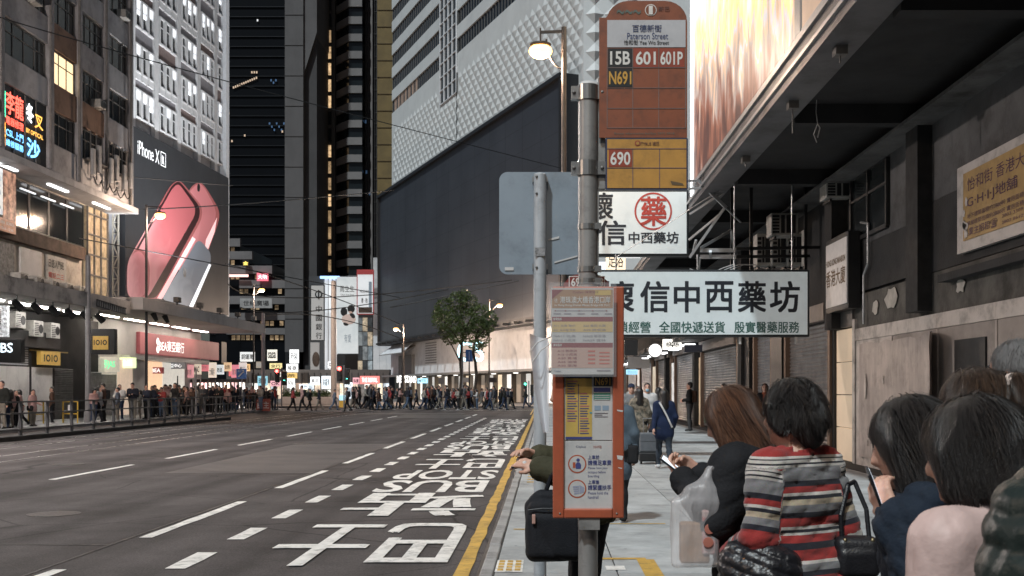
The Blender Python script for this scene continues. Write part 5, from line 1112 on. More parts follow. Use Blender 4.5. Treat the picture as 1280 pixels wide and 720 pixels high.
# steel bracket frame between the signs
bf = thing('sign_bracket', 'tangle of galvanised steel brackets holding the pharmacy signs', 'bracket', tuple(W(890, 320, 25.5)))
for (x0, y0), (x1, y1), w in (((862, 322), (907, 258), .06), ((861, 300), (900, 268), .05), ((873, 226), (908, 260), .07), ((860, 226), (900, 226), .05), ((860, 236), (900, 234), .05), ((862, 268), (905, 240), .05), ((866, 318), (870, 300), .05),
                              ((875, 313), (920, 313), .09), ((875, 321), (920, 321), .09), ((876, 310), (914, 288), .06), ((914, 288), (917, 312), .05), ((888, 314), (888, 321), .06), ((917, 320), (917, 336), .03), ((875, 322), (874, 336), .03), ((905, 258), (926, 278), .03)):
    MB().bar(W(x0, y0, 25.4 + random.uniform(0, .5)), W(x1, y1, 25.4 + random.uniform(0, .5)), w).build('steel_bar', pm, bf)
for x0, y0, x1, y1 in ((939, 228, 939, 337), (1007, 225, 1007, 337), (920, 311, 1035, 309), (920, 321, 1012, 320), (915, 232, 915, 340)): MB().bar(W(x0, y0, 26.2), W(x1, y1, 26.2), .07).build('dark_bar', blackm, bf)
for i in range(3): MB().path([W(862 + i*20 + t*14, 336 + 6*math.sin(t*1.1 + i), 24.3) for t in range(5)], .012, 5).build('cable', M('cable_white', (.5, .5, .5), .6), bf)
# big glowing billboard above the canopy edge
gb = thing('lit_billboard', 'large glowing billboard with golden streaks above canopy on right', 'billboard', (XC, 18, 6.7))
def streak_mat():
    m = bpy.data.materials.new('ad_streaks'); m.use_nodes = True; n = m.node_tree.nodes; l = m.node_tree.links; b = n['Principled BSDF']
    tc = n.new('ShaderNodeTexCoord'); mp = n.new('ShaderNodeMapping'); mp.inputs['Scale'].default_value = (1, 1.3, .5); l.new(tc.outputs['Object'], mp.inputs[0])
    nz = n.new('ShaderNodeTexNoise'); nz.inputs['Scale'].default_value = 1.6; nz.inputs['Detail'].default_value = 5; nz.inputs['Distortion'].default_value = .6; l.new(mp.outputs[0], nz.inputs[0])
    sx = n.new('ShaderNodeSeparateXYZ'); l.new(tc.outputs['Object'], sx.inputs[0])
    mr = n.new('ShaderNodeMapRange'); sk = n.new('ShaderNodeMath'); sk.operation = 'MULTIPLY_ADD'; sk.inputs[1].default_value = -.2; l.new(sx.outputs[1], sk.inputs[0]); l.new(sx.outputs[2], sk.inputs[2]); mr.inputs[1].default_value = -.6; mr.inputs[2].default_value = 2.6; mr.inputs[3].default_value = -.32; mr.inputs[4].default_value = .4; l.new(sk.outputs[0], mr.inputs[0])
    ad_ = n.new('ShaderNodeMath'); l.new(nz.outputs[0], ad_.inputs[0]); l.new(mr.outputs[0], ad_.inputs[1]); cr = n.new('ShaderNodeValToRGB'); l.new(ad_.outputs[0], cr.inputs[0])
    e = cr.color_ramp.elements; e[0].position = .15; e[0].color = (.06, .025, .02, 1); e[1].position = 1.0; e[1].color = (1, .96, .9, 1)
    for pos, c_ in ((.3, (.2, .08, .05)), (.42, (.3, .26, .24)), (.5, (.55, .36, .22)), (.56, (.45, .46, .5)), (.62, (.85, .56, .24)), (.78, (1, .8, .46))): q = e.new(pos); q.color = (*c_, 1)
    l.new(cr.outputs[0], b.inputs['Base Color']); l.new(cr.outputs[0], b.inputs['Emission Color']); b.inputs['Emission Strength'].default_value = .75; b.inputs['Roughness'].default_value = .35
    return m
MB().box(XC - .02, XC + .3, 15.9, 26.9, 6.75, 15).build('panel', streak_mat(), gb)
MB().box(XC - .04, XC + .3, 15.55, 15.88, 6.72, 15).build('frame_post', M('trim_metal', (.4, .4, .4), .4, metal=.6), gb); MB().box(XC - .07, XC + .3, 26.92, 27.1, 6.4, 15).build('end_light', E('end_light', (.9, .97, 1), 1.4), gb)
g2 = thing('lit_billboard', 'pale orange billboard at the top edge nearest the camera', 'billboard', (XC, 12, 6.7)); MB().box(XC - .02, XC + .3, 4, 15.5, 6.75, 15).build('panel', M('ad_pale_orange', (.6, .42, .3), .5, var=.3, scale=.5, emit=.35), g2)
MB().box(XC - .03, XC + .2, 4, 15.5, 6.7, 6.745).build('sill', M('trim_metal', (.4, .4, .4), .4, metal=.6), g2)
# colourful boards on the lower block beyond
for i, (c_, tx) in enumerate((((.4, .7, .9), '書店'), ((.9, .9, .88), '眼鏡'), ((.9, .7, .5), '足浴'), ((.7, .75, .8), '美容'))):
    y = 34 + i*8; s = thing('wall_advert', f'small bright sign reading {tx}, {("nearest", "second", "third", "farthest")[i]} of four between the pharmacy signs', 'sign', (XC, y, 6.7)); MB().box(XC - .9, XC, y, y + .3, 6.7, 8.4).build('board', E('wadv_%d' % i, c_, .8), s)
    text(tx, (XC - .8, y - .01, 7.2), *FR, ink, s, bold=.02, w=.7, h=.6)
for i, (px, py) in enumerate(((952, 22), (953, 160), (1026, 72))): pass
# small fittings on the beam underside
for y in (14.6, 17.4, 21.5): 
    o = thing('junction_box', f'small grey junction box under canopy edge {("nearest the camera", "above the loose cable", "beside the bracket frame")[(14.6, 17.4, 21.5).index(y)]}', 'junction box', (XC + .3, y, 6.1)); MB().box(XC + .2, XC + .36, y - .1, y + .1, 6.08, 6.2).build('box', frame_al, o); MB().tube((XC + .28, y, 6.08), (XC + .28, y, 5.7 if y == 17.4 else 5.98), .012, 6).build('stub', frame_al, o)
# ------------------------------------------------------------------ street furniture
galv = M('pole_galvanised', (.36, .35, .34), .45, metal=.45, var=.2, scale=10, dirt=.45, dscale=9, stretch=(1, 1, .4)); galv2 = M('pole_pale', (.5, .53, .56), .5, metal=.2, var=.15, scale=8, dirt=.4, dscale=10, stretch=(1, 1, .35)); clampm = M('clamp_steel', (.5, .49, .47), .3, metal=.9, var=.2, scale=20)
def rounded(x0, x1, z0, z1, r, Y, corners=(1, 1, 1, 1), n=6):
    P = []
    for (cx_, cz, a0), k in zip(((x1 - r, z1 - r, 0), (x0 + r, z1 - r, 90), (x0 + r, z0 + r, 180), (x1 - r, z0 + r, 270)), corners):
        if k: P += [Vector((cx_ + r*math.cos(R(a0 + 90*i/n)), Y, cz + r*math.sin(R(a0 + 90*i/n)))) for i in range(n + 1)]
        else: P.append(Vector(((x1, x0, x0, x1)[int(a0/90)], Y, (z1, z1, z0, z0)[int(a0/90)])))
    return P
def flat(parent, px0, py0, px1, py1, Y, mat, name, t=.002):
    a, b = W(px0, py1, Y), W(px1, py0, Y); return MB().box(a.x, b.x, Y, Y + t, a.z, b.z).build(name, mat, parent)
def tx(parent, s, px0, py0, px1, py1, Y, mat, bold=.0, name='lettering'):
    a, b = W(px0, py1, Y), W(px1, py0, Y); return text(s, (a.x, Y, a.z), *FR, mat, parent, name, bold=bold, w=b.x - a.x, h=b.z - a.z)
BY = 5.0
bp = thing('bus_stop_pole', 'tall grey bus stop pole with brown and yellow route plates', 'bus stop', (W(735, 0, BY).x, BY, 0)); px_ = W(735, 0, BY).x
top = W(735, 107, BY).z
MB().tube((px_, BY, 0), (px_, BY, top), .045, 24).build('pole', galv, bp, smooth=True); MB().ball((px_, BY, top), .046, 16, sq=(1, 1, .45)).build('pole_cap', whitem, bp, smooth=True)
for y in (117, 211): z = W(0, y, BY).z; MB().tube((px_, BY, z - .034), (px_, BY, z + .034), .05, 24).box(px_ - .078, px_ - .04, BY - .02, BY + .02, z - .03, z + .03).box(px_ + .04, px_ + .085, BY - .022, BY + .02, z - .03, z + .03).build('clamp', clampm, bp); MB().ball((px_ - .065, BY - .023, z), .009, 8).ball((px_ + .065, BY - .025, z), .009, 8).build('bolt', frame_al, bp)
for y in (284, 337, 352): z = W(0, y, BY).z; MB().tube((px_, BY, z - .013), (px_, BY, z + .013), .0485, 24).box(px_ + .03, px_ + .06, BY - .045, BY - .01, z - .014, z + .014).build('strap_clamp', clampm, bp)
MB().box(px_ + .04, px_ + .05, BY - .012, BY + .012, W(0, 335, BY).z, W(0, 240, BY).z).build('strap_bar', galv, bp)
a, b = W(747, 237, BY), W(757, 96, BY); MB().box(a.x, b.x, BY - .005, BY + .02, a.z, b.z).build('mounting_channel', galv, bp, bev=.004)
# brown flag
FY = BY - .03
fb = M('flag_brown', (.25, .075, .035), .5, var=.18, scale=14, dirt=.35, dscale=14, coat=.2); a, b = W(749, 172, FY), W(859, 1, FY)
P = [W(749, 172, FY), W(859, 172, FY), W(859, 28, FY)] + [W(831 + 28*math.cos(R(t)), 27 + 26*-math.sin(R(t)), FY) for t in (15, 30, 45, 60, 75, 90)] + [W(786 + 28*math.cos(R(t)), 27 - 26*math.sin(R(t)), FY) for t in (90, 105, 120, 135, 150, 165)] + [W(757, 22, FY), W(749, 22, FY)]
fl_ = MB().prism(P, (0, .012, 0)).build('route_plate', fb, bp)
Z1 = FY - .002
flat(fl_, 759, 25, 857, 59, Z1, M('flag_white', (.5, .5, .52), .5, var=.1, scale=10, dirt=.2, dscale=12), 'name_panel')
navy = M('print_navy', (.03, .05, .14), .6); grid = M('print_greyline', (.2, .15, .14), .6); fw = M('print_white2', (.72, .7, .66), .5, var=.1, scale=20); fred = M('print_red', (.3, .055, .03), .5); fblk = M('print_black', (.012, .014, .016), .5); famb = M('print_amber', (.6, .33, .06), .5)
Z2 = Z1 - .0015
tx(fl_, '百德新街', 790.5, 31, 827, 40, Z2, navy, .012); tx(fl_, 'Paterson Street', 784, 41, 835, 49, Z2, navy, .004); tx(fl_, '怡和街 Yee Wo Street', 780, 50, 836, 56, Z2, fblk, .01)
for x in (759, 791, 823.5, 857): flat(fl_, x - .35, 60, x + .35, 160, Z1, grid, 'grid_line')
for y in (84.5, 110, 135.5, 160): flat(fl_, 759, y - .35, 857, y + .35, Z1, grid, 'grid_line')
for s_, x0, y0, bgm, tm in (('15B', 760, 60.5, fblk, fw), ('601', 792, 60.5, fred, fw), ('601P', 824.3, 60.5, fred, fw), ('N691', 760, 85.2, fblk, famb)):
    flat(fl_, x0, y0, x0 + 30.5, y0 + 23.4, Z1, bgm, 'route_tile'); n = len(s_); w = 25 if n == 3 else 28; tx(fl_, s_, x0 + 15.2 - w/2, y0 + 3.6, x0 + 15.2 + w/2, y0 + 20.5, Z2, tm, .022)
c = W(813.5, 12.5, Z1); MB().tube(c, c + Vector((0, .002, 0)), .027, 24).build('emblem_disc', fw, fl_); MB().tube(c - Vector((0, .001, 0)), c + Vector((0, .001, 0)), .0235, 24).build('emblem_inner', fb, fl_); tx(fl_, '1', 811, 7, 816, 18, Z1 - .003, fw, .03, 'emblem_mark')
tx(fl_, '新巴', 823, 8, 837, 14, Z1, M('flag_dark_print', (.12, .05, .04), .6), .01); tx(fl_, '~~~', 771, 12, 801, 18, Z1, M('flag_teal', (.1, .13, .11), .6), 0, 'wave_mark')
tx(fl_, 'Route information hotline 2873 0818', 768, 165.5, 843, 168, Z1, M('flag_teal', (.1, .13, .11), .6))
fy = MB().prism(rounded(W(757, 0, FY).x, W(860, 0, FY).x, W(0, 237, FY).z, W(0, 172.6, FY).z, .006, FY), (0, .012, 0)).build('route_plate', M('flag_blue_edge', (.03, .04, .09), .5), bp)
flat(fy, 759, 174, 858, 235, Z1, M('flag_yellow', (.52, .27, .06), .5, var=.15, scale=12, dirt=.35, dscale=13), 'yellow_face')
for x in (791, 824.5): flat(fy, x - .3, 186, x + .3, 235, Z2, navy, 'grid_line')
for y in (186, 210): flat(fy, 759, y - .3, 858, y + .3, Z2, navy, 'grid_line')
flat(fy, 761, 187, 790, 208.5, Z2, fred, 'route_tile'); tx(fy, '690', 763, 189.5, 788, 206.5, Z2 - .001, fw, .02); tx(fy, 'CITYBUS 城巴', 797, 177, 824, 182, Z2, M('flag_dark_print', (.12, .05, .04), .6), .01)
c = W(797, 179, Z2); MB().tube(c, c + Vector((0, .001, 0)), .013, 16).build('emblem_disc', fred, fy); MB().tube(c - Vector((0, .001, 0)), c, .008, 16).build('emblem_inner', M('flag_yellow', (.52, .27, .06), .5), fy)
a = W(838, 228, Z2); MB().prism([W(838, 226, Z2), W(853, 229, Z2), W(855, 232, Z2), W(840, 231, Z2)], (0, .001, 0)).build('torn_sticker', M('sticker_dark', (.12, .08, .04), .7), fy)
# maroon little flag behind the timetable panel
mf = MB().prism([W(703, 362, 5.08), W(763, 362, 5.08), W(760, 352, 5.08), W(752, 345, 5.08), W(745, 343, 5.08), W(720, 343, 5.08), W(712, 346, 5.08), W(705, 354, 5.08)], (0, .01, 0)).build('maroon_plate', M('flag_maroon', (.2, .035, .03), .5), bp)
flat(mf, 711, 345, 756, 361, 5.078, fw, 'number_border'); flat(mf, 712, 346, 755, 361, 5.076, M('flag_maroon', (.2, .035, .03), .5), 'number_field'); tx(mf, '69', 714, 347, 725, 358, 5.074, fw, .02); tx(mf, '73', 744, 347, 754, 358, 5.074, fw, .02)
# orange timetable case
PY = 4.9
pn = thing('timetable_case', 'orange framed bus timetable case on the grey pole', 'information panel', (W(735, 648, PY).x, PY, W(0, 648, PY).z))
org_ = M('case_orange', (.4, .095, .045), .42, var=.15, scale=9, dirt=.25, dscale=14, coat=.3)
A, B = W(691, 648, PY), W(780, 358, PY); C_, D_ = W(705, 636, PY), W(766, 372, PY)
m = MB().box(A.x, C_.x, PY, PY + .05, A.z, B.z).box(D_.x, B.x, PY, PY + .05, A.z, B.z).box(C_.x, D_.x, PY + .001, PY + .049, A.z, C_.z).box(C_.x, D_.x, PY + .001, PY + .049, D_.z, B.z)
m.build('frame', org_, pn, bev=.006); MB().box(C_.x, D_.x, PY + .02, PY + .045, C_.z, D_.z).build('back_board', whitem, pn)
for x in (700, 771): c = W(x, 642, PY); MB().ball((c.x, PY - .001, c.z), .005, 10, sq=(1, .5, 1)).build('screw', clampm, pn)
z = W(0, 655, PY).z; MB().box(px_ - .045, px_ + .05, PY + .01, BY + .06, z - .028, z + .028).build('pole_bracket', galv, pn)
for (x0, y0, x1, y1) in ((771, 511, 779, 515), (771, 568, 779, 575), (772, 583, 778, 586)): MB().prism([W(x0, y0 + 1, PY - .001), W(x1, y0 + 2, PY - .001), W(x1 - 1, y1, PY - .001), W(x0 + 1, y1 - 1, PY - .001)], (0, .0008, 0)).build('paint_chip', whitem, pn)
SY1 = PY + .017; S2 = SY1 - .001; S3 = SY1 - .002
tab = M('sheet_white', (.52, .51, .5), .5, var=.1, scale=14, dirt=.25, dscale=10); tyel = M('sheet_yellow', (.55, .38, .1), .5, var=.12, scale=20); blu = M('print_blue', (.05, .06, .2), .6); pink_ = M('print_pinkline', (.4, .12, .18), .6); grn = M('print_green', (.1, .26, .2), .6)
up = MB().box(W(706, 0, SY1).x, W(765, 0, SY1).x, SY1, SY1 + .001, W(0, 550, SY1).z, W(0, 440, SY1).z).build('timetable_sheet', tab, pn)
flat(up, 707, 472, 740, 548, S2, tyel, 'yellow_block'); flat(up, 707, 470, 740, 473, S2, blu, 'rule', .0008); flat(up, 707, 546, 740, 549, S3, blu, 'rule', .0008)
for i in range(22):
    y = 476 + i*3.1
    if i < 17: flat(up, 709, y, 709 + random.uniform(8, 13), y + 1.2, S3, pink_ if i % 4 == 0 else blu, 'text_line', .0006)
    if 4 < i: flat(up, 725, y, 725 + random.uniform(8, 12), y + 1.2, S3, pink_ if i % 5 == 0 else blu, 'text_line', .0006)
flat(up, 722.6, 480, 723.4, 542, S3, blu, 'rule', .0008); flat(up, 737, 515, 740, 517, S3, M('print_teal', (.1, .3, .35), .6), 'mark', .0008)
flat(up, 742, 470.5, 765, 483, S2, fblk, 'route_tile'); tx(up, 'N691', 744, 472, 763, 481.5, S3, famb, .01); flat(up, 742, 484.5, 763, 490, S2, blu, 'heading', .0008); flat(up, 742, 491, 763, 500, S2, grn, 'green_block', .0008); flat(up, 743, 507, 751, 513, S2, M('print_paleblue', (.25, .33, .42), .6), 'box', .0008); flat(up, 753, 507, 761, 513, S2, M('print_paleblue', (.25, .33, .42), .6), 'box', .0008)
for i in range(3): flat(up, 743, 494 + i*2.6, 762, 494.8 + i*2.6, S3, tab, 'text_line', .0006); flat(up, 743, 516 + i*2.2, 743 + random.uniform(8, 18), 516.7 + i*2.2, S3, M('print_dim', (.25, .22, .25), .6), 'text_line', .0006)
lo_ = MB().box(W(706, 0, SY1).x, W(765, 0, SY1).x, SY1, SY1 + .001, W(0, 636, SY1).z, W(0, 552, SY1).z).build('notice_sheet', tab, pn)
tx(lo_, 'Citybus', 720, 557, 732, 560.5, S2, navy); tx(lo_, 'NWFB', 742, 557, 752, 560.5, S2, fred)
for cyy, k in ((580, 0), (611, 1)):
    c = W(721.5, cyy, S2); MB().tube(c, c + Vector((0, .0008, 0)), .042, 28).build('icon_ring', M('icon_red', (.4, .09, .04), .5), lo_); MB().tube(c - Vector((0, .0008, 0)), c, .036, 28).build('icon_field', tab, lo_)
    if k == 0:
        MB().ball((c.x + .004, c.y - .0015, c.z + .018), .008, 10, sq=(1, .05, 1)).build('icon_person', blu, lo_); MB().prism([Vector((c.x + x*.001, c.y - .0018, c.z + z_*.001)) for x, z_ in ((-6, -22), (16, -22), (18, -4), (10, 8), (-2, 8), (-8, -4))], (0, .0005, 0)).build('icon_person', blu, lo_); MB().prism([Vector((c.x + x*.001, c.y - .0016, c.z + z_*.001)) for x, z_ in ((-20, -18), (-8, -18), (-8, 8), (-20, 8))], (0, .0005, 0)).build('icon_box', M('icon_red', (.4, .09, .04), .5), lo_)
    else:
        for i in range(4): MB().prism([Vector((c.x + x*.001, c.y - .0018, c.z + z_*.001)) for x, z_ in ((-20 + i*2, 12 - i*10), (8, 14 - i*10), (8, 7 - i*10), (-20 + i*2, 5 - i*10))], (0, .0005, 0)).build('icon_finger', M('icon_hand', (.3, .32, .42), .6), lo_)
        MB().prism([Vector((c.x + x*.001, c.y - .0018, c.z + z_*.001)) for x, z_ in ((10, 18), (32, 6), (30, -16), (10, -22))], (0, .0005, 0)).build('icon_palm', M('icon_hand', (.3, .32, .42), .6), lo_)
    for j, (s_, x1, b_) in enumerate((('上車前' if k == 0 else '上車後', 749, .03), ('請備足車費' if k == 0 else '請緊握扶手', 764, .03), ('Please have your' if k == 0 else 'Please hold the', 760, 0), ('octopus before' if k == 0 else 'handrail', 757 if k == 0 else 748, 0), ('boarding', 749, 0))):
        if k and j == 4: continue
        tx(lo_, s_, 735, (569, 575.2, 583.5, 588.5, 593.5)[j] + 31*k, x1, (574, 581.5, 587, 592.5, 597.5)[j] + 31*k, S2, blu, b_)
# plastic sleeve with the bridge timetable, clipped in front
LY = 4.86
sl = thing('timetable_sleeve', 'clear sleeve holding white, yellow and maroon bus timetable sheet', 'poster', (W(728, 470, LY).x, LY, W(0, 470, LY).z))
flat(sl, 689, 360, 767, 468, LY, tab, 'sheet', .0015); L1, L2 = LY - .001, LY - .002
gld = M('print_goldbrown', (.36, .2, .1), .5, var=.1, scale=20); mar = M('print_maroon', (.22, .03, .035), .5); ppk = M('print_palepink', (.5, .33, .27), .5)
flat(sl, 690, 362, 766, 385, L1, gld, 'header', .0008); tx(sl, '往', 693, 373, 697, 378, L2, fw); tx(sl, '港珠澳大橋香港口岸', 700, 370.5, 763, 379, L2, fw, .015); tx(sl, 'to Hong Kong-Zhuhai-Macao Bridge HK Port', 693, 380, 762, 383.5, L2, fw, .005); tx(sl, 'Cityflyer 機場快線', 716, 363.5, 748, 367, L2, mar)
MB().prism([W(690, 362, L2), W(704, 362, L2), W(690, 374, L2)], (0, .0008, 0)).build('corner_flash', mar, sl); flat(sl, 744, 363, 764, 369, L2, tyel, 'tag', .0006)
flat(sl, 694, 388, 760, 388.8, L1, M('print_dim', (.25, .22, .25), .6), 'route_line', .0006)
for x in (694, 707, 724, 741, 758): c = W(x, 388.4, L2); MB().tube(c, c + Vector((0, .0006, 0)), .003, 8).build('stop_dot', mar, sl); flat(sl, x - 2, 391.5, x + 7, 393, L1, M('print_dim', (.25, .22, .25), .6), 'text_line', .0006)
flat(sl, 690, 396, 766, 402, L1, mar, 'bar', .0008); tx(sl, '機場路線', 691.5, 397, 702, 400.5, L2, fw); flat(sl, 690, 402, 766, 415, L1, M('sheet_yellow2', (.58, .42, .18), .5), 'band', .0008); flat(sl, 690, 428.5, 766, 434.5, L1, mar, 'bar', .0008); tx(sl, '通宵路線', 691.5, 429.5, 702, 433, L2, fw); flat(sl, 690, 434.5, 766, 460, L1, ppk, 'band', .0008)
for i, (l_, r_) in enumerate((('A11 北角 灣仔', 'A22 藍田 九龍'), ('A21 尖沙咀 旺角', 'A29 將軍澳'), ('NA11 北角', 'NA28 將軍澳'), ('NA12 小西灣', 'NA29 寶林'))):
    y = 405.5 + i*5.3 + (2.2 if i > 1 else 0); tx(sl, l_, 692, y, 719, y + 3, L2, M('print_dim', (.2, .12, .12), .6)); tx(sl, r_, 729, y, 757, y + 3, L2, M('print_dim', (.2, .12, .12), .6))
for i in range(5): tx(sl, ('A10 鴨脷洲', 'A12 小西灣', 'A20 黃埔', 'A26 油塘', 'A30 荃灣')[i], 697, 437 + i*4.6, 721, 440 + i*4.6, L2, mar)
for i in range(4): flat(sl, 735, 438 + i*5, 744, 440 + i*5, L2, M('print_redtext', (.5, .12, .08), .6), 'text_line', .0006); flat(sl, 749, 440 + i*4.5, 762, 441.6 + i*4.5, L2, M('print_redtext', (.5, .12, .08), .6), 'text_line', .0006)
tx(sl, 'Citybus', 693, 462.5, 701, 465.5, L2, navy); flat(sl, 746, 462.5, 763, 463.6, L2, M('print_dim', (.25, .22, .25), .6), 'text_line', .0006)
clear = M('clear_plastic', (.85, .87, .9), .12, var=.02, alpha=.16, spec=.7)
a, b = W(686, 471, LY - .004), W(770.5, 353, LY - .004)
MB().quad((a.x, LY - .004, a.z), (b.x, LY - .006, a.z), (b.x, LY - .004, b.z), (a.x, LY - .003, b.z)).build('clear_cover', clear, sl)
# curled loose poster at the left of the case
cp = thing('curled_poster', 'white curled paper sheet hanging at left of the timetable case', 'poster', tuple(W(680, 540, 4.95)))
m = MB(); n = 9; k = 7
g = [[W(662 + 24*i/n + 17*(j/k)**1.6*(1 - i/n), 424 + 117*j/k - 7*(1 - i/n)*(1 - j/k)**2, 4.95) + Vector((0, .08*math.sin(math.pi*i/n)*(1 - .5*j/k), 0)) for i in range(n + 1)] for j in range(k + 1)]
for j in range(k):
    for i in range(n): m.quad(g[j][i], g[j][i+1], g[j+1][i+1], g[j+1][i])
m.build('sheet', M('paper_translucent', (.72, .73, .76), .35, var=.1, scale=4, alpha=.82), cp, smooth=True); MB().path([W(662, 440, 4.93), W(672, 428, 4.93), W(690, 420, 4.93)], .003, 5).path([W(666, 452, 4.93), W(676, 438, 4.93), W(690, 428, 4.93)], .003, 5).build('string', whitem, cp)
# second pole with the back of a road sign
sp2 = thing('road_sign', 'back of blue grey road sign plate on pale pole left of bus stop', 'sign', (W(675, 0, 6.4).x, 6.4, 0)); x2 = W(675, 0, 6.4).x
MB().tube((x2, 6.4, 0), (x2, 6.4, W(0, 219, 6.4).z), .038, 20).ball((x2, 6.4, W(0, 219, 6.4).z), .038, 14, sq=(1, 1, .4)).build('pole', galv2, sp2, smooth=True)
a, b = W(624, 343, 6.46), W(737, 215, 6.46); MB().prism(rounded(a.x, b.x, a.z, b.z, .05, 6.46), (0, .006, 0)).build('plate', M('sign_back', (.3, .36, .42), .45, metal=.25, var=.15, scale=3, dirt=.25, dscale=6), sp2)
for y in (222, 243, 318, 335): z = W(0, y, 6.4).z; MB().ball((x2 - .02, 6.363, z), .008, 8).build('bolt', frame_al, sp2)
MB().box(x2 - .045, x2 + .045, 6.40, 6.459, W(0, 333, 6.4).z - .015, W(0, 333, 6.4).z + .015).box(x2 - .045, x2 + .045, 6.40, 6.459, W(0, 224, 6.4).z - .015, W(0, 224, 6.4).z + .015).build('clamp', clampm, sp2)
flat(sp2, 631, 334, 642, 338, 6.455, whitem, 'sticker'); MB().prism([W(693, 327, 6.455), W(722, 319, 6.455), W(722, 321, 6.455), W(693, 329, 6.455)], (0, .002, 0)).build('tape', whitem, sp2); MB().prism([W(685, 299, 6.455), W(699, 295, 6.455), W(699, 298, 6.455), W(686, 301, 6.455)], (0, .002, 0)).build('tape', whitem, sp2)
z = W(0, 320, 6.36).z; MB().box(x2 - .03, x2 + .03, 6.358, 6.362, z, z + .05).build('sticker', M('sticker_grey', (.35, .35, .36), .6, var=.7, scale=60), sp2)
# ------------------------------------------------------------------ street lamps
lampm = M('lamp_pole', (.1, .085, .075), .4, metal=.6, var=.2); dark_pole = M('pole_black', (.02, .02, .022), .5, var=.2)
def street_lamp(x, y, h, arm, lab, r=.075, mat=lampm, power=900, col=(1, .74, .56), zb=0.0, hs=.95, glow=4.5):
    o = thing('street_lamp', lab, 'street lamp', (x, y, zb), 'street lamps along the road')
    MB().tube((x, y, zb), (x, y, h), r, 14, r*.85).build('pole', mat, o, smooth=True); MB().tube((x, y, zb), (x, y, zb + .9), r*1.5, 14).build('pole_base', mat, o, smooth=True)
    s = 1 if arm > 0 else -1; L = abs(arm)
    MB().bar((x, y, h - .1), (x + s*L, y, h - .12), .06).path([(x, y, h - 1.0)] + [(x + s*.75*L*math.sin(t*.26), y, h - 1.0 + .72*(1 - math.cos(t*.26))) for t in range(1, 7)], .025, 6).tube((x + s*L, y, h - .02), (x + s*L, y, h - .42), .02, 6).build('arm', mat, o)
    hx = x + s*L*1.0; hz = h - .52*hs - .08
    MB().ball((hx, y, hz + .17*hs), .25*hs, 16, sq=(1.1, .8, .3)).build('lamp_housing', mat, o, smooth=True)
    MB().ball((hx, y, hz), .27*hs, 16, sq=(1.1, .85, .7)).build('lamp_glass', E('lamp_glow', (1.0, .5, .14), glow), o, smooth=True)
    ld = bpy.data.lights.new('lamp_light', 'POINT'); ld.energy = power; ld.color = col; ld.shadow_soft_size = .25; lo = bpy.data.objects.new('lamp_light', ld); COL.objects.link(lo); lo.parent = o; lo.location = (hx - x, 0, hz - zb - .25)
    return o
a = W(705, 34, 25.7); street_lamp(a.x, 25.7, a.z, -.56, 'lit street lamp on tall pole behind the bus stop', power=600)
a = W(183, 256, 56.5); street_lamp(a.x, 56.5, a.z, .72, 'lit street lamp on black pole in front of phone billboard', mat=dark_pole, power=1300)
a = W(317, 355, 100); street_lamp(a.x, 100, a.z, .75, 'lit street lamp on slim pole beyond bank canopy', mat=dark_pole, power=4500)
a = W(505, 405, 120); street_lamp(a.x, 120, a.z, -.9, 'lit street lamp by department store left corner', mat=lampm, power=6000)
a = W(610, 372, 100); street_lamp(a.x, 102, a.z, 1.0, 'lit street lamp half hidden behind the tree', mat=lampm, power=4500)
street_lamp(-20.9, 28, 11, .8, 'street lamp on far pavement out of view to the left', mat=dark_pole, power=8500, col=(1, .87, .8))  # unseen lamp added to light the left facades
street_lamp(.3, -3.0, 10.2, -.6, 'street lamp behind the bus queue out of view', power=700, col=(1, .86, .7))  # unseen lamp added to light the queue from behind
street_lamp(-20.9, -2, 11, .8, 'street lamp on far pavement behind the viewpoint', mat=dark_pole, power=2600)  # unseen lamp added for more light from behind on the left
def plain_pole(px, ytop, Y, r, mat, lab, zb=0.0, name='pole', cap_=True):
    a = W(px, ytop, Y); o = thing(name, lab, 'pole', (a.x, Y, zb)); MB().tube((a.x, Y, zb), (a.x, Y, a.z), r, 14, r*.85).build('shaft', mat, o, smooth=True)
    MB().tube((a.x, Y, zb), (a.x, Y, zb + .5), r*1.35, 14).build('base', mat, o, smooth=True); MB().ball((a.x, Y, a.z), r*.85, 10, sq=(1, 1, .5)).build('cap', mat, o); return o
gp = M('pole_grey', (.22, .22, .23), .5, var=.2); pp = M('pole_palegrey', (.42, .4, .4), .5, var=.15)
plain_pole(110, 320, 49.6, .13, gp, 'grey pole standing before the black projecting sign', .03); plain_pole(417, 352, 108, .3, pp, 'tall thick pale pole at centre of junction'); plain_pole(329, 392, 84, .16, pp, 'pale pole beside the bank canopy tip'); plain_pole(38, 442, 46, .05, dark_pole, 'thin dark pole in front of pale hoarding', .03); plain_pole(503, 430, 118, .12, dark_pole, 'thin dark pole beside department store lamp')
plain_pole(577, 408, 96, .16, pp, 'pale pole standing in front of the left tree trunk'); plain_pole(222, 470, 62, .04, dark_pole, 'slim dark post within waiting crowd', .03); plain_pole(245, 462, 60, .05, gp, 'slim grey post with small brown plate in crowd', .03)
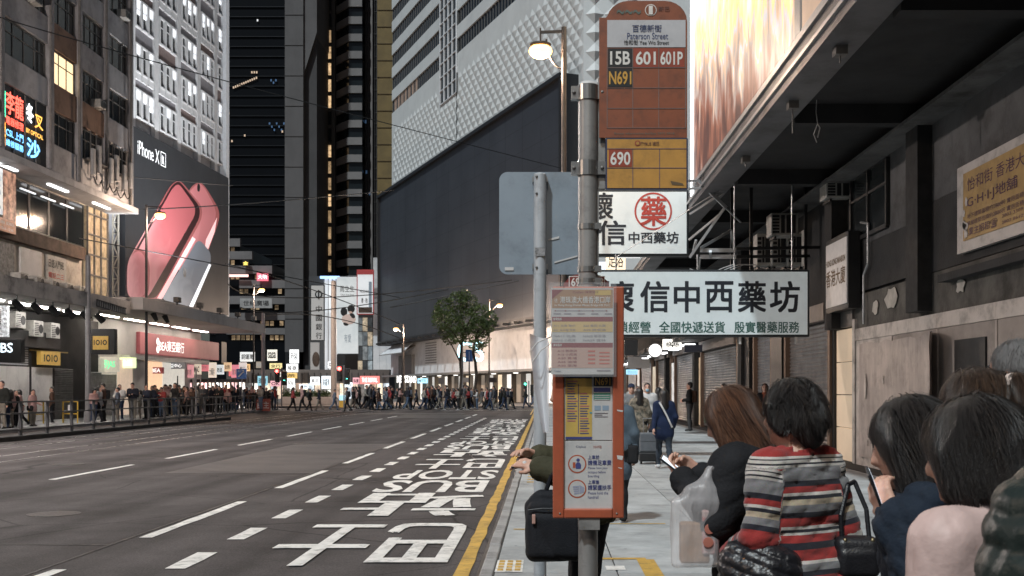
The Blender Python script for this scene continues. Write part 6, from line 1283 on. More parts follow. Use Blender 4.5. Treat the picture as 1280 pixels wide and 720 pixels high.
# railing along the island
rl = thing('railing', 'dark steel pedestrian railing along the tram island at left', 'railing', (-17.4, 46, .04)); rm_ = M('railing_steel', (.07, .068, .07), .45, metal=.4, var=.2)
y = 30.0; p0 = None
while y < 58.2:
    if p0 is None: p0 = MB().box(-.045, .045, -.045, .045, 0, 1.12).build('post', rm_, rl, local=True); o = p0
    else: o = p0.copy(); COL.objects.link(o)
    o.location = (0, y - 46, 0); y += 1.93
for z in (1.12, .74, .2): MB().box(-17.43, -17.37, 30, 58.2, z, z + .05).build('rail', rm_, rl)
rl2 = thing('railing', 'short railing at far kerb around the waiting crowd', 'railing', (-20.3, 68, 0)); 
for i in range(14): MB().box(-20.33, -20.27, 61 + i*1.6, 61.06 + i*1.6, 0, 1.1).build('post', rm_, rl2)
for z in (1.08, .6): MB().box(-20.32, -20.28, 61, 82, z, z + .04).build('rail', rm_, rl2)
# traffic signals
def signal(px, py, Y, lab, red=True, s=1.0):
    p = W(px, py, Y); o = thing('traffic_light', lab, 'traffic light', (p.x, Y, 0)); MB().tube((p.x, Y, 0), (p.x, Y, p.z + .3), .06, 10).build('post', gp, o, smooth=True)
    for k, dx in enumerate((-.32, .3)): 
        MB().box(p.x + dx - .2*s, p.x + dx + .2*s, Y - .25, Y - .05, p.z - .95*s - .25*k, p.z + .25*s - .25*k).build('signal_head', blackm, o, bev=.03)
        for i in range(3): MB().tube((p.x + dx, Y - .25, p.z - .34*i*s - .25*k), (p.x + dx, Y - .42, p.z - .34*i*s - .25*k), .15*s, 10).build('visor', blackm, o)
    MB().ball((p.x - .32, Y - .38, p.z), .16*s, 12, sq=(1, .4, 1)).build('lens', E('lens_red', (1, .06, .05), 14) if red else E('lens_green', (.1, .9, .6), 5), o)
    if red: MB().ball((p.x + .3, Y - .38, p.z - .6*s - .25), .1*s, 10, sq=(1, .4, 1)).build('lens', E('lens_green', (.1, .9, .6), 5), o)
    return o
signal(352, 464, 92, 'traffic light showing red near the left crowd'); signal(430, 461, 90, 'traffic light showing red beside the tall pale pole', s=1.1); signal(661, 480, 99, 'small pedestrian signal at the right end of crossing', red=False, s=.8)
s = fsign(295.5, 461, 308, 473.5, 74, M('dir_blue', (.02, .07, .2), .5, emit=.25), 'blue direction sign with white arrow by the bank corner', None, None, name='direction_sign', d=.05); p = W(302, 473, 74); MB().tube((p.x, 74.08, 0), (p.x, 74.08, p.z + .5), .04, 8).build('post', gp, s); MB().bar(W(298, 471, 73.98), W(304, 465, 73.98), .08).bar(W(304, 465, 73.98), W(304, 462.5, 73.98), .08).build('arrow', whitem, s); tx(s, '灣仔', 297, 462.5, 302, 465.5, 73.98, whitem)
s = fsign(582, 437, 591, 452, 97, M('dir_blue', (.02, .07, .2), .5, emit=.25), 'blue street sign on slim post between the tree trunks', None, None, name='direction_sign', d=.05); p = W(586.5, 452, 97); MB().tube((p.x, 97.08, 0), (p.x, 97.08, p.z + 1), .06, 8).build('post', dark_pole, s); MB().box(p.x - .02, p.x + .02, 96.97, 96.99, p.z + .15, p.z + .9).build('arrow', whitem, s)
for i, (x0, y0, x1, y1, lab) in enumerate(((548, 472, 555, 480, 'small dark notice plate left of tree'), (612, 472, 621, 478, 'dark notice plate right of tree over crowd'), (579, 472, 586, 478, 'small white notice plate on tree side pole'))):
    s = fsign(x0, y0, x1, y1, 99, whitem if i == 2 else M('plate_dark', (.1, .085, .08), .6), lab, d=.05); p = W((x0+x1)/2, y1, 99); MB().tube((p.x, 99.08, 0), (p.x, 99.08, p.z + .2), .04, 8).build('post', gp, s)
s = fsign(320, 498.5, 338, 514, 78, M('banner_red', (.32, .07, .05), .6, var=.3, scale=2), 'low red banner tied to the railing by crowd', '民主', whitem, name='banner', d=.04)
yb_ = thing('kiosk_box', 'yellow and blue information box beside the pale pole', 'kiosk', tuple(W(427.5, 510, 92))); a, b = W(424, 510, 92), W(431, 494, 92); MB().box(a.x, b.x, 92, 92.4, 0, b.z - .45).build('body', M('kiosk_yellow', (.6, .35, .06), .5, emit=.3), yb_); MB().box(a.x, b.x, 92, 92.4, b.z - .44, b.z).build('screen', E('kiosk_blue', (.4, .7, .9), .9), yb_)
# planter hedge
pl = thing('hedge_planter', 'low concrete planter with clipped green hedge across junction', 'planter', (W(385, 500, 112).x, 112, 0)); a, b = W(354, 500, 112), W(414, 500, 112)
MB().box(a.x, b.x, 111.5, 113, 0, .75).build('trough', pp, pl, bev=.04); m = MB(); leafm = M('leaf_hedge', (.05, .09, .03), .6, var=.5, scale=3)
for i in range(1500):
    c = Vector((random.uniform(a.x, b.x), random.uniform(111.5, 113), .75 + abs(random.gauss(.2, .2)))); u = Vector((random.gauss(0, 1), random.gauss(0, 1), random.gauss(0, 1))).normalized()*.12; v = u.orthogonal().normalized()*.07; m.quad(c - u, c + v, c + u, c - v)
m.build('hedge', leafm, pl, kind='stuff', recalc=False)
# tree
tr_ = thing('street_tree', 'leafy dark green street tree standing among crossing crowd', 'tree', (W(592, 500, 95).x, 95, 0))
bark = M('bark', (.06, .045, .035), .9, var=.4, scale=4, bump=.4)
def limb(pts, r0, r1, nm='trunk'):
    m = MB(); n = len(pts) - 1
    for i in range(n): m.tube(pts[i], pts[i+1], r0 + (r1-r0)*i/n, 8, r0 + (r1-r0)*(i+1)/n)
    return m.build(nm, bark, tr_, smooth=True)
t1 = [W(576, 511, 95), W(575, 490, 95), W(576.5, 470, 95.1), W(575, 452, 95), W(577, 432, 95), W(580, 415, 95.2)]; t2 = [W(594, 511, 95.5), W(593.5, 490, 95.5), W(595.5, 470, 95.4), W(594, 452, 95.5), W(591, 440, 95.5), W(594, 425, 95.4), W(598, 412, 95.3)]
limb(t1, .13, .08); limb(t2, .16, .09)
for a_, pts in ((t1[4], ((568, 418), (557, 405), (550, 395))), (t1[5], ((578, 398), (574, 384), (580, 372))), (t2[5], ((606, 412), (614, 398))), (t1[5], ((590, 395), (600, 384))), (t2[4], ((604, 432), (610, 422))), (t1[3], ((564, 430), (556, 420)))):
    limb([a_] + [W(x, y, 95 + random.uniform(-.8, .8)) for x, y in pts], .07, .025, 'limb')
rs2 = np.random.RandomState(3); blobs = [(556, 384, 12), (572, 378, 14), (586, 380, 14), (600, 392, 13), (611, 398, 11), (552, 400, 13), (566, 404, 15), (582, 402, 15), (597, 408, 13), (606, 412, 9), (558, 416, 10), (572, 418, 11), (586, 420, 9), (604, 424, 9), (594, 430, 8), (548, 392, 8), (580, 369, 8), (612, 408, 7), (562, 424, 7), (600, 433, 5)]
vs = []; fs = []
for bx_, by_, br in blobs:
    c = np.array(W(bx_, by_, 95 + rs2.uniform(-1, 1))); r = br*95/F
    for i in range(int(26*br/10*br/10*5.0)):
        d = rs2.normal(size=3); d /= np.linalg.norm(d); q = c + d*r*(.55 + .5*rs2.rand()**.6)*np.array((1, 1.1, .95))
        for k in range(5):      # a spray of drooping leaflets
            u = rs2.normal(size=3)*np.array((1, 1, .5)) + d*.6 + np.array((0, 0, -.5)); u /= np.linalg.norm(u); w = np.cross(u, rs2.normal(size=3)); w /= np.linalg.norm(w); L = rs2.uniform(.13, .24); n0 = len(vs)
            vs += [q, q + u*L*.5 + w*L*.2, q + u*L, q + u*L*.5 - w*L*.2]; fs.append((n0, n0+1, n0+2, n0+3))
lf = M('leaf_tree', (.1, .14, .035), .5, var=.6, scale=1.1, spec=.4, col2=(.03, .05, .014)); me = np_mesh('crown', np.array(vs), np.array(fs), [lf]); me.polygons.foreach_set('use_smooth', np.zeros(len(fs), bool)); o = bpy.data.objects.new('crown', me); COL.objects.link(o); o.parent = tr_; o.location = -tr_.location; o['kind'] = 'stuff'
# overhead wires
wires = [((-40, 8, 28), (285, 102, 40), (720, 215, 60), 'long sagging black cable from left edge to bus stop'), ((150, 262, 60), (300, 255, 70), (492, 238, 90), 'tram wire passing in front of phone billboard'), ((0, 278, 50), (190, 315, 60), (500, 372, 90), 'tram wire low across the left buildings'), ((282, 330, 80), (390, 362, 95), (500, 405, 115), 'tram wire sloping above the junction'), ((285, 355, 80), (400, 372, 95), (640, 350, 110), 'tram wire crossing before the dark screen'), ((300, 384, 85), (400, 388, 95), (560, 362, 115), 'tram wire level with couple advertisement'), ((0, 205, 45), (150, 220, 60), (290, 232, 80), 'thin wire in front of concrete block'), ((330, 395, 84), (420, 398, 100), (505, 425, 118), 'tram span wire between the pale poles'), ((488, 384, 110), (540, 374, 112), (700, 340, 110), 'faint wire across lower dark screen')]
for a_, b_, c_, lab in wires:
    A_, B_, C2 = W(*a_), W(*b_), W(*c_); pts = [A_*(1-t)*(1-2*t) + B_*4*t*(1-t) + C2*t*(2*t-1) for t in [i/16 for i in range(17)]]
    o = thing('overhead_wire', lab, 'wire', tuple(A_), 'overhead wires'); m = MB(); m.path(pts, .02*(A_.y + C2.y)/90, 5); m.build('wire', cable, o)
# ------------------------------------------------------------------ people further away
def walk(ph, s=1.0):
    a = .22*s*ph
    return (((-.09, .02 + a*.55, .47), (-.095, a*1.15 - .02 - (.08 if a < 0 else 0), .08 + (.07 if a < 0 else 0))), ((.09, .02 - a*.55, .47), (.095, -a*1.15 - .02 - (.08 if a > 0 else 0), .08 + (.07 if a > 0 else 0))))
RC = .027
J0 = skel(); JM = skel(True); JL = skel(lean=R(5)); JML = skel(True, lean=R(4)); JP = skel(lean=R(3), pitch=R(28)); JT = skel(True, yaw=R(45)); JT2 = skel(yaw=R(-50), pitch=R(8))
dn = ((-.235, -.03, 1.07), (-.25, .06, .83)), ((.235, -.03, 1.07), (.25, .06, .83))
sw = ((-.23, -.1, 1.08), (-.22, -.06, .85)), ((.23, .06, 1.08), (.2, .22, .93))
ph_ = ((-.22, .02, 1.09), (-.08, .25, 1.14)), ((.22, .02, 1.09), (.08, .25, 1.12))
fo = ((-.24, .03, 1.1), (.06, .2, 1.1)), ((.24, .03, 1.1), (-.06, .22, 1.12)); bn = ((-.25, -.02, 1.08), (-.26, .2, .98)), ((.23, -.03, 1.07), (.24, .05, .83))
AR = {}
def arche(k, J, legs, arms, **kw): AR[k] = simple_person(k, J, legs, arms[0][0], arms[0][1], arms[1][0], arms[1][1], res=RC, **kw)
arche('walk_m', JML, walk(1), sw); arche('walk_m2', JML, walk(-.8), dn, bag='back'); arche('walk_f', JL, walk(.85), sw, hair='long'); arche('walk_f2', JL, walk(-1), dn, hair='bob', bag='side', coat=.1)
arche('stand_m', JM, STAND, dn); arche('stand_m2', JT, STAND, fo); arche('stand_f', J0, STAND, bn, hair='long'); arche('stand_f2', JP, STAND, ph_, hair='bob'); arche('stand_m3', skel(True, pitch=R(25)), STAND, ph_, bag='back'); arche('stand_f3', JT2, STAND, bn, hair='long', bag='side', coat=.12)
TOPS = [((.02, .02, .022), 'black'), ((.018, .02, .03), 'black'), ((.03, .035, .055), 'navy'), ((.09, .09, .095), 'grey'), ((.55, .54, .52), 'white'), ((.025, .025, .025), 'black'), ((.3, .28, .25), 'beige'), ((.28, .045, .045), 'red'), ((.02, .022, .02), 'black'), ((.14, .16, .2), 'blue grey'), ((.1, .055, .04), 'brown'), ((.45, .28, .26), 'pink')]
BOTS = [((.015, .016, .02), 'black'), ((.03, .045, .085), 'jeans'), ((.02, .02, .022), 'black'), ((.012, .013, .016), 'black'), ((.22, .2, .17), 'khaki'), ((.09, .13, .2), 'jeans')]
rc = random.Random(11)
USED = set()
def crowd(kinds, pos, rzs, where, group, H0=1.7):
    for i, (x, y) in enumerate(pos):
        for _ in range(40):              # no two described alike
            k = rc.choice(kinds); (tc_, tn), (bc_, bn_) = rc.choice(TOPS), rc.choice(BOTS); H = H0*rc.uniform(.89, 1.08)*(.97 if '_f' in k else 1.03)
            w_ = where(x, y); act = {'walk': 'striding', 'stan': 'standing'}[k[:4]]
            hair_ = 'long hair' if k in ('walk_f', 'stand_f', 'stand_f3') else ('bobbed hair' if k in ('walk_f2', 'stand_f2') else ('backpack' if k in ('walk_m2', 'stand_m3') else 'short hair'))
            lab = f'{act} person, {hair_}, {tn} top, {bn_} trousers, {w_}'
            if lab not in USED: break
        USED.add(lab)
        place_person(AR[k], lab, (x, y, ZR if group.startswith('cross') else .03), rzs(i) + rc.uniform(-.35, .35), H, (tc_, bc_, (.5, .5, .5) if rc.random() < .3 else (.02, .02, .02)), group)
def xat(px, Y): return (px - VX)*Y/F
# the crowd on the crossing
pos = []
for i in range(92):
    px = 436 + rc.random()**.85*198 + rc.gauss(0, 2); Y = 84.5 + rc.random()**1.3*10; pos.append((xat(px, Y), Y))
def wcross(x, y):
    px = VX + x*F/y
    return 'crossing near traffic light' if px < 455 else 'crossing before glowing letters' if px < 530 else 'crossing left of tree' if px < 570 else 'crossing below tree' if px < 605 else 'crossing right of tree'
crowd(['walk_m', 'walk_m2', 'walk_f', 'walk_f2', 'stand_f2', 'walk_m'], pos, lambda i: R(90) if rc.random() < .55 else R(-90), wcross, 'crossing crowd', 1.82)
pos = [(xat(px, Y), Y) for px, Y in ((639, 90), (657, 92), (366, 80), (378, 81), (387, 82), (399, 83), (418, 84), (434, 78.5), (667, 93), (673, 95))]
crowd(['walk_m', 'walk_f', 'walk_m2'], pos, lambda i: R(90) if i % 2 else R(-90), lambda x, y: 'alone on the road near the kerb' if x > -4 else 'apart from the crossing crowd at left', 'crossing stragglers', 1.74)
# people waiting on the left pavement, by the railing
lp = [(2, 41.5), (8, 42.0), (13, 42.4), (19, 42.8), (25.5, 43.5), (41, 44.5), (65, 47.5), (117, 49.5), (123, 50), (130, 50.5), (147, 51.5), (150, 52.5), (166, 53), (175, 54), (183, 55)]
pos = [(xat(px, Y), Y) for px, Y in lp]
for i in range(46):
    px = 188 + i*2.35 + rc.uniform(-1, 1); Y = 55.5 + i*.4 + rc.uniform(-1.5, 4.5); pos.append((xat(px, Y), Y))
for i in range(16): px = 290 + i*3.6; Y = 76 + rc.uniform(0, 5); pos.append((xat(px, Y), Y))
def wleft(x, y):
    px = VX + x*F/y
    return ('by railing at left edge' if px < 35 else 'before the pale hoarding' if px < 100 else 'beside the grey pole' if px < 135 else 'below the cream shop sign' if px < 185 else 'in queue under bank sign' if px < 232 else 'in crowd outside bright shops' if px < 290 else 'in crowd beside blue sign')
crowd(['stand_m', 'stand_m2', 'stand_f', 'stand_f2', 'stand_m3', 'stand_f3', 'walk_f2'], pos, lambda i: rc.choice((R(180), R(-90), R(90), R(-120), R(150))), wleft, 'people on the left pavement', 1.68)
# ------------------------------------------------------------------ people on the right pavement
RM = .0125
def mid(k, J, legs, arms, **kw): return simple_person(k, J, legs, arms[0][0], arms[0][1], arms[1][0], arms[1][1], res=RM, **kw)
def gpos(px, feet): Y = CH*F/(feet - HY); return ((px - VX)*Y/F, Y, 0)
ps_ = ((-.2, -.06, 1.07), (-.24, -.14, .84)), ((.235, -.03, 1.07), (.22, .1, .87))
nw_ = place_person(mid('navy_woman', skel(lean=R(3)), walk(.55), ps_, hair='long', coat=.14), 'woman in navy jumper with white shoulder strap wheeling a grey suitcase', gpos(830, 586), R(4), 1.57, ((.014, .024, .062), (.035, .045, .06), (.6, .6, .6)))
ML = nw_.location; st_ = MB(); cur = [Vector((-.12, -.16, 1.3)), Vector((-.02, -.17, 1.16)), Vector((.06, -.165, 1.0)), Vector((.1, -.14, .88))]
for a_, b_ in zip((Vector((-.12, -.12, 1.38)), Vector((-.05, -.165, 1.25)), Vector((.03, -.165, 1.1)), Vector((.09, -.16, .97))), (Vector((-.05, -.165, 1.25)), Vector((.03, -.165, 1.1)), Vector((.09, -.16, .97)), Vector((.15, -.12, .86)))): st_.bar(a_, b_, .035, .008, up=(0, 1, 0))
st_.build('shoulder_strap', whitem, nw_, local=True)
sc_ = gpos(811, 580); sx, sy = sc_[0], sc_[1]
su = thing('suitcase', 'grey wheeled suitcase pulled beside woman in navy', 'suitcase', (sx, sy, 0)); sg = M('suitcase_grey', (.12, .13, .145), .5, var=.2, scale=10, bump=.1)
MB().box(sx - .2, sx + .2, sy - .13, sy + .13, .26, .66).build('body', sg, su, bev=.03); MB().box(sx - .21, sx + .21, sy - .14, sy + .14, .06, .255).build('lower_pocket', blackm, su, bev=.03)
for dx in (-.16, .16): MB().tube((sx + dx - .02, sy, .05), (sx + dx + .02, sy, .05), .05, 12).build('wheel', blackm, su)
MB().tube((sx - .1, sy + .12, .66), (sx - .1, sy + .2, .95), .01, 6).tube((sx + .1, sy + .12, .66), (sx + .1, sy + .2, .95), .01, 6).tube((sx - .1, sy + .2, .95), (sx + .1, sy + .2, .95), .014, 6).build('handle', frame_al, su); MB().box(sx - .19, sx + .19, sy - .134, sy - .13, .48, .485).build('zip', blackm, su)
camo = M('camo_cloth', (.045, .045, .035), .8, scale=16, col2=(.3, .25, .19), bump=.2)
place_person(mid('camo_woman', skel(lean=R(2)), walk(-.4), dn, hair='long', coat=.2, hood=True), 'woman in camouflage coat with grey hood walking away', gpos(799, 573), R(6), 1.6, ((.1, .1, .08), (.015, .015, .015)), top_mat=camo)
mm = place_person(mid('mask_man', skel(True), walk(.4), dn), 'man in white shirt wearing blue face mask walking towards camera', gpos(809, 560), R(178), 1.72, ((.6, .6, .6), (.03, .035, .05)))
MB().ball((0, .085, 1.478), .05, 12, sq=(1, .75, .95)).build('face_mask', M('mask_blue', (.3, .5, .62), .7), mm, local=True, smooth=True)
place_person(mid('cap_man', skel(True), walk(-.5), dn, hair='cap'), 'man with dark blue cap walking towards camera at panel edge', gpos(789, 562), R(183), 1.7, ((.2, .21, .22), (.05, .07, .12)), bagc=(.02, .03, .06))
place_person(AR['walk_f'], 'dark haired woman in grey coat beyond the masked man', gpos(823, 552), R(0), 1.62, ((.07, .075, .07), (.02, .02, .02)))
place_person(AR['walk_m'], 'person in dark clothes far down the covered pavement', gpos(797, 530), R(180), 1.7, ((.1, .05, .04), (.02, .02, .02))); place_person(AR['stand_f'], 'distant pale dressed person at end of covered pavement', gpos(788, 520), R(180), 1.65, ((.4, .4, .38), (.02, .02, .02)))
place_person(mid('leaning_man', skel(True, yaw=R(-10)), STAND, (((-.24, -.03, 1.08), (-.12, .2, 1.03)), ((.24, -.03, 1.08), (.12, .22, 1.05))), bag='back'), 'man in black jacket standing in profile against the shutters', (gpos(862, 539)[0], gpos(862, 539)[1], 0), R(75), 1.82, ((.014, .014, .015), (.05, .05, .052)), bagc=(.09, .05, .035))
gw = place_person(mid('green_bag_woman', skel(pitch=R(15)), STAND, ph_, hair='long', coat=.1), 'woman in dark coat by shutters holding green carrier bag', (gpos(897, 540)[0], 38.0, 0), R(120), 1.75, ((.03, .018, .02), (.02, .02, .02)))
gx, gy = gpos(876, 540)[0], 37.0; gb_ = thing('carrier_bag', 'green and white carrier bag held by woman near shutters', 'bag', (gx, gy, .5)); MB().box(gx - .23, gx + .23, gy - .1, gy + .1, .42, .95).build('body', M('bag_green', (.02, .22, .09), .5, var=.3, scale=8), gb_, bev=.04); MB().box(gx - .05, gx + .2, gy - .105, gy - .1, .47, .85).build('print', M('bag_print', (.5, .48, .42), .6, var=.7, scale=12), gb_); MB().path([(gx - .12, gy, .95), (gx - .05, gy, 1.22), (gx + .1, gy, 1.22), (gx + .14, gy, .95)], .012, 6).build('handle', M('bag_green', (.02, .22, .09), .5), gb_)
sw_ = place_person(mid('scarf_woman', skel(roll=R(4)), STAND, dn, hair='bob'), 'woman with orange scarf and dark coat facing camera by dark pillar', (gpos(941, 552)[0], 30.5, 0), R(165), 1.72, ((.016, .016, .018), (.02, .02, .02)), hairc=M('hair_brown_dk', (.06, .03, .02), .4, var=.4, scale=30))
MB().ball((0, .02, 1.385), .085, 14, sq=(1, 1, .6)).box(-.05, .05, .1, .135, 1.1, 1.37).build('scarf', M('scarf_orange', (.42, .1, .04), .85, var=.3, scale=20), sw_, local=True, smooth=True)
place_person(mid('denim_person', skel(), STAND, dn, hair='long', coat=.25, bag='side'), 'person in pale denim coat mostly hidden behind timetable case', (gpos(770, 655)[0], 12.8, 0), R(-5), 1.62, ((.1, .135, .17), (.02, .02, .022)), hairc=M('hair_lightbrown', (.2, .12, .07), .4, var=.4, scale=30))
# ------------------------------------------------------------------ the bus queue in the foreground
def body(label, loc, rz, H, J, legs, armL, armR, handL=None, handR=None, face=True, res=.012):
    """the figure itself: one skin, clothing and hair are its children"""
    ps = hip_prims(J, 0, 'skin') + leg_prims(legs, -.008, 'skin', shoe='skin') + torso_prims(J, -.02, 'skin') + head_prims(J, face)
    ps += arm_prims(J, -1, *armL, -.019, 'skin') + arm_prims(J, 1, *armR, -.019, 'skin')
    parts = [sdf_mesh(ps, res)]; ti, adds = tags_of(ps, parts[0][0]); mi = [np.array([{'skin': 0, 'eye': 1, 'lip': 2, 'hair': 3}[p['t']] for p in adds])[ti]]
    for arm, hd, s in ((armL, handL, -1), (armR, handR, 1)):
        hd = hd or dict(nrm=(s, 0, .2), curl=.4, side=-s)
        V, Fc = sdf_mesh(hand_prims(arm[1], arm[0], **hd), .0048); parts.append((V, Fc)); mi.append(np.zeros(len(V), int))
    off = 0; VV, FF = [], []
    for V, Fc in parts: VV.append(V); FF.append(Fc + off); off += len(V)
    FF = np.concatenate(FF); m_ = np.concatenate(mi)
    me = np_mesh('person', np.concatenate(VV), FF, [skinm(), M('eye_dark', (.02, .015, .012), .3), M('lip', (.36, .14, .12), .5), HAIRM()], np.sort(m_[FF], 1)[:, 1])
    o = bpy.data.objects.new('person', me); COL.objects.link(o); o.location = loc; o.rotation_euler = (0, 0, rz); o.scale = (H/1.645,)*3
    return tag(o, label, 'person')
def garment_top(o, J, armL, armR, mat, inf=.018, hem=.86, res=.011, disp=None, cuff=.006, name='top', attr=None, upto=.97, extra=(), neck=True, hemk=.03):
    ps = torso_prims(J, inf) + [cap((-.072, 0, .93), (.072, 0, .93), .106 + inf, t='top', k=.08), cap((-.075, 0, hem + .03), (.075, 0, hem + .03), .107 + inf, t='top', k=.08)]
    ps += arm_prims(J, -1, *armL, inf, 'top', cuff, upto) + arm_prims(J, 1, *armR, inf, 'top', cuff, upto) + list(extra)
    ps += [half((0, 0, hem), (0, 0, 1), .02)]
    n = J['m'] @ np.array((0, .25, 1.)); 
    if neck: ps += [dict(cap(J['nb'] + n*.012, J['nt'] + n*.03, .062, .075), op='sub', k=.015)]
    return sdf_obj(name, ps, res, [mat], o, disp=disp, attr=attr)
def trousers(o, J, legs, mat, inf=.01, res=.014, disp=None):
    ps = hip_prims(J, inf) + leg_prims(legs, inf, shoe=None) + [half((0, 0, .985), (0, 0, -1), .01)]
    return sdf_obj('trousers', ps, res, [mat], o, disp=disp)
def shoes(o, legs, mat):
    for s, (kn, an) in zip((-1, 1), legs):
        an = np.array(an, float); ps = [cap(an + (0, -.04, -.03), an + (s*.015, .15, -.042), .042, .04, 'shoe', .03, 1.2, (0, 0, 1)), cap(an + (0, -.02, -.02), an + (0, .01, .03), .05, .05, 'shoe', .03), half((0, 0, .002), (0, 0, 1), .004)]
        sdf_obj('shoe', ps, .012, [mat], o)
def hair_mat(name, c, c2=None, rough=.32):
    if name in MATS: return MATS[name]
    m = M(name, c, rough=rough, var=.5, scale=40, stretch=(5, 5, .5), bump=.5, spec=.5, col2=c2)
    n = m.node_tree.nodes; l = m.node_tree.links; b = n['Principled BSDF']; g = n.new('ShaderNodeNewGeometry')     # every strand its own tone
    mx = n.new('ShaderNodeMix'); mx.data_type = 'RGBA'; mx.inputs[6].default_value = (*[x*.55 for x in c], 1); mx.inputs[7].default_value = (*(c2 or c), 1)
    l.new(g.outputs['Random Per Island'], mx.inputs[0]); l.new(mx.outputs[2], b.inputs['Base Color']); return m
def hairdo(o, J, style, mat, n=2600, res=.008, seed=0, width=.0016):
    h = J['hp']; rm = J['mh']; dz = rm @ np.array((0, 0, 1.)); fc = ell(h(0, .125, 1.492), (.064, .075, .1), op='sub', k=.012, rot=rm); steps, step = 14, .016
    if style == 'short':
        ps = [ell(h(0, -.012, 1.562), (.083, .099, .094), 'hair', .03, rm), ell(h(0, -.05, 1.505), (.07, .06, .085), 'hair', .04, rm), cap(h(0, -.06, 1.5), h(0, -.062, 1.425), .055, .04, 'hair', .05), cap(h(-.072, .02, 1.56), h(-.076, .01, 1.48), .024, .016, 'hair', .02), cap(h(.072, .02, 1.56), h(.076, .01, 1.48), .024, .016, 'hair', .02), fc]; steps, step = 11, .017
    elif style == 'crop':
        ps = [ell(h(0, -.012, 1.562), (.082, .098, .092), 'hair', .03, rm), ell(h(0, -.05, 1.52), (.075, .056, .075), 'hair', .04, rm), fc]; steps, step = 5, .012
    elif style == 'bob':
        ps = [ell(h(0, -.012, 1.562), (.1, .114, .106), 'hair', .03, rm), cap(h(0, -.03, 1.53), h(0, -.035, 1.44), .1, .098, 'hair', .05), cap(h(-.068, .035, 1.54), h(-.07, .04, 1.445), .034, .032, 'hair', .03), cap(h(.068, .035, 1.54), h(.07, .04, 1.445), .034, .032, 'hair', .03), ell(h(0, -.06, 1.395), (.1, .09, .02), op='sub', k=.02, rot=rm), half(h(0, 0, 1.418), tuple(rm @ np.array((0, -.25, 1.))/1.03), .02), fc]; steps, step = 15, .016
    elif style == 'lob':
        ps = [ell(h(0, -.012, 1.56), (.087, .103, .098), 'hair', .03, rm), cap(h(0, -.03, 1.53), h(0, -.045, 1.36), .087, .082, 'hair', .05), cap(h(-.066, .03, 1.54), h(-.078, .03, 1.37), .034, .034, 'hair', .03), cap(h(.066, .03, 1.54), h(.078, .03, 1.37), .034, .034, 'hair', .03), half(h(0, 0, 1.335), tuple(rm @ np.array((0, -.2, 1.))/1.02), .02), dict(fc, r=np.array((.06, .07, .11)))]; steps, step = 18, .017
    elif style == 'long':
        ps = [ell(h(0, -.012, 1.562), (.092, .108, .103), 'hair', .03, rm), cap(h(0, -.035, 1.53), h(0, -.06, 1.22), .09, .085, 'hair', .05), cap(h(-.064, .03, 1.54), h(-.085, .04, 1.24), .032, .034, 'hair', .03), cap(h(.064, .03, 1.54), h(.085, .04, 1.24), .032, .034, 'hair', .03), dict(fc, r=np.array((.058, .07, .12)))]; steps, step = 22, .018
    elif style == 'pony':
        ps = [ell(h(0, -.01, 1.562), (.083, .101, .096), 'hair', .03, rm), ell(h(0, -.055, 1.53), (.074, .055, .08), 'hair', .04, rm), cap(h(0, -.1, 1.6), h(0, -.135, 1.605), .024, .022, 'hair', .02), cap(h(0, -.135, 1.605), h(0, -.165, 1.55), .028, .04, 'hair', .02), cap(h(0, -.165, 1.55), h(0, -.17, 1.42), .042, .036, 'hair', .03), cap(h(0, -.17, 1.42), h(0, -.16, 1.3), .034, .014, 'hair', .03), fc]; steps, step = 13, .016
    hr = sdf_obj('hair', ps, res, [mat], o, disp=(lambda a, b: (lambda P: a(P) + b(P)))(ripple(.003, 80, seed), ripple(.01 if style == 'short' else .004, 30, seed + 40)))
    c = h(0, -.015, 1.56)
    def seeds(rs, k):
        d = rs.normal(size=(k, 3)); d[:, 2] = np.abs(d[:, 2])*1.0 - .15; d /= np.linalg.norm(d, axis=1, keepdims=True); return c + (d * .1) @ rm.T
    fsub = dict(fc); zc = {'short': 1.40, 'crop': 1.46, 'bob': 1.405, 'lob': 1.32, 'long': 1.12, 'pony': 1.25}[style]
    def stop(Q): q = (Q - J['nt']) @ rm + np.array((0, .018, 1.45)); return (pd(fsub, Q) > -.003) & (q[:, 2] > zc - .01)
    strands('hair_strands', [p for p in ps if p.get('op', 'add') == 'add'], seeds, mat, hr, n, steps, step, -dz, width, .012 if style == 'short' else .008, seed, stop=stop, jit=.16 if style != 'short' else .5, clumps={'short': 190, 'crop': 0, 'pony': 120}.get(style, 150), pull=.85 if style == 'short' else .5, lock=.022 if style == 'short' else .008)
    if style == 'pony':
        c2 = h(0, -.15, 1.59)
        def seeds2(rs, k): d = rs.normal(size=(k, 3)); d /= np.linalg.norm(d, axis=1, keepdims=True); return c2 + d*.035
        strands('hair_strands', ps[3:6], seeds2, mat, hr, 700, 16, .02, -dz, width, .006, seed + 1, jit=.1)
        MB().tube(h(0, -.112, 1.603), h(0, -.13, 1.605), .03, 14).build('hair_tie', M('hair_tie', (.55, .45, .4), .6), hr, local=True, smooth=True)
    return hr
def quilt(pitch, amp, ax=2, wob=.0, cross=0.0, soft=1.0):
    rp = ripple(.016*soft, 15, 5); rq = ripple(.005, 60, 6); rw = ripple(.02*soft, 16, 8)
    def f(P):
        b = np.sqrt(np.abs(np.sin(np.pi*(P[:, ax] + wob*P[:, 0] + rw(P))/pitch)))
        if cross: b = b*(.35 + .65*np.sqrt(np.abs(np.sin(np.pi*(P[:, 0] - .5*P[:, 1] + .5*rw(P))/cross))))
        return -amp*b + rp(P) + rq(P)
    return f
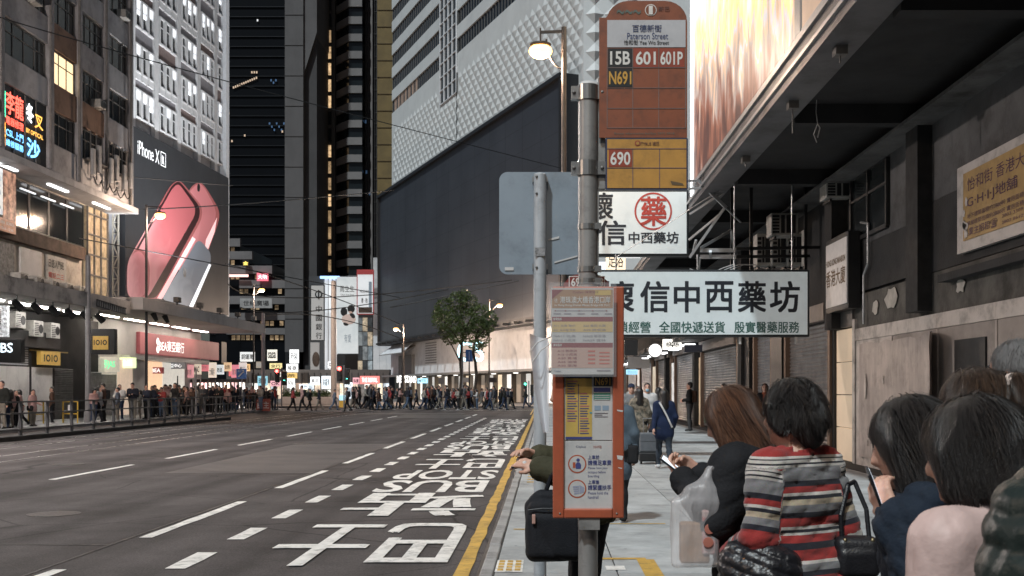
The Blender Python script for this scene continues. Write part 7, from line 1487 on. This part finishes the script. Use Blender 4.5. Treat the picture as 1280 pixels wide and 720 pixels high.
black_h = hair_mat('hair_jet', (.011, .009, .009), (.028, .024, .022)); brown_h = hair_mat('hair_brown', (.065, .027, .016), (.15, .068, .036), .36); grey_h = hair_mat('hair_grey', (.34, .33, .32), (.16, .15, .15), .5)
def folds(amp, freq, seed=0, st=(1, 1, 1)):          # creased cloth: sharp valleys on soft waves
    a = ripple(.35, freq*.5, seed + 1); rs = np.random.RandomState(seed); K = rs.normal(size=(4, 3))*freq*np.array(st); ph = rs.rand(4)*6.28; r0 = ripple(amp*.9, freq*.8, seed + 2)
    return lambda P: r0(P) + amp*sum((1 - np.abs(np.sin(P @ k + f + 3*a(P))))**3 for k, f in zip(K, ph))*.6
wr_ = folds(.008, 17, 2, (1, 1, 1.4)); wr2 = folds(.01, 15, 9)
# 1. striped jumper
J = skel(lean=R(3), yaw=R(18), pitch=R(6)); aL = ((-.215, .0, 1.08), (-.13, .24, .98)); aR = ((.205, -.04, 1.07), (.17, .17, .96)); loc = (.935, 3.98, 0)
p1 = body('short haired person in red, grey and white striped jumper seen from behind', loc, R(32), 1.6, J, STAND, aL, aR)
def stripe_u(V):
    u = (V[:, 2] - .84)/.58
    for s, (el, wr) in ((-1, aL), (1, aR)):
        sh = J['shL'] if s < 0 else J['shR']; el = np.array(el); wr = np.array(wr); d1 = pd(cap(sh, el, .055), V); d2 = pd(cap(el, wr, .045), V); dt_ = pd(cap(J['waist'], J['chest'] + np.array((0, 0, .08)), .17), V)
        L1, L2_ = np.linalg.norm(el - sh), np.linalg.norm(wr - el); t1 = np.clip((V - sh) @ (el - sh)/L1**2, -.2, 1); t2 = np.clip((V - el) @ (wr - el)/L2_**2, 0, 1)
        arm = np.minimum(d1, d2) < dt_ + .02; ua = .93 - np.where(d1 < d2, t1*L1, L1 + t2*L2_)/.58; u = np.where(arm & (V[:, 2] < 1.33), ua, u)
    return u
def stripe_mat():
    m = bpy.data.materials.new('striped_knit'); m.use_nodes = True; n = m.node_tree.nodes; l = m.node_tree.links; b = n['Principled BSDF']
    at = n.new('ShaderNodeAttribute'); at.attribute_name = 'u'; cr = n.new('ShaderNodeValToRGB'); cr.color_ramp.interpolation = 'CONSTANT'; l.new(at.outputs['Fac'], cr.inputs[0])
    rd, gy_, dk, wt, cm = (.3, .035, .032), (.2, .195, .2), (.022, .022, .03), (.56, .52, .48), (.45, .37, .27)
    seq = [(0, rd), (.17, dk), (.2, gy_), (.245, wt), (.265, rd), (.33, dk), (.375, rd), (.42, wt), (.435, dk), (.455, wt), (.475, rd), (.53, dk), (.565, gy_), (.61, cm), (.645, dk), (.67, wt), (.69, rd), (.73, dk), (.765, gy_), (.85, wt), (.865, dk), (.878, wt), (.895, dk), (.905, wt), (.92, rd)]
    e = cr.color_ramp.elements; e[0].color = (*rd, 1); e[1].position = .999; e[1].color = (*rd, 1)
    for p_, c_ in seq[1:]: q = e.new(p_); q.color = (*c_, 1)
    tc = n.new('ShaderNodeTexCoord'); wv = n.new('ShaderNodeTexNoise'); wv.inputs['Scale'].default_value = 170; wv.inputs['Detail'].default_value = 3; l.new(tc.outputs['Object'], wv.inputs[0])
    mx = n.new('ShaderNodeMix'); mx.data_type = 'RGBA'; mx.blend_type = 'MULTIPLY'; mx.inputs[0].default_value = .35; l.new(cr.outputs[0], mx.inputs[6]); l.new(wv.outputs[1], mx.inputs[7]); l.new(mx.outputs[2], b.inputs['Base Color'])
    bp_ = n.new('ShaderNodeBump'); bp_.inputs['Strength'].default_value = .35; bp_.inputs['Distance'].default_value = .004; l.new(wv.outputs[0], bp_.inputs['Height']); l.new(bp_.outputs[0], b.inputs['Normal'])
    b.inputs['Roughness'].default_value = .9; b.inputs['Specular IOR Level'].default_value = .2; b.inputs['Sheen Weight'].default_value = .15
    return m
garment_top(p1, J, aL, aR, stripe_mat(), .013, .84, .0085, wr_, attr=stripe_u, name='jumper'); trousers(p1, J, STAND, cloth((.012, .012, .014))); shoes(p1, STAND, blackm); hairdo(p1, J, 'short', black_h, 3200, seed=1, width=.0018)
# her handbag
hx, hy = 1.14, 3.97; bgl = M('bag_leather', (.013, .013, .016), .4, var=.3, scale=20, bump=.15, spec=.5)
hb = thing('handbag', 'black leather handbag hanging from arm of person in striped jumper', 'handbag', (hx, hy, .895))
sdf_b = sdf_obj('body', [bxp((0, 0, .07), (.085, .05, .075), .035, 'bag', .02), bxp((0, -.03, .05), (.07, .03, .05), .02, 'bag', .02)], .006, [bgl], hb, disp=ripple(.003, 40, 3)); MB().path([(-.05, 0, .13), (-.055, 0, .22), (-.02, .03, .33), (.01, .05, .34), (.045, .02, .24), (.05, 0, .13)], .009, 8).build('strap', bgl, hb, local=True, smooth=True)
for x in (-.05, .05): MB().ball((x, -.04, .135), .008, 8).build('ring', M('bag_metal', (.6, .5, .3), .25, metal=1), hb, local=True)
# puffer jacket over the arm
jk = thing('puffer_jacket', 'shiny black quilted jacket draped over arm beside striped jumper', 'jacket', (.8, 3.88, .57)); nyl = M('nylon_black', (.013, .013, .016), .33, var=.3, scale=8, spec=.6, bump=.35, bscale=38)
sdf_obj('quilted_shell', [cap((-.12, .03, .5), (.06, -.02, .5), .08, .06, 'j', .05), cap((-.1, .02, .46), (-.13, .0, .24), .1, .11, 'j', .08), cap((.0, -.03, .46), (-.02, -.05, .2), .1, .12, 'j', .08), cap((.05, -.03, .44), (.08, -.03, .24), .07, .1, 'j', .08), cap((-.05, -.07, .42), (.06, -.09, .3), .06, .06, 'j', .05)], .0075, [nyl], jk, disp=quilt(.06, .013, 2, .35, .11, soft=.4)).location = (0, 0, 0)
MB().path([(-.19, -.05, .47), (-.12, -.08, .53), (-.02, -.09, .54)], .006, 6).build('zip', M('zip_copper', (.4, .2, .1), .4, metal=.8), jk, local=True)
jk.scale = (.78, .8, .78)
# 2. brown haired woman in black hoodie with phone
J = skel(lean=R(6), yaw=R(5), pitch=R(22)); aL = ((-.23, .07, 1.1), (-.06, .29, 1.26)); aR = ((.22, .08, 1.1), (.1, .28, 1.27)); loc = (.825, 4.3, 0)
p2_ = body('brown haired woman in black hooded top looking at her phone', loc, R(58), 1.58, J, STAND, aL, aR, dict(nrm=(-.4, .3, -.9), curl=.45, side=1, grip=.6), dict(nrm=(.8, .3, .5), curl=.6, side=-1, grip=.3))
hdm = cloth((.013, .0135, .016)); nbp = J['nb']; hd = [cap(nbp + (-.09, -.01, .02), nbp + (.09, -.01, .02), .05, t='top', k=.04), cap(nbp + (-.07, -.09, -.02), nbp + (.07, -.09, -.02), .062, t='top', k=.05), cap(nbp + (-.08, .04, .0), nbp + (-.03, .08, -.04), .035, t='top', k=.04), cap(nbp + (.08, .04, .0), nbp + (.03, .08, -.04), .035, t='top', k=.04)]
garment_top(p2_, J, aL, aR, hdm, .026, .8, .0095, wr2, extra=hd, name='hooded_top', neck=False); trousers(p2_, J, STAND, cloth((.02, .022, .03))); shoes(p2_, STAND, blackm); hairdo(p2_, J, 'lob', brown_h, 3200, seed=2, width=.0018)
def phone(parent_loc, rz, H, lp, rot, lab):
    s = H/1.645; c = Matrix.Rotation(rz, 3, 'Z') @ (Vector(lp)*s) + Vector(parent_loc); o = thing('phone', lab, 'phone', tuple(c)); o.rotation_euler = (Matrix.Rotation(rz, 3, 'Z') @ Euler(rot).to_matrix()).to_euler()
    MB().box(-.037, .037, -.076, .076, -.004, .004).build('case', M('phone_case', (.015, .018, .025), .25, var=.2, coat=.3), o, local=True, bev=.003); MB().box(-.034, .034, -.07, .07, .0041, .0048).build('screen', E('phone_screen', (.75, .85, 1.0), .7), o, local=True); MB().box(-.03, -.012, .045, .066, -.006, -.0041).build('camera_bump', blackm, o, local=True); return o
phone(loc, R(58), 1.58, (-.035, .335, 1.305), (R(38), R(-8), R(20)), 'dark smartphone held by woman in black hooded top')
# her plastic bag
cb = thing('plastic_bag', 'translucent white plastic carrier bag hanging from arm of hooded woman', 'bag', (.575, 4.14, .9)); plas = M('bag_plastic', (.74, .72, .73), .3, var=.12, scale=14, alpha=.34, spec=.6, bump=.5, bscale=22, stretch=(1, 1, .35))
sdf_obj('bag_skin', [bxp((-.005, 0, .13), (.088, .05, .13), .018, 'b', .02), bxp((.015, 0, .26), (.06, .035, .05), .02, 'b', .06), cap((.03, 0, .3), (.055, .01, .37), .03, .012, 'b', .05)], .006, [plas], cb, disp=(lambda r: (lambda P: r(P*np.array((1, 1, .3)))))(ripple(.007, 75, 4))); MB().path([(.045, 0, .34), (.06, 0, .38), (.085, .01, .36)], .007, 6).build('handle', plas, cb, local=True)
MB().box(-.06, .05, -.035, .03, .015, .17).build('parcel', M('parcel_tan', (.42, .25, .14), .7, var=.4, scale=20), cb, local=True, bev=.008); MB().box(.02, .07, -.045, .02, .05, .22).build('parcel', M('parcel_white', (.6, .55, .52), .6, var=.5, scale=30, col2=(.45, .1, .1)), cb, local=True, bev=.008)
for c_ in ((.045, .15), (.04, .1)): MB().ball((c_[0], -.058, c_[1]), .02, 12, sq=(1, .05, 1)).build('print_mark', M('bag_logo', (.4, .14, .1), .6), cb, local=True)
# 3. pink top, black bob
J = skel(lean=R(4), yaw=R(32), pitch=R(10)); aL = ((-.21, .03, 1.07), (-.1, .2, 1.0)); aR = ((.23, .0, 1.07), (.12, .2, .98)); loc = (1.015, 2.45, 0)
p3 = body('woman with glossy black bob and pale pink top in right foreground', loc, R(28), 1.54, J, STAND, aL, aR); garment_top(p3, J, aL, aR, M('pink_satin', (.5, .37, .345), .55, var=.12, scale=5, bump=.12, bscale=50, spec=.35), .012, .84, .0085, folds(.0055, 19, 6, (1, 1, .6)), name='pink_top', extra=[cap(J['nb'] + (0, 0, .0), J['nb'] + (0, .01, .035), .066, .06, 'top', .02)]); trousers(p3, J, STAND, cloth((.02, .02, .02))); shoes(p3, STAND, blackm); hairdo(p3, J, 'bob', black_h, 4200, res=.0065, seed=3, width=.0013)
# 4. navy jacket, long black hair, phone
J = skel(lean=R(4), yaw=R(4), pitch=R(14)); aL = ((-.245, .0, 1.1), (-.16, .11, 1.32)); aR = ((.22, .0, 1.08), (.2, .12, .9)); loc = (1.05, 2.92, 0)
p4 = body('long haired person in navy jacket raising a phone behind pink top', loc, R(72), 1.54, J, STAND, aL, aR, dict(nrm=(-.7, .1, -.6), curl=.55, side=1, grip=.6)); garment_top(p4, J, aL, aR, cloth((.012, .02, .034)), .03, .8, .0095, folds(.011, 15, 8), name='jacket'); trousers(p4, J, STAND, cloth((.015, .015, .018))); shoes(p4, STAND, blackm); hairdo(p4, J, 'long', black_h, 3000, seed=4)
phone(loc, R(72), 1.54, (-.13, .155, 1.385), (R(70), R(-15), R(10)), 'black smartphone held by long haired person in navy')
# 5. ponytail
J = skel(lean=R(2), yaw=R(-6), pitch=R(4)); aL = ((-.25, -.02, 1.08), (-.2, .15, .95)); aR = ((.25, -.02, 1.08), (.2, .15, .95)); loc = (1.3, 3.2, 0)
p5 = body('person with dark ponytail and navy jacket behind the pink top', loc, R(52), 1.625, J, STAND, aL, aR); garment_top(p5, J, aL, aR, cloth((.016, .03, .05)), .03, .8, .01, folds(.011, 15, 10), name='jacket'); trousers(p5, J, STAND, cloth((.015, .015, .018))); shoes(p5, STAND, blackm); hairdo(p5, J, 'pony', hair_mat('hair_darkbrown', (.022, .014, .01), (.06, .035, .022)), 2800, seed=5)
# 6. dark green puffer at the picture edge
J = skel(True, lean=R(1)); aL = ((-.27, -.02, 1.08), (-.2, .15, .95)); aR = ((.27, -.02, 1.08), (.22, .15, .95)); loc = (1.11, 1.92, 0)
p6 = body('person in dark green quilted jacket cut by right picture edge', loc, R(-8), 1.64, J, STAND, aL, aR)
pf = M('puffer_green', (.012, .02, .018), .42, var=.1, scale=7, spec=.4, bump=.3, bscale=26)
garment_top(p6, J, aL, aR, pf, .055, .8, .009, quilt(.062, .013, 2, soft=.45), name='quilted_jacket'); hm = M('hood_teal', (.03, .075, .09), .35, var=.25, scale=6, spec=.5)
sdf_obj('hood', [cap(J['nb'] + (-.12, -.12, .0), J['nb'] + (.12, -.12, .0), .062, .062, 'top', .04), cap(J['nb'] + (-.14, -.04, .01), J['nb'] + (-.12, -.12, .0), .06, .06, 'top', .04), cap(J['nb'] + (.14, -.04, .01), J['nb'] + (.12, -.12, .0), .06, .06, 'top', .04)], .009, [hm], p6, disp=ripple(.01, 30, 12)); trousers(p6, J, STAND, cloth((.015, .015, .018))); shoes(p6, STAND, blackm); hairdo(p6, J, 'crop', black_h, 1200, seed=6)
# 7. grey haired man
J = skel(True, lean=R(2), yaw=R(20), pitch=R(4)); aL = ((-.25, -.02, 1.08), (-.2, .15, .95)); aR = ((.25, -.02, 1.08), (.2, .15, .95)); loc = (1.94, 4.4, 0)
p7 = body('grey haired man in navy jacket at right picture edge', loc, R(25), 1.77, J, STAND, aL, aR); garment_top(p7, J, aL, aR, cloth((.014, .02, .035)), .03, .8, .011, folds(.011, 15, 13), name='jacket', extra=[cap(J['nb'] + (-.03, -.01, .02), J['nb'] + (.03, -.01, .02), .062, t='top', k=.03)]); trousers(p7, J, STAND, cloth((.02, .02, .024))); shoes(p7, STAND, blackm); hairdo(p7, J, 'crop', grey_h, 1800, seed=7)
# 8. man with black bag behind the timetable case
J = skel(True, lean=R(6), pitch=R(12)); aL = ((-.25, .03, 1.07), (-.2, .25, 1.13)); aR = ((.22, .05, 1.08), (.1, .26, 1.17)); loc = (.225, 5.85, 0)
p8 = body('man behind timetable case with outstretched hand holding a card', loc, R(90), 1.7, J, STAND, aL, aR, dict(nrm=(-.5, 0, .9), curl=.5, side=1, grip=.7), dict(nrm=(.3, 0, 1), curl=.5, side=-1, grip=.5)); garment_top(p8, J, aL, aR, cloth((.055, .052, .03)), .028, .84, .012, folds(.01, 15, 14), name='jacket', upto=.95); trousers(p8, J, STAND, cloth((.012, .013, .018)), .014, disp=ripple(.008, 24, 15)); shoes(p8, STAND, blackm); hairdo(p8, J, 'crop', black_h, 600, seed=8)
kd = thing('card_holder', 'small card and pen held in hand beside timetable case', 'card', (-.13, 5.66, 1.17)); MB().box(-.05, .03, -.02, .02, -.006, .004).build('card', blackm, kd, local=True, bev=.002); MB().ball((.02, -.01, .02), .014, 8).build('white_cap', whitem, kd, local=True)
bx2 = thing('shoulder_bag', 'black fabric briefcase bag hanging left of the timetable case', 'bag', (.05, 5.58, .68)); bagf = M('bag_fabric', (.012, .013, .017), .75, var=.3, scale=12, bump=.2, bscale=120, spec=.3)
sdf_obj('body', [bxp((0, 0, .18), (.185, .07, .18), .065, 'b', .03), bxp((0, -.05, .15), (.15, .035, .12), .035, 'b', .04), cap((-.08, 0, .35), (.12, 0, .36), .04, .03, 'b', .05)], .0075, [bagf], bx2, disp=folds(.011, 12, 16)); MB().path([(-.06, 0, .37), (-.02, -.02, .47), (.03, -.02, .52), (.08, 0, .5), (.12, 0, .37)], .014, 8).build('handle', bagf, bx2, local=True, smooth=True)
MB().path([(-.16, -.075, .29), (-.08, -.088, .3), (.05, -.088, .3), (.16, -.075, .29)], .004, 6).build('zip', blackm, bx2, local=True); MB().box(-.135, -.115, -.1, -.088, .22, .27).build('zip_pull', M('zip_pink', (.5, .3, .25), .4), bx2, local=True, bev=.004)
bx2.scale = (.88, 1, .97)
